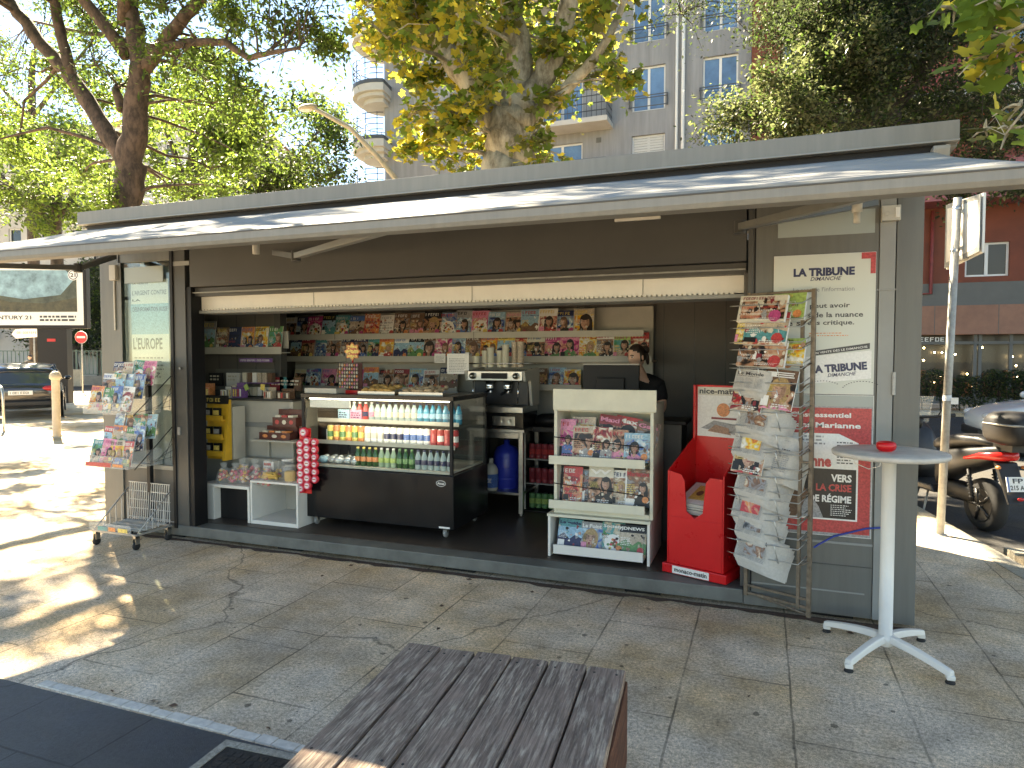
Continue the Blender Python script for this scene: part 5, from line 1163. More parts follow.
# ================================================================ wooden bench in the foreground
def wood_mat(name,c1,c2,c3):
    m=bpy.data.materials.new(name); m.use_nodes=True; n=m.node_tree; L=n.links; b=n.nodes['Principled BSDF']; b.inputs['Roughness'].default_value=.75; b.inputs['Specular IOR Level'].default_value=.25
    tc=n.nodes.new('ShaderNodeTexCoord'); mp=n.nodes.new('ShaderNodeMapping'); mp.inputs['Scale'].default_value=(34,3.4,34); L.new(tc.outputs['Object'],mp.inputs[0])
    def noise(sc,det,vec,rg=.6):
        t=n.nodes.new('ShaderNodeTexNoise'); t.inputs['Scale'].default_value=sc; t.inputs['Detail'].default_value=det; t.inputs['Roughness'].default_value=rg; L.new(vec,t.inputs['Vector']); return t
    a=noise(2.2,8,mp.outputs[0],.7); c=noise(5,5,tc.outputs['Object']); 
    mp2=n.nodes.new('ShaderNodeMapping'); mp2.inputs['Scale'].default_value=(80,3,80); L.new(tc.outputs['Object'],mp2.inputs[0]); e=noise(1.5,4,mp2.outputs[0],.7)
    r=n.nodes.new('ShaderNodeValToRGB'); r.color_ramp.elements[0].position=.46; r.color_ramp.elements[0].color=(*c1,1); r.color_ramp.elements[1].position=.62; r.color_ramp.elements[1].color=(*c2,1)
    L.new(a.outputs[0],r.inputs[0])
    r2=n.nodes.new('ShaderNodeMapRange'); r2.inputs[1].default_value=.5; r2.inputs[2].default_value=.62; L.new(c.outputs[0],r2.inputs[0])
    mx=n.nodes.new('ShaderNodeMix'); mx.data_type='RGBA'; L.new(r2.outputs[0],mx.inputs[0]); L.new(r.outputs[0],mx.inputs[6]); mx.inputs[7].default_value=(*c3,1)
    r3=n.nodes.new('ShaderNodeMapRange'); r3.inputs[1].default_value=.35; r3.inputs[2].default_value=.65; r3.inputs[3].default_value=.55; r3.inputs[4].default_value=1.35; L.new(e.outputs[0],r3.inputs[0])
    m2=n.nodes.new('ShaderNodeMix'); m2.data_type='RGBA'; m2.blend_type='MULTIPLY'; m2.inputs[0].default_value=1; L.new(mx.outputs[2],m2.inputs[6]); L.new(r3.outputs[0],m2.inputs[7]); L.new(m2.outputs[2],b.inputs['Base Color'])
    bp=n.nodes.new('ShaderNodeBump'); bp.inputs['Strength'].default_value=.6; bp.inputs['Distance'].default_value=.004; L.new(e.outputs[0],bp.inputs['Height']); L.new(bp.outputs[0],b.inputs['Normal'])
    MATS[name]=m; return name
wood_mat('weathered_wood',(.20,.14,.108),(.46,.36,.27),(.27,.19,.145)); wood_mat('red_wood',(.10,.04,.025),(.19,.085,.05),(.12,.055,.035))
fl=PZ(407,643,.45); fr=PZ(627,670,.45); ex=(fr-fl).normalized(); ang=math.atan2(ex.y,ex.x)
bw=(fr-fl).length; t=thing('bench','low square bench of weathered dark planks in the foreground','bench',(fl.x,fl.y,0),ang)
BL=1.55; pw=bw/6
# planks run towards the viewer; the far end is skewed a little like the photo
for i in range(6):
    g=G(); x0=i*pw+.004; x1=(i+1)*pw-.004; y0=rng.uniform(-.006,.006)
    n=14; V=[]
    for k in range(n+1):
        y=y0-BL*k/n
        for (xx,zz) in ((x0,.415),(x0,.443),(x0+.004,.449+rng.uniform(-.0008,.0008)),(x1-.004,.449+rng.uniform(-.0008,.0008)),(x1,.443),(x1,.415)): V.append((xx+rng.uniform(-.0012,.0012),y,zz))
    F=[(k*6+q,(k+1)*6+q,(k+1)*6+(q+1)%6,k*6+(q+1)%6) for k in range(n) for q in range(6)]+[(5,4,3,2,1,0),tuple(n*6+q for q in range(6))]
    g.add(V,F,'weathered_wood')
    for yy in (-.05,-.78,-1.5):
        for xx in (x0+.03,x1-.03): g.disc(0,0,0,0,0,'iron',3) if 0 else g.lathe([(.005,.449),(.005,.4505),(.003,.451)],'iron',(xx,yy,0),8)
    g.build('plank',t,local=True)
g=G(); g.box(bw-.03,-BL+.01,.10,bw+.004,-.012,.413,'red_wood'); g.build('side_panel',t,local=True,bevel=.004)
g=G(); g.box(-.004,-BL+.01,.10,.03,-.012,.413,'red_wood'); g.build('side_panel',t,local=True,bevel=.004)
g=G(); g.box(.031,-.045,.10,bw-.031,-.012,.413,'red_wood'); g.build('end_panel',t,local=True,bevel=.004)
for x in (.08,bw-.16):
    for y in (-.2,-BL+.12):
        g=G(); g.box(x,y,0,x+.08,y+.08,.41,'red_wood'); g.build('leg',t,local=True)

# ================================================================ street things, right-hand side
t=thing('sign_post','leaning galvanised post with a traffic sign seen edge-on right of the kiosk','sign post',(1.551,7.19,0))
g=G(); g.tube([(1.551,7.19,0),(1.622,7.19,3.09)],.034,'galv',14); g.lathe([(.06,0),(.06,.01)],'galv',(1.551,7.19,0),14); g.build('pole',t)
g=G(); g.X=Matrix.Translation((1.69,7.2,0))@Matrix.Rotation(R_(10),4,'Z'); g.prism([(-.30,2.56),(.36,2.50),(.36,3.10),(-.30,3.05)],'x',-.02,-.012,'galv'); g.prism([(-.31,2.55),(.37,2.49),(.37,3.11),(-.31,3.06)],'x',.0,.02,'white_paint'); g.prism([(-.26,2.6),(.32,2.55),(.32,3.06),(-.26,3.01)],'x',-.023,-.021,'white_paint'); g.X=Matrix(); g.box(1.60,7.17,2.95,1.69,7.21,2.98,'galv'); g.box(1.60,7.17,2.62,1.69,7.21,2.65,'galv'); o=g.build('sign_plate',t); 
g=G(); g.X=Matrix.Translation((1.69,7.2,0))@Matrix.Rotation(R_(10),4,'Z'); g.prism([(-.26,2.60),(.32,2.55),(.32,3.05),(-.26,3.0)],'x',.0205,.022,'ink_blue'); g.build('sign_face',t)
g=G(); 
for z in (2.60,2.98): g.lathe([(.038,z),(.04,z+.01),(.038,z+.035)],'steel',(1.551+.023*z,7.19,0),14)
g.build('clamp',t)
g=G(); g.lathe([(.0365,1.25),(.0365,1.30)],'ink_white',(1.579,7.19,0),14); g.box(1.60,7.15,1.22,1.66,7.155,1.28,'ink_white'); g.build('sticker',t)

def wheel(par,x,z,r,wid,y=0,spokes=5,tyre='rubber',rim='galv'):
    g=G(); g.lathe([(r*.62,-wid*.42),(r*.86,-wid*.5),(r*.97,-wid*.32),(r,0),(r*.97,wid*.32),(r*.86,wid*.5),(r*.62,wid*.42)],tyre,(x,y,z),28,'y')
    w=g.build('wheel',par,local=True)
    h=G(); h.lathe([(r*.60,-wid*.44),(r*.63,-wid*.46),(r*.63,wid*.46),(r*.60,wid*.44)],rim,(x,y,z),24,'y'); h.lathe([(r*.18,-wid*.5),(r*.18,wid*.5)],rim,(x,y,z),12,'y')
    for k in range(spokes):
        a=2*math.pi*k/spokes; h.tube([(x,y-wid*.5,z),(x+r*.6*math.cos(a),y-wid*.46,z+r*.6*math.sin(a))],r*.06,rim,6); h.tube([(x,y+wid*.5,z),(x+r*.6*math.cos(a),y+wid*.46,z+r*.6*math.sin(a))],r*.06,rim,6)
    h.build('rim',w,local=True); return w
M('bike_dark',(.012,.013,.015),.45,metal=0,coat=.1); M('bike_black',(.008,.008,.009),.5); M('tail_red',(.5,.02,.02),.15); M('seat_vinyl',(.015,.016,.018),.45,bump=.1)
def loft(sec,m,close=True,nseg=16,power=.55):
    """sec: list of (x, zc, half_w, half_h); squarish ellipse sections"""
    g=G(); V=[]
    for x,zc,hw,hh in sec:
        for k in range(nseg):
            a=2*math.pi*k/nseg; c,s_=math.cos(a),math.sin(a)
            V.append((x,hw*math.copysign(abs(c)**power,c),zc+hh*math.copysign(abs(s_)**power,s_)))
    n=len(sec); F=[(i*nseg+k,i*nseg+(k+1)%nseg,(i+1)*nseg+(k+1)%nseg,(i+1)*nseg+k) for i in range(n-1) for k in range(nseg)]+[tuple(range(nseg))[::-1],tuple((n-1)*nseg+k for k in range(nseg))]
    g.add(V,F,m,True); return g
def scooter(loc,rz,label,case=True,plate=('FP','215 AB'),body='bike_dark',grp='parked scooters'):
    t=thing('scooter',label,'scooter',loc,rz,grp)
    wheel(t,-.70,.27,.27,.14,rim='dark_metal'); wheel(t,.72,.27,.26,.11,rim='dark_metal')
    loft([(-1.02,.86,.05,.03),(-.98,.84,.10,.06),(-.8,.78,.15,.10),(-.5,.70,.17,.13),(-.2,.62,.16,.16),(-.05,.5,.12,.16)],body).build('rear_cowl',t,local=True)
    loft([(-.90,.90,.08,.025),(-.72,.92,.14,.05),(-.4,.89,.16,.07),(-.12,.83,.15,.07),(.02,.80,.10,.05),(.08,.78,.05,.03)],'seat_vinyl').build('seat',t,local=True)
    g=G(); g.prism([(-.15,.28),(.42,.28),(.46,.36),(-.1,.36)],'y',-.19,.19,body); g.build('footboard',t,local=True,bevel=.02)
    loft([(.36,.50,.16,.20),(.44,.66,.20,.26),(.54,.74,.19,.26),(.64,.72,.15,.20),(.74,.66,.08,.12),(.80,.62,.03,.05)],body).build('front_shield',t,local=True)
    g=G(); g.tube([(.50,0,.9),(.44,0,1.04)],.04,'bike_black'); g.tube([(.38,-.34,1.08),(.43,-.15,1.06),(.43,.15,1.06),(.38,.34,1.08)],.016,'bike_black'); 
    for s_ in (-1,1): g.tube([(.385,s_*.24,1.078),(.375,s_*.36,1.082)],.023,'rubber')
    g.build('handlebar',t,local=True)
    for s_ in (-1,1):
        g=G(); g.tube([(.42,s_*.2,1.08),(.43,s_*.28,1.20)],.007,'bike_black',6); g.ell((.43,s_*.30,1.24),(.012,.065,.04),'bike_black',12,8); g.ell((.418,s_*.30,1.24),(.004,.055,.032),'chrome',12,8); g.build('mirror',t,local=True)
    g=G(); g.prism([(.56,.98),(.60,.98),(.48,1.30),(.46,1.30)],'y',-.17,.17,'clear_plastic'); g.build('windscreen',t,local=True)
    g=G(); g.ell((.70,0,.80),(.05,.12,.06),'ink_white',12,8); g.build('headlight',t,local=True)
    loft([(.44,.50,.03,.02),(.55,.56,.07,.03),(.72,.58,.08,.03),(.9,.52,.07,.03),(.98,.44,.03,.02)],body).build('front_mudguard',t,local=True)
    for s_ in (-.075,.075):
        g=G(); g.tube([(.54,s_,.72),(.72,s_,.27)],.018,'galv'); g.build('fork',t,local=True)
        g=G(); g.tube([(-.62,s_*1.75,.62),(-.70,s_*1.75,.30)],.018,'bike_black'); 
        for k in range(8): g.lathe([(.028,-.006),(.03,0),(.028,.006)],'bike_black',(-.63-.008*k,s_*1.75,.56-.03*k),10)
        g.build('shock_absorber',t,local=True)
    loft([(-.80,.32,.06,.05),(-.55,.34,.09,.09),(-.25,.34,.09,.10),(-.05,.33,.06,.07)],'bike_black').build('engine_block',t,local=True)
    g=G(); g.tube([(.0,-.14,.26),(-.3,-.17,.27),(-.42,-.19,.30),(-.85,-.20,.42)],[.02,.025,.05,.055],'bike_black',12); g.build('exhaust',t,local=True)
    g=loft([(-1.06,.81,.05,.035),(-.98,.80,.12,.05),(-.80,.78,.165,.045),(-.60,.73,.178,.02)],'tail_red'); g.build('tail_light',t,local=True)
    g=G(); g.prism([(-1.16,.36),(-1.13,.36),(-.92,.74),(-.98,.74)],'y',-.10,.10,'bike_black'); g.build('rear_mudguard',t,local=True,bevel=.01)
    # number plate facing back (-x)
    g=G(); g.X=Matrix.Translation((-1.13,0,.55))@Matrix.Rotation(R_(-90),4,'Z')@Matrix.Rotation(R_(-14),4,'X')
    g.box(-.105,-.004,-.065,.105,.004,.075,'ink_white'); g.rect(-.105,-.065,-.085,.075,-.005,I('blue')); g.rect(.085,-.065,.105,.075,-.005,I('blue'))
    g.text(plate[0],-.05,.015,.10,.045,-.006,I('ink'),.03); g.text(plate[1],-.08,-.05,.16,.045,-.006,I('ink'),.03); g.build('number_plate',t,local=True)
    g=G(); g.ell((-1.17,0,.42),(.012,.035,.018),'tail_red',10,6); g.build('reflector',t,local=True)
    for s_ in (-1,1):
        g=G(); g.ell((-1.03,s_*.12,.70),(.03,.02,.018),'ink_orange',8,6); g.build('indicator',t,local=True)
    g=G(); g.tube([(.05,.12,.30),(-.05,.24,.02),(.0,.26,.0)],.012,'galv'); g.build('kickstand',t,local=True)
    if case:
        c=G(); c.v=[]; c=loft([(-1.33,1.08,.12,.10),(-1.28,1.08,.19,.15),(-1.1,1.08,.225,.165),(-.95,1.08,.22,.16),(-.86,1.07,.17,.12),(-.84,1.06,.10,.08)],'bike_black',power=.6); cs=c.build('top_case',t,local=True)
        c=loft([(-1.34,1.125,.10,.012),(-1.29,1.125,.205,.014),(-1.1,1.125,.232,.014),(-.93,1.125,.222,.012),(-.85,1.12,.12,.01)],'galv',power=.6); c.build('trim_band',cs,local=True)
        g=G(); g.box(-1.15,-.08,.86,-.85,.08,.93,'bike_black'); g.build('rack_plate',t,local=True)
    return t
hd_=R_(110); rw=PZ(985,531,-.11); d_=Vector((math.cos(hd_),math.sin(hd_),0))
scooter(rw+d_*.70,hd_,'dark grey scooter with a top case and white number plate behind the sign post',grp=None)

# ---- cars
M('car_white',(.62,.66,.68),.2,coat=.6); M('car_black',(.02,.021,.024),.2,coat=.7); M('car_glass',(.03,.04,.05),.05,spec=.9); M('car_silver',(.35,.36,.37),.3,metal=.5,coat=.5); M('lamp_clear',(.6,.62,.64),.08,spec=.8)
def car(loc,rz,label,paint,L_=4.4,W_=1.8,H_=1.5,grp='parked cars',suv=True,plate=None,white_roof=False):
    """forward +x; body from shaped cross-sections"""
    t=thing('parked_car',label,'car',loc,rz,grp); hw=W_/2; h=L_/2
    st=[(-h,.55,.80,.72),(-h+.06,.38,.92,.88),(-h+.35,.24,1.0,.96),(-h+.9,.22,1.02,1.0),(0,.20,1.0,1.0),(h-1.3,.22,.98,1.0),(h-.8,.24,.92,.98),(h-.35,.26,.84,.92),(h-.08,.34,.74,.78),(h,.45,.62,.60)]
    k=H_/1.5; g=G(); V=[]; n=12
    for x,zb,zt,wf in st:
        zt*=k; w=hw*wf
        V+=[(x,-w*.90,zb),(x,-w,zb+.12),(x,-w,zb+(zt-zb)*.6),(x,-w*.955,zt-.05),(x,-w*.86,zt),(x,-w*.3,zt+.035),(x,w*.3,zt+.035),(x,w*.86,zt),(x,w*.955,zt-.05),(x,w,zb+(zt-zb)*.6),(x,w,zb+.12),(x,w*.90,zb)]
    F=[(i*n+q,(i+1)*n+q,(i+1)*n+(q+1)%n,i*n+(q+1)%n) for i in range(len(st)-1) for q in range(n)]+[tuple(range(n)),tuple((len(st)-1)*n+q for q in range(n))[::-1]]
    g.add(V,F,paint,True); b=g.build('body',t,local=True); md=b.modifiers.new('s','SUBSURF'); md.levels=md.render_levels=1
    # cabin: glass block with roof and pillars
    rs=[(-h+.12,.93*k,.80,.93*k),(-h+.38,.98*k,.80,1.28*k),(-h+.75,1.0*k,.80,1.43*k),(-.2,1.0*k,.80,1.47*k),(.45,.99*k,.80,1.43*k),(h-1.25,.98*k,.84,1.0*k)]
    g=G(); V=[]
    for x,zb,wf,zt in rs: V+=[(x,-hw*.93,zb-.03),(x,-hw*(.93-.18*min(1,(zt-zb)/.4)),zt-.02),(x,-hw*.3,zt+.005),(x,hw*.3,zt+.005),(x,hw*(.93-.18*min(1,(zt-zb)/.4)),zt-.02),(x,hw*.93,zb-.03)]
    F=[(i*6+q,(i+1)*6+q,(i+1)*6+(q+1)%6,i*6+(q+1)%6) for i in range(len(rs)-1) for q in range(6)]+[tuple(range(6)),tuple((len(rs)-1)*6+q for q in range(6))[::-1]]
    g.add(V,F,'car_glass',False); g.build('windows',t,local=True)
    g=G(); 
    for x0,x1,z0,z1 in ((-h+.33,-h+.75,1.27*k,1.445*k),(-h+.75,-.2,1.445*k,1.485*k),(-.2,.45,1.485*k,1.445*k)):
        g.add([(x0,-hw*.76,z0-.02),(x1,-hw*.76,z1-.02),(x1,-hw*.3,z1+.008),(x0,-hw*.3,z0+.008),(x1,hw*.3,z1+.008),(x0,hw*.3,z0+.008),(x1,hw*.76,z1-.02),(x0,hw*.76,z0-.02)],[(0,1,2,3),(3,2,4,5),(5,4,6,7)],'car_white' if white_roof else paint,True)
    o=g.build('roof',t,local=True); o.modifiers.new('s','SOLIDIFY').thickness=.03
    for s_ in (-1,1):
        g=G()
        for a,b_ in (((-h+.14,.96*k),(-h+.40,1.30*k)),((-.55,1.0*k),(-.5,1.45*k)),((.45,1.43*k),(h-1.25,.99*k)),((-h+.75,1.0*k),(-h+.65,1.40*k))):
            f=lambda z: hw*(.93-.18*min(1,max(0,(z-.98*k))/.42))+.006
            g.tube([(a[0],s_*f(a[1]),a[1]),(b_[0],s_*f(b_[1]),b_[1])],.03,paint,6)
        g.build('pillars',t,local=True)
        g=G(); g.ell((h-1.15,s_*(hw+.09),1.02*k),(.08,.09,.07),paint,12,8); g.build('wing_mirror',t,local=True)
        g=G(); g.ell((h-.20,s_*hw*.66,.70*k),(.16,.17,.075),'lamp_clear',14,8); g.build('headlight',t,local=True)
        g=G(); g.ell((-h+.07,s_*hw*.70,.82*k),(.08,.20,.075),'tail_red',14,8); g.build('tail_light',t,local=True)
        for x in (-h+.78,h-.82):
            w=wheel(t,x,.33,.33,.21,s_*(hw-.10),7)
            g=G(); g.lathe([(.37,-.012),(.39,0),(.37,.012)],'bike_black',(x,s_*(hw-.0),.35),28,'y'); g.build('wheel_arch',t,local=True)
    g=G(); g.box(-h-.02,-hw*.72,.36,-h+.2,hw*.72,.50,'bike_black'); g.build('rear_bumper',t,local=True,bevel=.03)
    g=G(); g.box(h-.15,-hw*.6,.30,h+.01,hw*.6,.46,'bike_black'); g.build('front_grille',t,local=True,bevel=.02)
    g=G(); g.box(-h-.008,-.26,.66*k,-h+.01,.26,.77*k,'ink_white'); g.X=Matrix.Translation((-h-.010,0,.68*k))@Matrix.Rotation(R_(-90),4,'Z'); 
    if plate: fake_title(g,-.22,.005,.44,.06,0,I('ink'),rng)
    g.build('number_plate',t,local=True)
    g=G(); g.tube([(-h+.22,-.1,1.02*k),(-h+.30,.25,1.06*k)],.01,'bike_black',5); g.build('rear_wiper',t,local=True)
    return t
p=PY(981,415,14.0); car((p.x+2.25,14.9,-.11),R_(180),'pale bluish white car with its nose behind the nearer scooter','car_white')
p=PZ(24,420,0); car((p.x-1.75,p.y+1.25,0),R_(143),'black car with a silver roof line seen from the back at the left edge','car_black',plate='EK-482-QX')
# ---- bollards, rack hoop
M('bollard_beige',(.42,.37,.28),.6,noise=(8,.2))
def bollard(loc,h,r,m,label,top=True):
    g=G(); prof=[(r*1.25,0),(r*1.25,.03),(r,.05),(r,h*.86)]
    if top: prof+=[(r*1.02,h*.87),(r*1.45,h*.89),(r*1.45,h*.93),(r*1.1,h*.97),(r*.5,h)]
    else: prof+=[(r,h*.97),(r*.6,h)]
    g.lathe(prof,m,seg=18); o=g.build('bollard',loc=loc,local=True); tag(o,label,'bollard','bollards on the pavement'); return o
p=PZ(57,437); bollard(p,1.36,.075,'bollard_beige','beige round-topped bollard nearest the black car')
p=PZ(65.6,394); bollard((p.x,p.y,0),1.1,.09,'galv','grey distant bollard left of the no-entry sign')
p=PZ(4,432); 
g=G(); a=PZ(-16,428); 
g.tube([(0,0,0),(0,0,.85),(-.06,.02,.97),(-.2,.08,1.0),(-.6,.25,1.0),(-.74,.31,.95),(-.78,.33,.85),(-.78,.33,0)],.025,'steel',10); g.tube([(0,0,.3),(-.78,.33,.3)],.02,'steel',8)
o=g.build('bike_hoop',loc=(p.x,p.y,0),local=True); tag(o,'steel bicycle hoop at the left edge of the pavement','bicycle hoop')
# ---- railing on a low wall
A=PZ(-45,385); B=PZ(150,385); dv=(B-A); LEN=dv.length; ra=math.atan2(dv.y,dv.x)
t=thing('railing','long green metal railing on a low pale wall across the far side of the street','railing',A,ra)
g=G(); g.box(0,-.15,0,LEN,.15,.55,M('low_wall',(.30,.28,.24),.8,noise=(2,.2))); g.build('wall_base',t,local=True)
M('rail_green',(.10,.15,.12),.5)
g=G(); g.box(0,-.02,.62,LEN,.02,.66,'rail_green'); g.box(0,-.02,1.98,LEN,.02,2.03,'rail_green'); g.build('rails',t,local=True)
g=G(); n=int(LEN/.24)
for i in range(n): g.box(i*.24,-.015,.66,i*.24+.04,.015,1.98,'rail_green')
g.build('balusters',t,local=True)
for i in range(int(LEN/2.4)+1):
    g=G(); g.box(i*2.4-.04,-.04,.55,i*2.4+.04,.04,2.08,'rail_green'); g.build('post',t,local=True)
g=G(); p=PZ(80,386); g.box(-.55,-.05,0,.55,.05,.95,'bollard_beige'); o=g.build('utility_box',loc=(p.x,p.y-.8,.2) if 0 else (p.x,p.y-.5,0),local=True,rz=ra,bevel=.02); tag(o,'pale utility panel against the railing under the no-entry sign','panel')
# no-entry sign
p=PZ(83,393); t=thing('no_entry_sign','red round no-entry sign with a white bar on a grey pole','traffic sign',p,YAW)
g=G(); g.tube([(0,0,0),(0,0,2.8)],.03,'galv',10); g.build('pole',t,local=True)
g=G(); g.lathe([(.28,-.045),(.285,-.03)],'ink_white',(0,0,2.55),28,'y'); g.disc(0,2.55,.265,.265,-.047,M('sign_red',(.55,.02,.03),.4),28); g.rect(-.19,2.51,.19,2.60,-.049,'white_paint'); g.build('sign_plate',t,local=True)
# direction sign
p=PZ(45,392); t=thing('direction_sign','white arrow-shaped direction sign pointing left below the billboard','direction sign',p,YAW)
g=G(); g.tube([(-.45,0,0),(-.45,0,3.1)],.035,'galv',10); g.build('pole',t,local=True)
g=G(); g.prism([(-1.45,2.73),(-1.25,2.52),(-.10,2.60),(-.08,3.02),(-1.25,2.95)],'y',-.07,-.04,'ink_white'); fake_title(g,-1.2,2.74,.95,.10,-.072,I('ink'),rng); g.build('sign_plate',t,local=True)
# billboard
dl=_ray(-22,300); dr=_ray(85,300); D_=24.0; a=Vector((dl[0]*D_,dl[1]*D_,0)); b=Vector((dr[0]*D_,dr[1]*D_,0)); w_=(b-a).length
t=thing('billboard','wide framed billboard with a landscape picture and small print on a dark post','billboard',(a+b)/2,math.atan2((b-a).y,(b-a).x))
g=G(); g.box(-w_/2-.12,-.1,2.66,w_/2+.10,.15,4.92,'black'); g.build('frame',t,local=True,bevel=.02)
g=G(); z0,z1=2.78,4.80; y=-.101; g.rect(-w_/2,z0,w_/2,z1,y,'ink_white'); g.rect(-w_/2+.2,3.25,w_/2-.22,4.72,y-.002,M('photo_dark',(.05,.06,.04),.4,noise=(2.5,.7)))
g.poly([(-w_/2+.4,3.9),(-.2,3.7),(w_/2-.8,3.85),(w_/2-.3,4.4),(w_/2-.6,4.72),(-w_/2+.7,4.72)],y-.004,M('photo_sky',(.18,.30,.36),.4,noise=(3,.5)))
g.poly([(-w_/2+.2,3.25),(w_/2-.22,3.25),(w_/2-.22,3.75),(.5,3.55),(-.7,3.6),(-w_/2+.2,3.9)],y-.006,M('photo_green',(.05,.045,.02),.4,noise=(5,.6)))
g.text('CENTURY 21',-w_/2+.45,2.98,1.5,.14,y-.008,I('ink'),.02); g.lines(.35,2.90,w_/2-.25,3.14,y-.008,I('ink'),2,random.Random(4),.6,.05)
g.disc(w_/2-.33,4.55,.19,.19,y-.008,'ink_white',20); g.disc(w_/2-.33,4.55,.165,.165,y-.010,'ink_navy',20); g.disc(w_/2-.33,4.55,.135,.135,y-.0115,'ink_white',20); g.text('21',w_/2-.43,4.48,.19,.14,y-.013,I('ink'),.04)
g.build('printed_face',t,local=True)
g=G(); g.box(.2,-.05,0,1.25,.25,2.66,'black'); g.rect(.55,2.2,.85,2.3,-.052,'red'); g.build('post',t,local=True)
# pedestrian
M('coat_brown',(.10,.085,.07),.8); p=PZ(31,392)
t=thing('person','pedestrian in a grey-brown jacket walking in front of the railing','person',p,R_(30))
skinned('body',[(0,0,.9),(0,0,1.1),(0,0,1.32),(0,0,1.44),(0,0,1.5),(.18,0,1.40),(.24,.06,1.14),(.20,-.1,.92),(-.18,0,1.40),(-.24,-.06,1.14),(-.20,.1,.92),(.09,-.05,.5),(.09,.12,.08),(.09,.0,.04),(-.09,.08,.5),(-.09,-.12,.08),(-.09,-.24,.04)],
   [(0,1),(1,2),(2,3),(3,4),(3,5),(5,6),(6,7),(3,8),(8,9),(9,10),(0,11),(11,12),(12,13),(0,14),(14,15),(15,16)],[(.15,.11),(.14,.10),(.17,.11),.07,.05,.065,.05,.03,.065,.05,.03,.08,.05,.04,.08,.05,.04],['trousers'],t)
skinned('jacket',[(0,0,.88),(0,0,1.1),(0,0,1.32),(0,0,1.46),(.19,0,1.40),(.25,.06,1.14),(.21,-.08,.95),(-.19,0,1.40),(-.25,-.06,1.14),(-.21,.08,.95)],[(0,1),(1,2),(2,3),(2,4),(4,5),(5,6),(2,7),(7,8),(8,9)],[(.18,.14),(.17,.13),(.19,.13),.08,.08,.065,.05,.08,.065,.05],['coat_brown'],t)
g=head_mesh(); h_=g.build('head',t,local=True); h_.location=(0,-.02,1.64)
g=G(); g.ell((0,.012,.03),(.082,.10,.10),'hair_dark',14,9); g.build('hair',h_,local=True)
for s_ in (-1,1): finger_set('hand',(s_*.205,-.1*s_-.0,.90),(0,-.1,-1),(-s_,0,0),t)

# ================================================================ buildings
M('render_grey',(.26,.26,.262),.85,noise=(.5,.22),bump=.2,bscale=8,streak=1); M('concrete_pale',(.48,.46,.42),.8,noise=(1,.12)); M('frame_white',(.70,.70,.68),.5)
M('win_glass',(.10,.20,.34),.08,spec=1.0,noise=(.5,.5)); M('curtain',(.45,.50,.55),.8); M('red_render',(.18,.05,.028),.8,noise=(1.2,.2)); M('red_tile',(.22,.04,.035),.6,noise=(3,.3)); M('pink_panel',(.32,.10,.10),.6,noise=(2,.2))
M('brown_band',(.27,.135,.09),.7,noise=(3,.15)); M('grey_band',(.12,.12,.112),.7,noise=(2,.1)); M('shop_dark',(.03,.025,.02),.3); M('rail_dark',(.06,.065,.07),.5); M('roller',(.55,.54,.50),.6)
M('shop_wood',(.15,.06,.025),.5,noise=(4,.4)); M('bulb',(1,1,1),emit=(1,.75,.42),estr=7)
def holes_wall(g,x0,x1,z0,z1,Y,holes,dep,m):
    xs=sorted({x0,x1}|{h[0] for h in holes}|{h[2] for h in holes}); zs=sorted({z0,z1}|{h[1] for h in holes}|{h[3] for h in holes})
    for a,b in zip(xs,xs[1:]):
        for c,d in zip(zs,zs[1:]):
            mx,mz=(a+b)/2,(c+d)/2
            if any(h[0]<mx<h[2] and h[1]<mz<h[3] for h in holes): continue
            g.add([(a,Y,c),(b,Y,c),(b,Y,d),(a,Y,d)],[(0,1,2,3)],m)
    for h in holes:
        a,c,b,d=h; 
        for q in (((a,Y,c),(a,Y+dep,c),(a,Y+dep,d),(a,Y,d)),((b,Y,c),(b,Y,d),(b,Y+dep,d),(b,Y+dep,c)),((a,Y,c),(b,Y,c),(b,Y+dep,c),(a,Y+dep,c)),((a,Y,d),(a,Y+dep,d),(b,Y+dep,d),(b,Y,d))): g.add(list(q),[(0,1,2,3)],m)
def window(par,x0,z0,x1,z1,Y,rail=True,shut=False,leaf=2,glass='win_glass'):
    g=G(); f=.07
    for b in ((x0,z0,x0+f,z1),(x1-f,z0,x1,z1),(x0+f,z1-f,x1-f,z1),(x0+f,z0,x1-f,z0+f)): g.box(b[0],Y-.04,b[1],b[2],Y+.03,b[3],'frame_white')
    for k in range(1,leaf): xm=x0+(x1-x0)*k/leaf; g.box(xm-.05,Y-.045,z0+f,xm+.05,Y+.03,z1-f,'frame_white')
    wn=g.build('window',par)
    g=G()
    if shut:
        n=int((z1-z0)/.1)
        for i in range(n): g.box(x0+f,Y-.06,z0+(z1-z0)*i/n,x1-f,Y-.03,z0+(z1-z0)*(i+.85)/n,'roller')
        g.build('roller_shutter',wn)
    else:
        g.box(x0+f,Y+.0,z0+f,x1-f,Y+.012,z1-f,glass); g.build('pane',wn)
        g=G(); n=24; V=[]
        for i in range(n+1): V+=[(x0+(x1-x0)*i/n,Y+.10+.03*math.sin(i*2.4),z0),(x0+(x1-x0)*i/n,Y+.10+.03*math.sin(i*2.4),z1)]
        g.add(V,[(2*i,2*i+2,2*i+3,2*i+1) for i in range(n)],'curtain',True); g.build('curtain',wn)
    if rail:
        g=G()
        for z in (z0+.12,z0+.45,z0+.55): g.box(x0-.12,Y-.30,z,x1+.12,Y-.27,z+.03,'rail_dark')
        for x in (x0-.1,x1+.07): g.box(x,Y-.27,z0+.12,x+.03,Y-.17,z0+.58,'rail_dark')
        g.build('guard_rail',par)
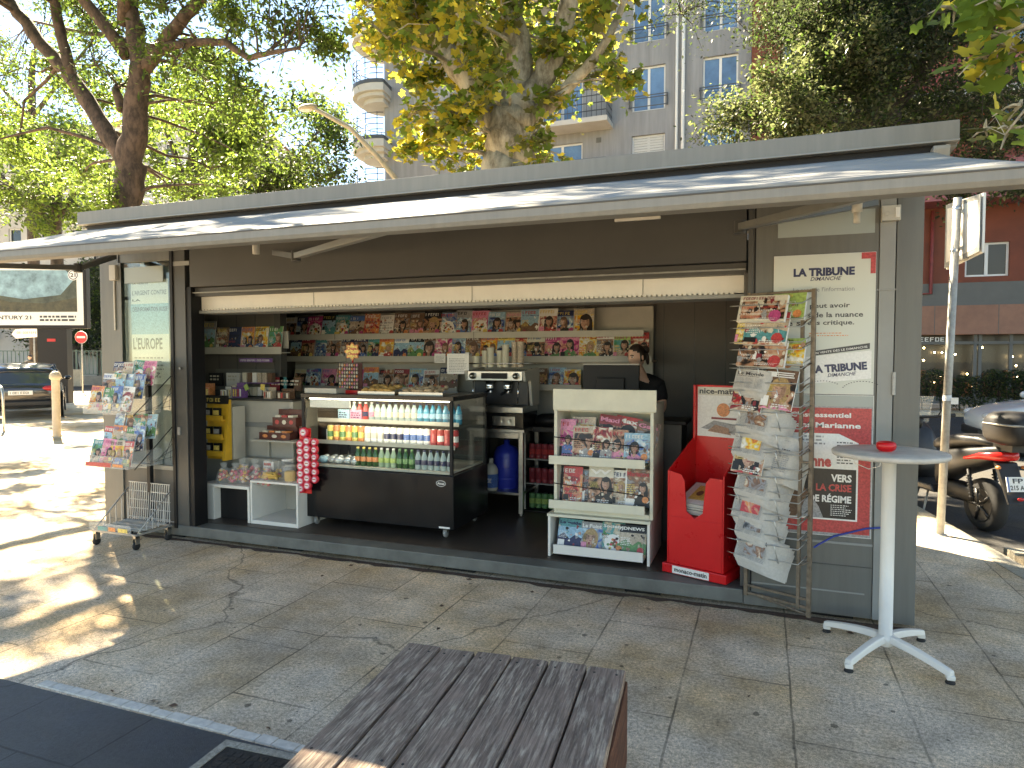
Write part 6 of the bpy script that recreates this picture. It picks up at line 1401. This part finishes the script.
# grey apartment block
GY=28; B=thing('apartment_building','grey rendered apartment block with white windows behind the plane tree','building',(-9,GY,0))
X0=-16.86; X1=-.62; wins=[]
cols=[(-5.22,-3.88),(-2.43,-1.10)]
tops=[7.95,10.70,13.45,16.20,18.95,21.7,24.4]
for ci,(a,b) in enumerate(cols):
    for k,zt in enumerate(tops): wins.append((a,zt-1.78,b,zt,ci,k))
for k,zt in enumerate(tops): wins.append((-9.1,zt-2.1,-7.3,zt,2,k)); wins.append((-12.3,zt-1.7,-10.9,zt,3,k))
g=G(); holes_wall(g,X0,X1,0,27,GY,[w_[:4] for w_ in wins]+[(-15,1,-1.5,3.2)],.2,'render_grey')
g.add([(X0,GY,0),(X0,GY,27),(X0,GY+12,27),(X0,GY+12,0)],[(0,1,2,3)],'render_grey'); g.add([(X1,GY,0),(X1,GY+12,0),(X1,GY+12,27),(X1,GY,27)],[(0,1,2,3)],'render_grey')
g.add([(X0,GY,27),(X1,GY,27),(X1,GY+12,27),(X0,GY+12,27)],[(0,1,2,3)],'grey_band'); g.add([(X0+.01,GY+.6,0),(X1-.01,GY+.6,0),(X1-.01,GY+.6,27),(X0+.01,GY+.6,27)],[(0,1,2,3)],'shop_dark')
g.build('wall',B)
for a,z0,b,z1,ci,k in wins: window(B,a,z0,b,z1,GY+.16,rail=(ci<2),shut=(ci==0 and k==1) or (ci==3 and k==3),leaf=2)
for x in (-3.42,-3.17):
    g=G(); g.tube([(x,GY-.10,0),(x,GY-.10,27)],.055 if x<-3.3 else .07,'frame_white',10); g.build('downpipe',B)
for k,zt in enumerate(tops):
    g=G(); z=zt-2.35; g.box(-12.1,GY-1.15,z,-6.0,GY-.002,z+.2,'concrete_pale'); g.build('balcony_slab',B)
    g=G(); 
    for zz in (.25,.55,.85,1.1): g.tube([(-12.05,GY-1.1,z+.2+zz),(-6.05,GY-1.1,z+.2+zz),(-6.05,GY-.05,z+.2+zz)],.02,'rail_dark',6)
    for i in range(31): g.box(-12.05+i*.2,GY-1.11,z+.2,-12.03+i*.2,GY-1.09,z+1.3,'rail_dark')
    for i in range(6): g.box(-6.06,GY-1.05+i*.2,z+.2,-6.04,GY-1.03+i*.2,z+1.3,'rail_dark')
    g.build('balcony_rail',B)
for zb in (8.6,11.1,13.6,16.1,18.6):      # round corner balconies
    g=G(); cx,cy=X0-.15,GY+.2; pr=lambda r: [(cx+r*math.cos(a),cy+r*1.0*math.sin(a)) for a in np.linspace(R_(80),R_(300),20)]
    g.prism(pr(1.45),'z',zb+.12,zb+.45,'concrete_pale'); g.prism(pr(1.25),'z',zb-.05,zb+.119,'concrete_pale'); g.prism(pr(.95),'z',zb-.25,zb-.051,'concrete_pale'); g.build('round_balcony',B)
    g=G()
    g.prism(pr(1.47),'z',zb+.45,zb+.62,'rail_dark')
    for zz in (.25,.5,.75,1.0): g.tube([(p[0],p[1],zb+.62+zz) for p in pr(1.42)],.02,'rail_dark',5)
    for p in pr(1.42)[::2]: g.tube([(p[0],p[1],zb+.6),(p[0],p[1],zb+1.65)],.018,'rail_dark',5)
    g.build('balcony_rail',B)
g=G(); g.box(X0-.5,GY+1.0,0,X0-.003,GY+10,27,'concrete_pale'); g.build('corner_wall',B)
for x,z in ((-13.6,11),(-13.6,8.3),(-6.6,10.6),(-6.6,13.4)):
    g=G(); g.box(x-.1,GY-.03,z,x+.1,GY-.002,z+.2,'grey_band'); g.build('vent',B)
# red building
B=thing('red_building','red and orange apartment building with a lit shop on the ground floor at the right','building',(8,GY,0))
X0=-.60; X1=34; RY=GY-.2
holes=[(6.54,4.45,7.84,5.62),(11,4.45,12.4,5.62),(-.2,4.4,1.2,5.6),(16,4.4,17.4,5.6)]
for z in (9.2,12.3,15.4,18.5,21.6):
    for x in (.5,4,7.5,11,14.5,18,22): holes.append((x,z,x+1.6,z+1.7))
g=G(); holes_wall(g,X0,X1,4.25,24,RY,holes,.2,'red_render'); g.box(X0,RY-.06,3.45,X1,RY+.3,4.249,'grey_band'); g.box(X0,RY-.25,2.44,X1,RY+.3,3.449,'brown_band')
for i in range(18): g.box(X0+.5+i*1.9,RY-.255,2.44,X0+.52+i*1.9,RY-.25,3.449,'grey_band')
g.add([(X0,RY+10,0),(X0,RY+.3,0),(X0,RY+.3,24),(X0,RY+10,24)],[(0,1,2,3)],'red_render'); g.add([(X0,RY+.7,0),(X1,RY+.7,0),(X1,RY+.7,24),(X0,RY+.7,24)],[(0,1,2,3)],'shop_dark'); g.add([(X0,RY,24),(X1,RY,24),(X1,RY+10,24),(X0,RY+10,24)],[(0,1,2,3)],'grey_band')
g.build('wall',B)
for h in holes: window(B,h[0],h[1],h[2],h[3],RY+.14,rail=False,leaf=2,glass='win_glass' if h[1]>6 else 'shop_dark')
for z in (6.9,10.3,13.4,16.5,19.6):
    g=G(); g.box(X0+1.2,RY-1.3,z,X1-4,RY-.002,z+.22,'concrete_pale' if z>7 else 'pink_panel'); g.build('balcony_slab',B)
    g=G()
    for i in range(22): x=X0+1.25+i*1.35; g.box(x,RY-1.28,z+.23,x+1.27,RY-1.24,z+1.25,'pink_panel' if i%3 else 'red_tile')
    g.box(X0+1.2,RY-1.3,z+1.26,X1-4,RY-1.2,z+1.32,'red_tile'); g.build('balcony_front',B)
g=G(); 
for x in (5.15,6.05,6.85,7.0,7.9,9.4,10.9,12.4,14,4.2,3.0,1.8,.4): g.box(x,RY-.05,0,x+.10,RY+.05,2.437,'grey_band')
g.box(X0,RY-.045,2.1,X1,RY+.045,2.2,'grey_band'); g.box(X0,RY-.045,.0,X1,RY+.045,.25,'grey_band'); g.build('shop_frame',B)
g=G(); g.add([(X0,RY+.01,.25),(X1,RY+.01,.25),(X1,RY+.01,2.1),(X0,RY+.01,2.1)],[(0,1,2,3)],'glass_clear'); g.build('shop_glass',B)
g=G(); r5=random.Random(8)
for i in range(60):
    x=X0+.3+i*.33; z=r5.uniform(.3,.9); g.box(x,RY+.35+r5.uniform(0,.2),.05,x+r5.uniform(.15,.28),RY+.6,.3+z,'shop_wood')
g.build('shop_display',B)
for i in range(30):
    g=G(); g.ell((X0+5.2+r5.random()*6,RY+r5.uniform(.15,.5),r5.choice([.7,1.0,1.3,1.6,1.75,1.9])+r5.uniform(-.1,.1)),(.026,.026,.03),'bulb',8,5); g.build('bulb',B)
g=G(); fake_title(g,5.2,2.2,.8,.15,RY-.06,'frame_white',rng); g.build('shop_lettering',B)
g=G(); g.tube([(5.5,RY-.1,6.8),(5.5,RY-.1,3.9),(4.4,RY-.1,3.88)],.06,'red_tile',8); g.build('downpipe',B)
# pale buildings far left
def far_block(name,label,cat,px0,px1,D0,ztop,mat_,nx_,storey=3.0,slope=0):
    a=_ray(px0,300); b=_ray(px1,300); A=Vector((a[0]*D0,a[1]*D0,0)); Bv=Vector((b[0]*D0,b[1]*D0,0)); L_=(Bv-A).length
    t=thing(name,label,cat,A,math.atan2((Bv-A).y,(Bv-A).x))
    hs=[]; n=int(ztop/storey)
    for i in range(nx_):
        for k in range(1,n): x=L_*(i+.25)/nx_; hs.append((x,k*storey+.8,x+L_*.4/nx_,k*storey+2.5))
    g=G(); holes_wall(g,0,L_,0,ztop,0,hs,.25,mat_); g.box(0,.8,0,L_,12,ztop-.01,mat_); g.add([(0,.25,0),(L_,.25,0),(L_,.25,ztop),(0,.25,ztop)],[(0,1,2,3)],'car_glass')
    g.box(-.3,-.3,ztop,L_+.3,12,ztop+.3,'concrete_pale')
    if slope: g.prism([(-.6,ztop+.3),(L_+.6,ztop+.3),(L_*.5,ztop+slope)],'y',-.4,12,'brown_band')
    g.build('wall',t,local=True)
    for h in hs[::1]:
        g=G(); f=.08
        for b_ in ((h[0],h[1],h[0]+f,h[3]),(h[2]-f,h[1],h[2],h[3]),(h[0]+f,h[3]-f,h[2]-f,h[3]),(h[0]+f,h[1],h[2]-f,h[1]+f)): g.box(b_[0],.15,b_[1],b_[2],.2,b_[3],'frame_white')
        g.build('window',t,local=True)
    for k in range(1,n):
        g=G(); g.box(.2,-.9,k*storey,L_*.55,-.002,k*storey+.15,'concrete_pale'); g.box(.2,-.9,k*storey+.151,L_*.55,-.86,k*storey+.9,'frame_white'); g.build('balcony',t,local=True)
    return t
far_block('apartment_building','white modern apartment block with balconies seen through the leaves at the far left','building',-120,95,52,19,'concrete_pale',7)
far_block('apartment_building','beige block with a brown pitched roof beyond the left trees','building',112,262,60,21.5,'concrete_pale',6,slope=2.5)
far_block('apartment_building','dark brick block between the two pale blocks on the left','building',-320,-130,58,16,'brown_band',6)

# ================================================================ trees
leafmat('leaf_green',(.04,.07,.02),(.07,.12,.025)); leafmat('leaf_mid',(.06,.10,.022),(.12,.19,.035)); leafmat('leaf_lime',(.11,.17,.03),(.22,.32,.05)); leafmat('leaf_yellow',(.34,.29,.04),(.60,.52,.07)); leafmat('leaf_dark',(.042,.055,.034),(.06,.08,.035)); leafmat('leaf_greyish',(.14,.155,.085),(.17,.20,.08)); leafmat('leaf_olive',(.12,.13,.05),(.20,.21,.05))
def bark(name,c1,c2,sc,patch=.5):
    m=bpy.data.materials.new(name); m.use_nodes=True; n=m.node_tree; b=n.nodes['Principled BSDF']; b.inputs['Roughness'].default_value=.85
    tc=n.nodes.new('ShaderNodeTexCoord'); mp=n.nodes.new('ShaderNodeMapping'); mp.inputs['Scale'].default_value=(1,1,.45); n.links.new(tc.outputs['Object'],mp.inputs[0])
    t=n.nodes.new('ShaderNodeTexNoise'); t.inputs['Scale'].default_value=sc; t.inputs['Detail'].default_value=7; t.inputs['Roughness'].default_value=.7; n.links.new(mp.outputs[0],t.inputs['Vector'])
    r=n.nodes.new('ShaderNodeValToRGB'); r.color_ramp.elements[0].position=.40; r.color_ramp.elements[0].color=(*c1,1); r.color_ramp.elements[1].position=.62; r.color_ramp.elements[1].color=(*c2,1); n.links.new(t.outputs[0],r.inputs[0]); n.links.new(r.outputs[0],b.inputs['Base Color'])
    bp=n.nodes.new('ShaderNodeBump'); bp.inputs['Strength'].default_value=.8; bp.inputs['Distance'].default_value=.03; n.links.new(t.outputs[0],bp.inputs['Height']); n.links.new(bp.outputs[0],b.inputs['Normal']); MATS[name]=m
bark('bark_brown',(.035,.024,.018),(.12,.08,.06),9); bark('bark_plane',(.13,.11,.075),(.42,.38,.29),5); bark('bark_dark',(.03,.024,.02),(.09,.07,.055),8)
def leaf_mesh(name,P,Nn,size,mats,wts,par,seed,lobed=False,asp=.42,droop=.3):
    """P: leaf positions; one small folded or lobed face per leaf"""
    rg=np.random.default_rng(seed); n=len(P)
    if lobed:
        ang=[-90,-60,-28,5,40,62,90,118,140,175,208,240]; rad=[.0,.42,.66,.55,.86,.64,1.0,.64,.86,.55,.66,.42]
        sh=np.array([[r*math.cos(R_(a))*.55,(r*math.sin(R_(a))*.55+.35),0] for a,r in zip(ang,rad)])
    else: sh=np.array([[0,0,0],[asp/2,.45,.04],[0,1,0],[-asp/2,.45,.04]])
    k=len(sh); sz=size*rg.uniform(.6,1.25,n)
    az=rg.uniform(0,2*np.pi,n); tilt=rg.normal(droop,.55,n); roll=rg.normal(0,.6,n)
    ca,sa=np.cos(az),np.sin(az); ct,st_=np.cos(tilt),np.sin(tilt)
    f=np.stack([ca*ct,sa*ct,-st_],1); s0=np.stack([-sa,ca,np.zeros(n)],1); u=np.cross(s0,f)*-1
    cr,sr=np.cos(roll)[:,None],np.sin(roll)[:,None]; s1=s0*cr+u*sr; u1=u*cr-s0*sr
    V=P[:,None,:]+sz[:,None,None]*(sh[None,:,0,None]*s1[:,None,:]+sh[None,:,1,None]*f[:,None,:]+sh[None,:,2,None]*u1[:,None,:])
    me=bpy.data.meshes.new(name); me.vertices.add(n*k); me.vertices.foreach_set('co',V.reshape(-1).astype(np.float32))
    me.loops.add(n*k); me.loops.foreach_set('vertex_index',np.arange(n*k,dtype=np.int32)); me.polygons.add(n); me.polygons.foreach_set('loop_start',np.arange(0,n*k,k,dtype=np.int32)); me.polygons.foreach_set('loop_total',np.full(n,k,dtype=np.int32))
    for m in mats: me.materials.append(MATS[m])
    me.polygons.foreach_set('material_index',np.minimum(len(mats)-1,Nn).astype(np.int32)); me.update(calc_edges=True)
    o=bpy.data.objects.new(name,me); COL.objects.link(o); o.parent=par; return o
def tree(name,label,base,limbs,clumps,leaf,mats,seed,barkm,lobed=False,group=None,dens=1.0,twig=True,droop=.3,asp=.42):
    """limbs: [(points,radii)] in world coordinates; clumps: [(centre,radius,leafcount,matbias)]"""
    t=thing(name,label,'tree',base,0,group); bs=Vector(base); r=random.Random(seed); rg=np.random.default_rng(seed)
    g=G(); pts=[]
    for P,Rd in limbs:
        Q=[];RR=[]
        for i in range(len(P)-1):
            for q in range(5):
                u=q/5; j=Vector((r.uniform(-1,1),r.uniform(-1,1),r.uniform(-1,1)))*Rd[i]*.14; Q.append(Vector(P[i]).lerp(Vector(P[i+1]),u)+j-bs); RR.append((Rd[i]*(1-u)+Rd[i+1]*u)*r.uniform(.93,1.07))
        Q.append(Vector(P[-1])-bs); RR.append(Rd[-1]); g.tube(Q,RR,barkm,12); pts+=list(zip(Q,RR))
    g.build('trunk',t,local=True)
    gb=G(); LP=[];MI=[]
    for c,rad,n,bias in clumps:
        c=Vector(c)-bs; near=min(pts,key=lambda p:(p[0]-c).length+(.0 if p[0].z<c.z else .6)); a=near[0]
        mid=a.lerp(c,.5)+Vector((r.uniform(-.3,.3),r.uniform(-.3,.3),r.uniform(.0,.35)))*min(1,(c-a).length*.4)
        r0=min(near[1]*.40,.022+.009*(c-a).length)
        gb.tube([a,a.lerp(mid,.5)+Vector((r.uniform(-.08,.08),r.uniform(-.08,.08),.05)),mid,mid.lerp(c,.5)+Vector((r.uniform(-.1,.1),r.uniform(-.1,.1),.05)),c],[r0,r0*.8,r0*.6,r0*.42,r0*.25],barkm,6,caps=False)
        nt_=max(4,int(7*rad/.6)); n=int(n*dens); per=max(1,n//nt_)
        for k in range(nt_):
            d=Vector((r.gauss(0,1),r.gauss(0,1),r.gauss(.1,.7))).normalized(); L_=rad*r.uniform(.6,1.25)
            e1=c+d*L_*.5+Vector((0,0,.05*L_)); e2=c+d*L_-Vector((0,0,.18*L_))
            if twig: gb.tube([c,e1,e2],[.012,.007,.003],barkm,4,caps=False)
            u=rg.uniform(.15,1.05,per)[:,None]; base_=np.array(c)[None]*(1-u)**2+2*u*(1-u)*np.array(e1)[None]+u*u*np.array(e2)[None]
            LP.append(base_+rg.normal(0,rad*.20,(per,3))); b=bias if isinstance(bias,(list,tuple)) else bias
            MI.append(rg.choice(len(mats),per,p=b))
    gb.build('branches',t,local=True)
    leaf_mesh('crown',np.concatenate(LP),np.concatenate(MI),leaf,mats,None,t,seed,lobed,asp,droop)
    return t
def px_clumps(n,pxr,pyr,Yr,rad,cnt,bias,seed,keep=None):
    r=random.Random(seed); out=[]
    while len(out)<n:
        a,b=r.uniform(*pxr),r.uniform(*pyr)
        if keep and not keep(a,b): continue
        out.append((PY(a,b,r.uniform(*Yr)),r.uniform(*rad),cnt,bias))
    return out
P9=lambda a,b,Y=9: PY(a,b,Y)
# --- tree 1, left
b1=(P9(129,205).x,9,0)
limbs=[([b1,P9(129,205),P9(129,160),P9(138,100),P9(141,65)],[.30,.25,.24,.19,.17]),
 ([P9(129,165),P9(105,130),P9(72,78),P9(40,42),P9(5,-5),P9(-40,-70)],[.17,.15,.13,.12,.09,.06]),
 ([P9(72,78),P9(60,30),P9(50,-30),P9(60,-120)],[.10,.09,.08,.05]),
 ([P9(141,70),P9(135,30),P9(128,-10),P9(125,-90),P9(110,-200)],[.16,.14,.12,.09,.05]),
 ([P9(145,68),P9(170,35),P9(198,2),P9(225,-50),P9(240,-140)],[.12,.11,.10,.07,.04]),
 ([P9(150,50),P9(190,42),P9(225,42),P9(248,58,8.8),P9(275,52,8.6),P9(300,48,8.5)],[.09,.065,.06,.05,.035,.02]),
 ([P9(135,45),P9(112,36,9.3),P9(80,32,9.6),P9(30,20,10)],[.07,.05,.035,.02]),
 ([P9(122,110),P9(116,90),P9(118,85)],[.08,.07,.05]),
 ([b1[0:2]+(7.5,),(-9.5,8,9.5),(-8,6.5,11)],[.12,.08,.04]),([b1[0:2]+(7.0,),(-12.5,8.5,9.5),(-14,8,11)],[.12,.08,.04])]
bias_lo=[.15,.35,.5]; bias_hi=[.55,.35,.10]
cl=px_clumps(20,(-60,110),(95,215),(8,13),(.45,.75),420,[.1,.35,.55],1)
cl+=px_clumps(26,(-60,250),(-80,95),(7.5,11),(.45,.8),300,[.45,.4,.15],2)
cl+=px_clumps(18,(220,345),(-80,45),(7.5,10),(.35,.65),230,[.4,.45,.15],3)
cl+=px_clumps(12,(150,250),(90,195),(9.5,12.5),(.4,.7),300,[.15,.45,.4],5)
r6=random.Random(6)
for i in range(64):      # upper crown, above the picture
    a=r6.uniform(0,6.28); q=r6.random()**.5*5.4; z=r6.uniform(8.2,12.2)
    if b1[0]+1.0+q*math.cos(a)+.88*z<-4.6 and 8.2+q*.85*math.sin(a)-.61*z>2.3 and r6.random()<.92: continue  # clumps left out here to let sun onto the left paving
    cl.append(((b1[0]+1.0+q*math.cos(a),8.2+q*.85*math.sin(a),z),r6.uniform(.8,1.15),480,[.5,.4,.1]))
for i in range(14):      # extra leaf clumps added to cast shade on the pavement corner
    z=r6.uniform(8.2,10); cl.append(((r6.uniform(-6.8,-4.2)-.88*z,r6.uniform(1.4,2.9)+.61*z,z),r6.uniform(.7,.9),420,[.5,.4,.1]))
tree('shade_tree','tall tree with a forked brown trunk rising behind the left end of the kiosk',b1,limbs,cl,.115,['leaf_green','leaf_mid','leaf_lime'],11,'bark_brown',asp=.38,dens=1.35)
# --- tree 2, plane
b2=(P9(506,165).x,9,0)
limbs=[([b2,P9(506,168),P9(512,130),P9(520,100)],[.42,.36,.33,.30]),
 ([P9(506,130),P9(480,95),P9(455,65),P9(432,30),P9(405,-10),P9(380,-80)],[.24,.18,.16,.15,.12,.08]),
 ([P9(462,72),P9(465,35),P9(455,0),P9(450,-80)],[.12,.11,.10,.06]),
 ([P9(516,110),P9(520,60),P9(512,20),P9(518,-30),P9(510,-140)],[.22,.19,.17,.14,.08]),
 ([P9(524,105),P9(545,75),P9(560,35),P9(575,-20),P9(590,-100)],[.18,.16,.14,.12,.07]),
 ([P9(530,120),P9(560,95),P9(590,65),P9(610,35),P9(625,0),P9(640,-60)],[.12,.09,.07,.05,.04,.02]),
 ([(b2[0],9,7),(-1.5,8,9),(-.2,6.8,10.5)],[.14,.09,.05]),([(b2[0],9,7.5),(-5,8,9.5),(-6,6.5,11)],[.14,.09,.05])]
cl=px_clumps(24,(372,470),(-60,60),(7.6,10),(.35,.6),100,[.15,.40,.45],21,lambda a,b:a+.25*b<475)
cl+=px_clumps(15,(405,480),(60,165),(8.0,9.5),(.25,.42),85,[.15,.40,.45],22)
cl+=px_clumps(24,(470,632),(-60,85),(7.8,10.5),(.3,.5),70,[.35,.45,.20],23)
cl+=px_clumps(8,(525,560),(80,165),(8.3,9.6),(.2,.35),40,[.4,.4,.2],24)
for i in range(50):
    a=r6.uniform(0,6.28); q=r6.random()**.5*4.6; z=r6.uniform(7.6,12)
    cl.append(((b2[0]+.6+q*math.cos(a),8.4+q*.8*math.sin(a),z),r6.uniform(.8,1.1),150,[.5,.35,.15]))
for i in range(16):
    z=r6.uniform(7.8,10); tx,ty=(r6.uniform(1.3,3.4),r6.uniform(7.9,10)); cl.append(((tx-.88*z,ty+.61*z,z),r6.uniform(.7,.95),150,[.5,.35,.15]))  # clumps added to the crown to put the scooter in shade
for tx,ty,z in ((-1.7,1.5,9),(-1.4,1.2,9.6),(-2.1,1.3,8.6)): cl.append(((tx-.88*z,ty+.61*z,z),.8,170,[.5,.35,.15]))  # three more clumps added only to shade the bench corner
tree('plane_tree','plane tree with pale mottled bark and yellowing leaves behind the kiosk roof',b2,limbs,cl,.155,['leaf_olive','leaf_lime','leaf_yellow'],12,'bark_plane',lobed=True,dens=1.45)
# --- tree 3, dark right
P14=lambda a,b,Y=14: PY(a,b,Y)
b3=(P14(888,150).x,14,0)
limbs=[([b3,P14(888,150),P14(890,110),P14(885,60),P14(880,0),P14(870,-80)],[.28,.2,.17,.15,.12,.06]),([P14(890,112),P14(915,85),P14(935,55),P14(960,20)],[.12,.1,.08,.04]),([P14(888,100),P14(850,85),P14(815,92),P14(780,70)],[.10,.07,.06,.03]),([P14(888,130),P14(920,120),P14(960,110)],[.09,.06,.03])]
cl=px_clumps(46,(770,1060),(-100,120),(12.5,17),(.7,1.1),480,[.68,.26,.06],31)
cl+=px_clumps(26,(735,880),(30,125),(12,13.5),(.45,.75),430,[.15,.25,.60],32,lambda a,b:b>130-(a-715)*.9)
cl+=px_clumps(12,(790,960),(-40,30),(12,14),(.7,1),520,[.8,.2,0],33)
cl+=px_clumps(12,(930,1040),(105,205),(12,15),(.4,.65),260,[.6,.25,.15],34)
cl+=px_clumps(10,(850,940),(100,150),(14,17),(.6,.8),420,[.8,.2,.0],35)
for i in range(16):
    a=r6.uniform(0,6.28); q=r6.random()**.5*4.0; cl.append(((b3[0]+q*math.cos(a),14+q*math.sin(a),r6.uniform(9,12)),1.1,420,[.7,.2,.1]))
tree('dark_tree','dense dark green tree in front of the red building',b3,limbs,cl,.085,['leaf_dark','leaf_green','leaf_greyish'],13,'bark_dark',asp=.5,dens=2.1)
# --- near plane tree at right, outside the picture, its branch reaches in
b4=(5.6,4.9,0)
tip=[PY(1060,10,3.9),PY(1015,30,4.0),PY(975,40,4.1)]
limbs=[([b4,(5.6,4.9,3),(5.5,4.9,5.2),(5.3,4.9,8)],[.26,.22,.18,.1]),([(5.55,4.9,3.6),(4.4,4.4,3.9),tuple(tip[0]),tuple(tip[1]),tuple(tip[2])],[.09,.05,.02,.010,.005]),([tuple(tip[0]),tuple(PY(1040,90,3.9)),tuple(PY(1005,135,4.0))],[.012,.008,.004])]
cl=[(PY(1000,8,4.0),.28,40,[0,.85,.15]),(PY(965,18,4.1),.2,20,[0,.5,.5]),(PY(1015,50,4.0),.22,24,[0,.5,.5]),(PY(985,55,4.0),.16,14,[0,.4,.6]),(PY(955,8,4.2),.16,10,[0,.7,.3]),(PY(1010,130,4.2),.12,7,[.7,.3,0]),(PY(985,130,4.4),.08,4,[.7,.3,0]),(PY(1020,105,4.2),.1,6,[.7,.3,0])]
for i in range(26):
    a=r6.uniform(0,6.28); q=r6.random()**.5*2.2; cl.append(((6.6+q*math.cos(a),4.2+q*math.sin(a),r6.uniform(5.8,9)),r6.uniform(.6,.9),130,[.4,.4,.2]))
tree('plane_tree','plane tree branch with big sunlit yellow-green leaves hanging in at the top right',b4,limbs,cl,.15,['leaf_olive','leaf_lime','leaf_yellow'],14,'bark_plane',lobed=True)
# --- background trees on the left
def bg_tree(name,label,pxc,pyb,Yd,pxr,pyr,n,bias,seed,barkm='bark_dark',cnt=380,leaf=.22,mats=('leaf_dark','leaf_mid','leaf_lime'),yr=2.5,rad=(.8,1.3),grp='trees beyond the kiosk on the left'):
    c=PY(pxc,pyb,Yd); base=(c.x,Yd,0); top=PY(pxc+4,(pyr[0]+pyb)/2,Yd)
    q=PY(pxr[0]*.6+pxc*.4,pyr[0]*.6+pyb*.4,Yd); q2=PY(pxr[1]*.6+pxc*.4,pyr[0]*.6+pyb*.4,Yd)
    limbs=[([base,tuple(c),tuple(top)],[.3,.22,.1]),([tuple(c),tuple(q)],[.13,.05]),([tuple(c),tuple(q2)],[.13,.05])]
    cl=px_clumps(n,pxr,pyr,(Yd-yr,Yd+yr),rad,cnt,bias,seed,lambda a,b:((a-(pxr[0]+pxr[1])/2)/((pxr[1]-pxr[0])/2))**2+((b-(pyr[0]+pyr[1])/2)/((pyr[1]-pyr[0])/2))**2<1.1)
    return tree(name,label,base,limbs,cl,leaf,list(mats),seed,barkm,group=grp)
bg_tree('background_tree','grey-green rounded tree seen behind the kiosk left of the street lamp',262,195,22,(205,352),(95,205),30,[.35,.4,.25],41)
bg_tree('background_tree','yellow-green bushy tree just right of the forked brown trunk',190,195,17,(140,250),(60,200),26,[.1,.4,.5],42)
bg_tree('background_tree','bright yellow-green tree behind the left end of the awning',55,225,19,(-60,118),(120,232),34,[.1,.4,.5],43)
bg_tree('background_tree','pale green tree top at the upper left behind the brown limbs',30,120,24,(-90,140),(-20,130),34,[.2,.5,.3],44)
for i,(px,w_,h0) in enumerate(((-30,60,262),(25,60,270),(75,60,268),(112,50,262))):
    bg_tree('dark_shrub_tree','dark dense tree behind the green railing, '+nth(i,4),px,352,38 if i<2 else 36,(px-w_,px+w_),(h0,352),26,[.75,.2,.05],50+i,leaf=.3,cnt=330,yr=2,rad=(.9,1.4),grp='dark trees behind the railing')
# hedge in front of the shop
def hedge(x0,x1,y0,y1,z1,label,seed):
    t=thing('hedge',label,'hedge',((x0+x1)/2,(y0+y1)/2,0)); c=Vector(((x0+x1)/2,(y0+y1)/2,0)); rg=np.random.default_rng(seed); n=int((x1-x0)*2200)
    P=np.stack([rg.uniform(x0,x1,n),rg.uniform(y0,y1,n),rg.uniform(.1,1,n)**.7*z1],1); P[:,2]+=.12*np.sin(P[:,0]*3)+.06*np.sin(P[:,0]*9); P-=np.array(c)
    leaf_mesh('foliage',P,rg.choice(3,n,p=[.6,.3,.1]),.10,['leaf_dark','leaf_green','leaf_olive'],None,t,seed,False,.5)
    g=G()
    for i in range(int((x1-x0)/.5)): xx=x0+.25+i*.5; g.tube([(xx,(y0+y1)/2,0),(xx+rng.uniform(-.1,.1),(y0+y1)/2,z1*.8)],.02,'bark_dark',6)
    g.build('stems',t)
hedge(3.4,9.8,23.6,24.8,1.15,'clipped dark green hedge in front of the lit shop',61)
# street lamp behind the kiosk
a=PY(395,178,14); b=PY(305,108,14); c=PY(350,128,14); t=thing('street_lamp','tall street lamp with a long curved arm leaning left over the kiosk roof','street lamp',(a.x+.35,14,0))
g=G(); g.tube([(a.x+.35,14,0),(a.x+.30,14,4.6),(a.x+.0,14,a.z),(c.x+.75,14,c.z-.75),(c.x,14,c.z),(b.x+.4,14,b.z-.12),(b.x+.25,14,b.z-.03)],[.09,.08,.065,.06,.055,.05,.05],'bollard_beige',12); g.build('pole',t)
g=G(); g.ell((b.x+.08,14,b.z+.0),(.28,.12,.085),'bollard_beige',14,8); g.build('lamp_head',t)
g=G(); g.ell((b.x+.05,14,b.z-.045),(.2,.09,.06),'lamp_clear',14,8); g.build('lens',t)
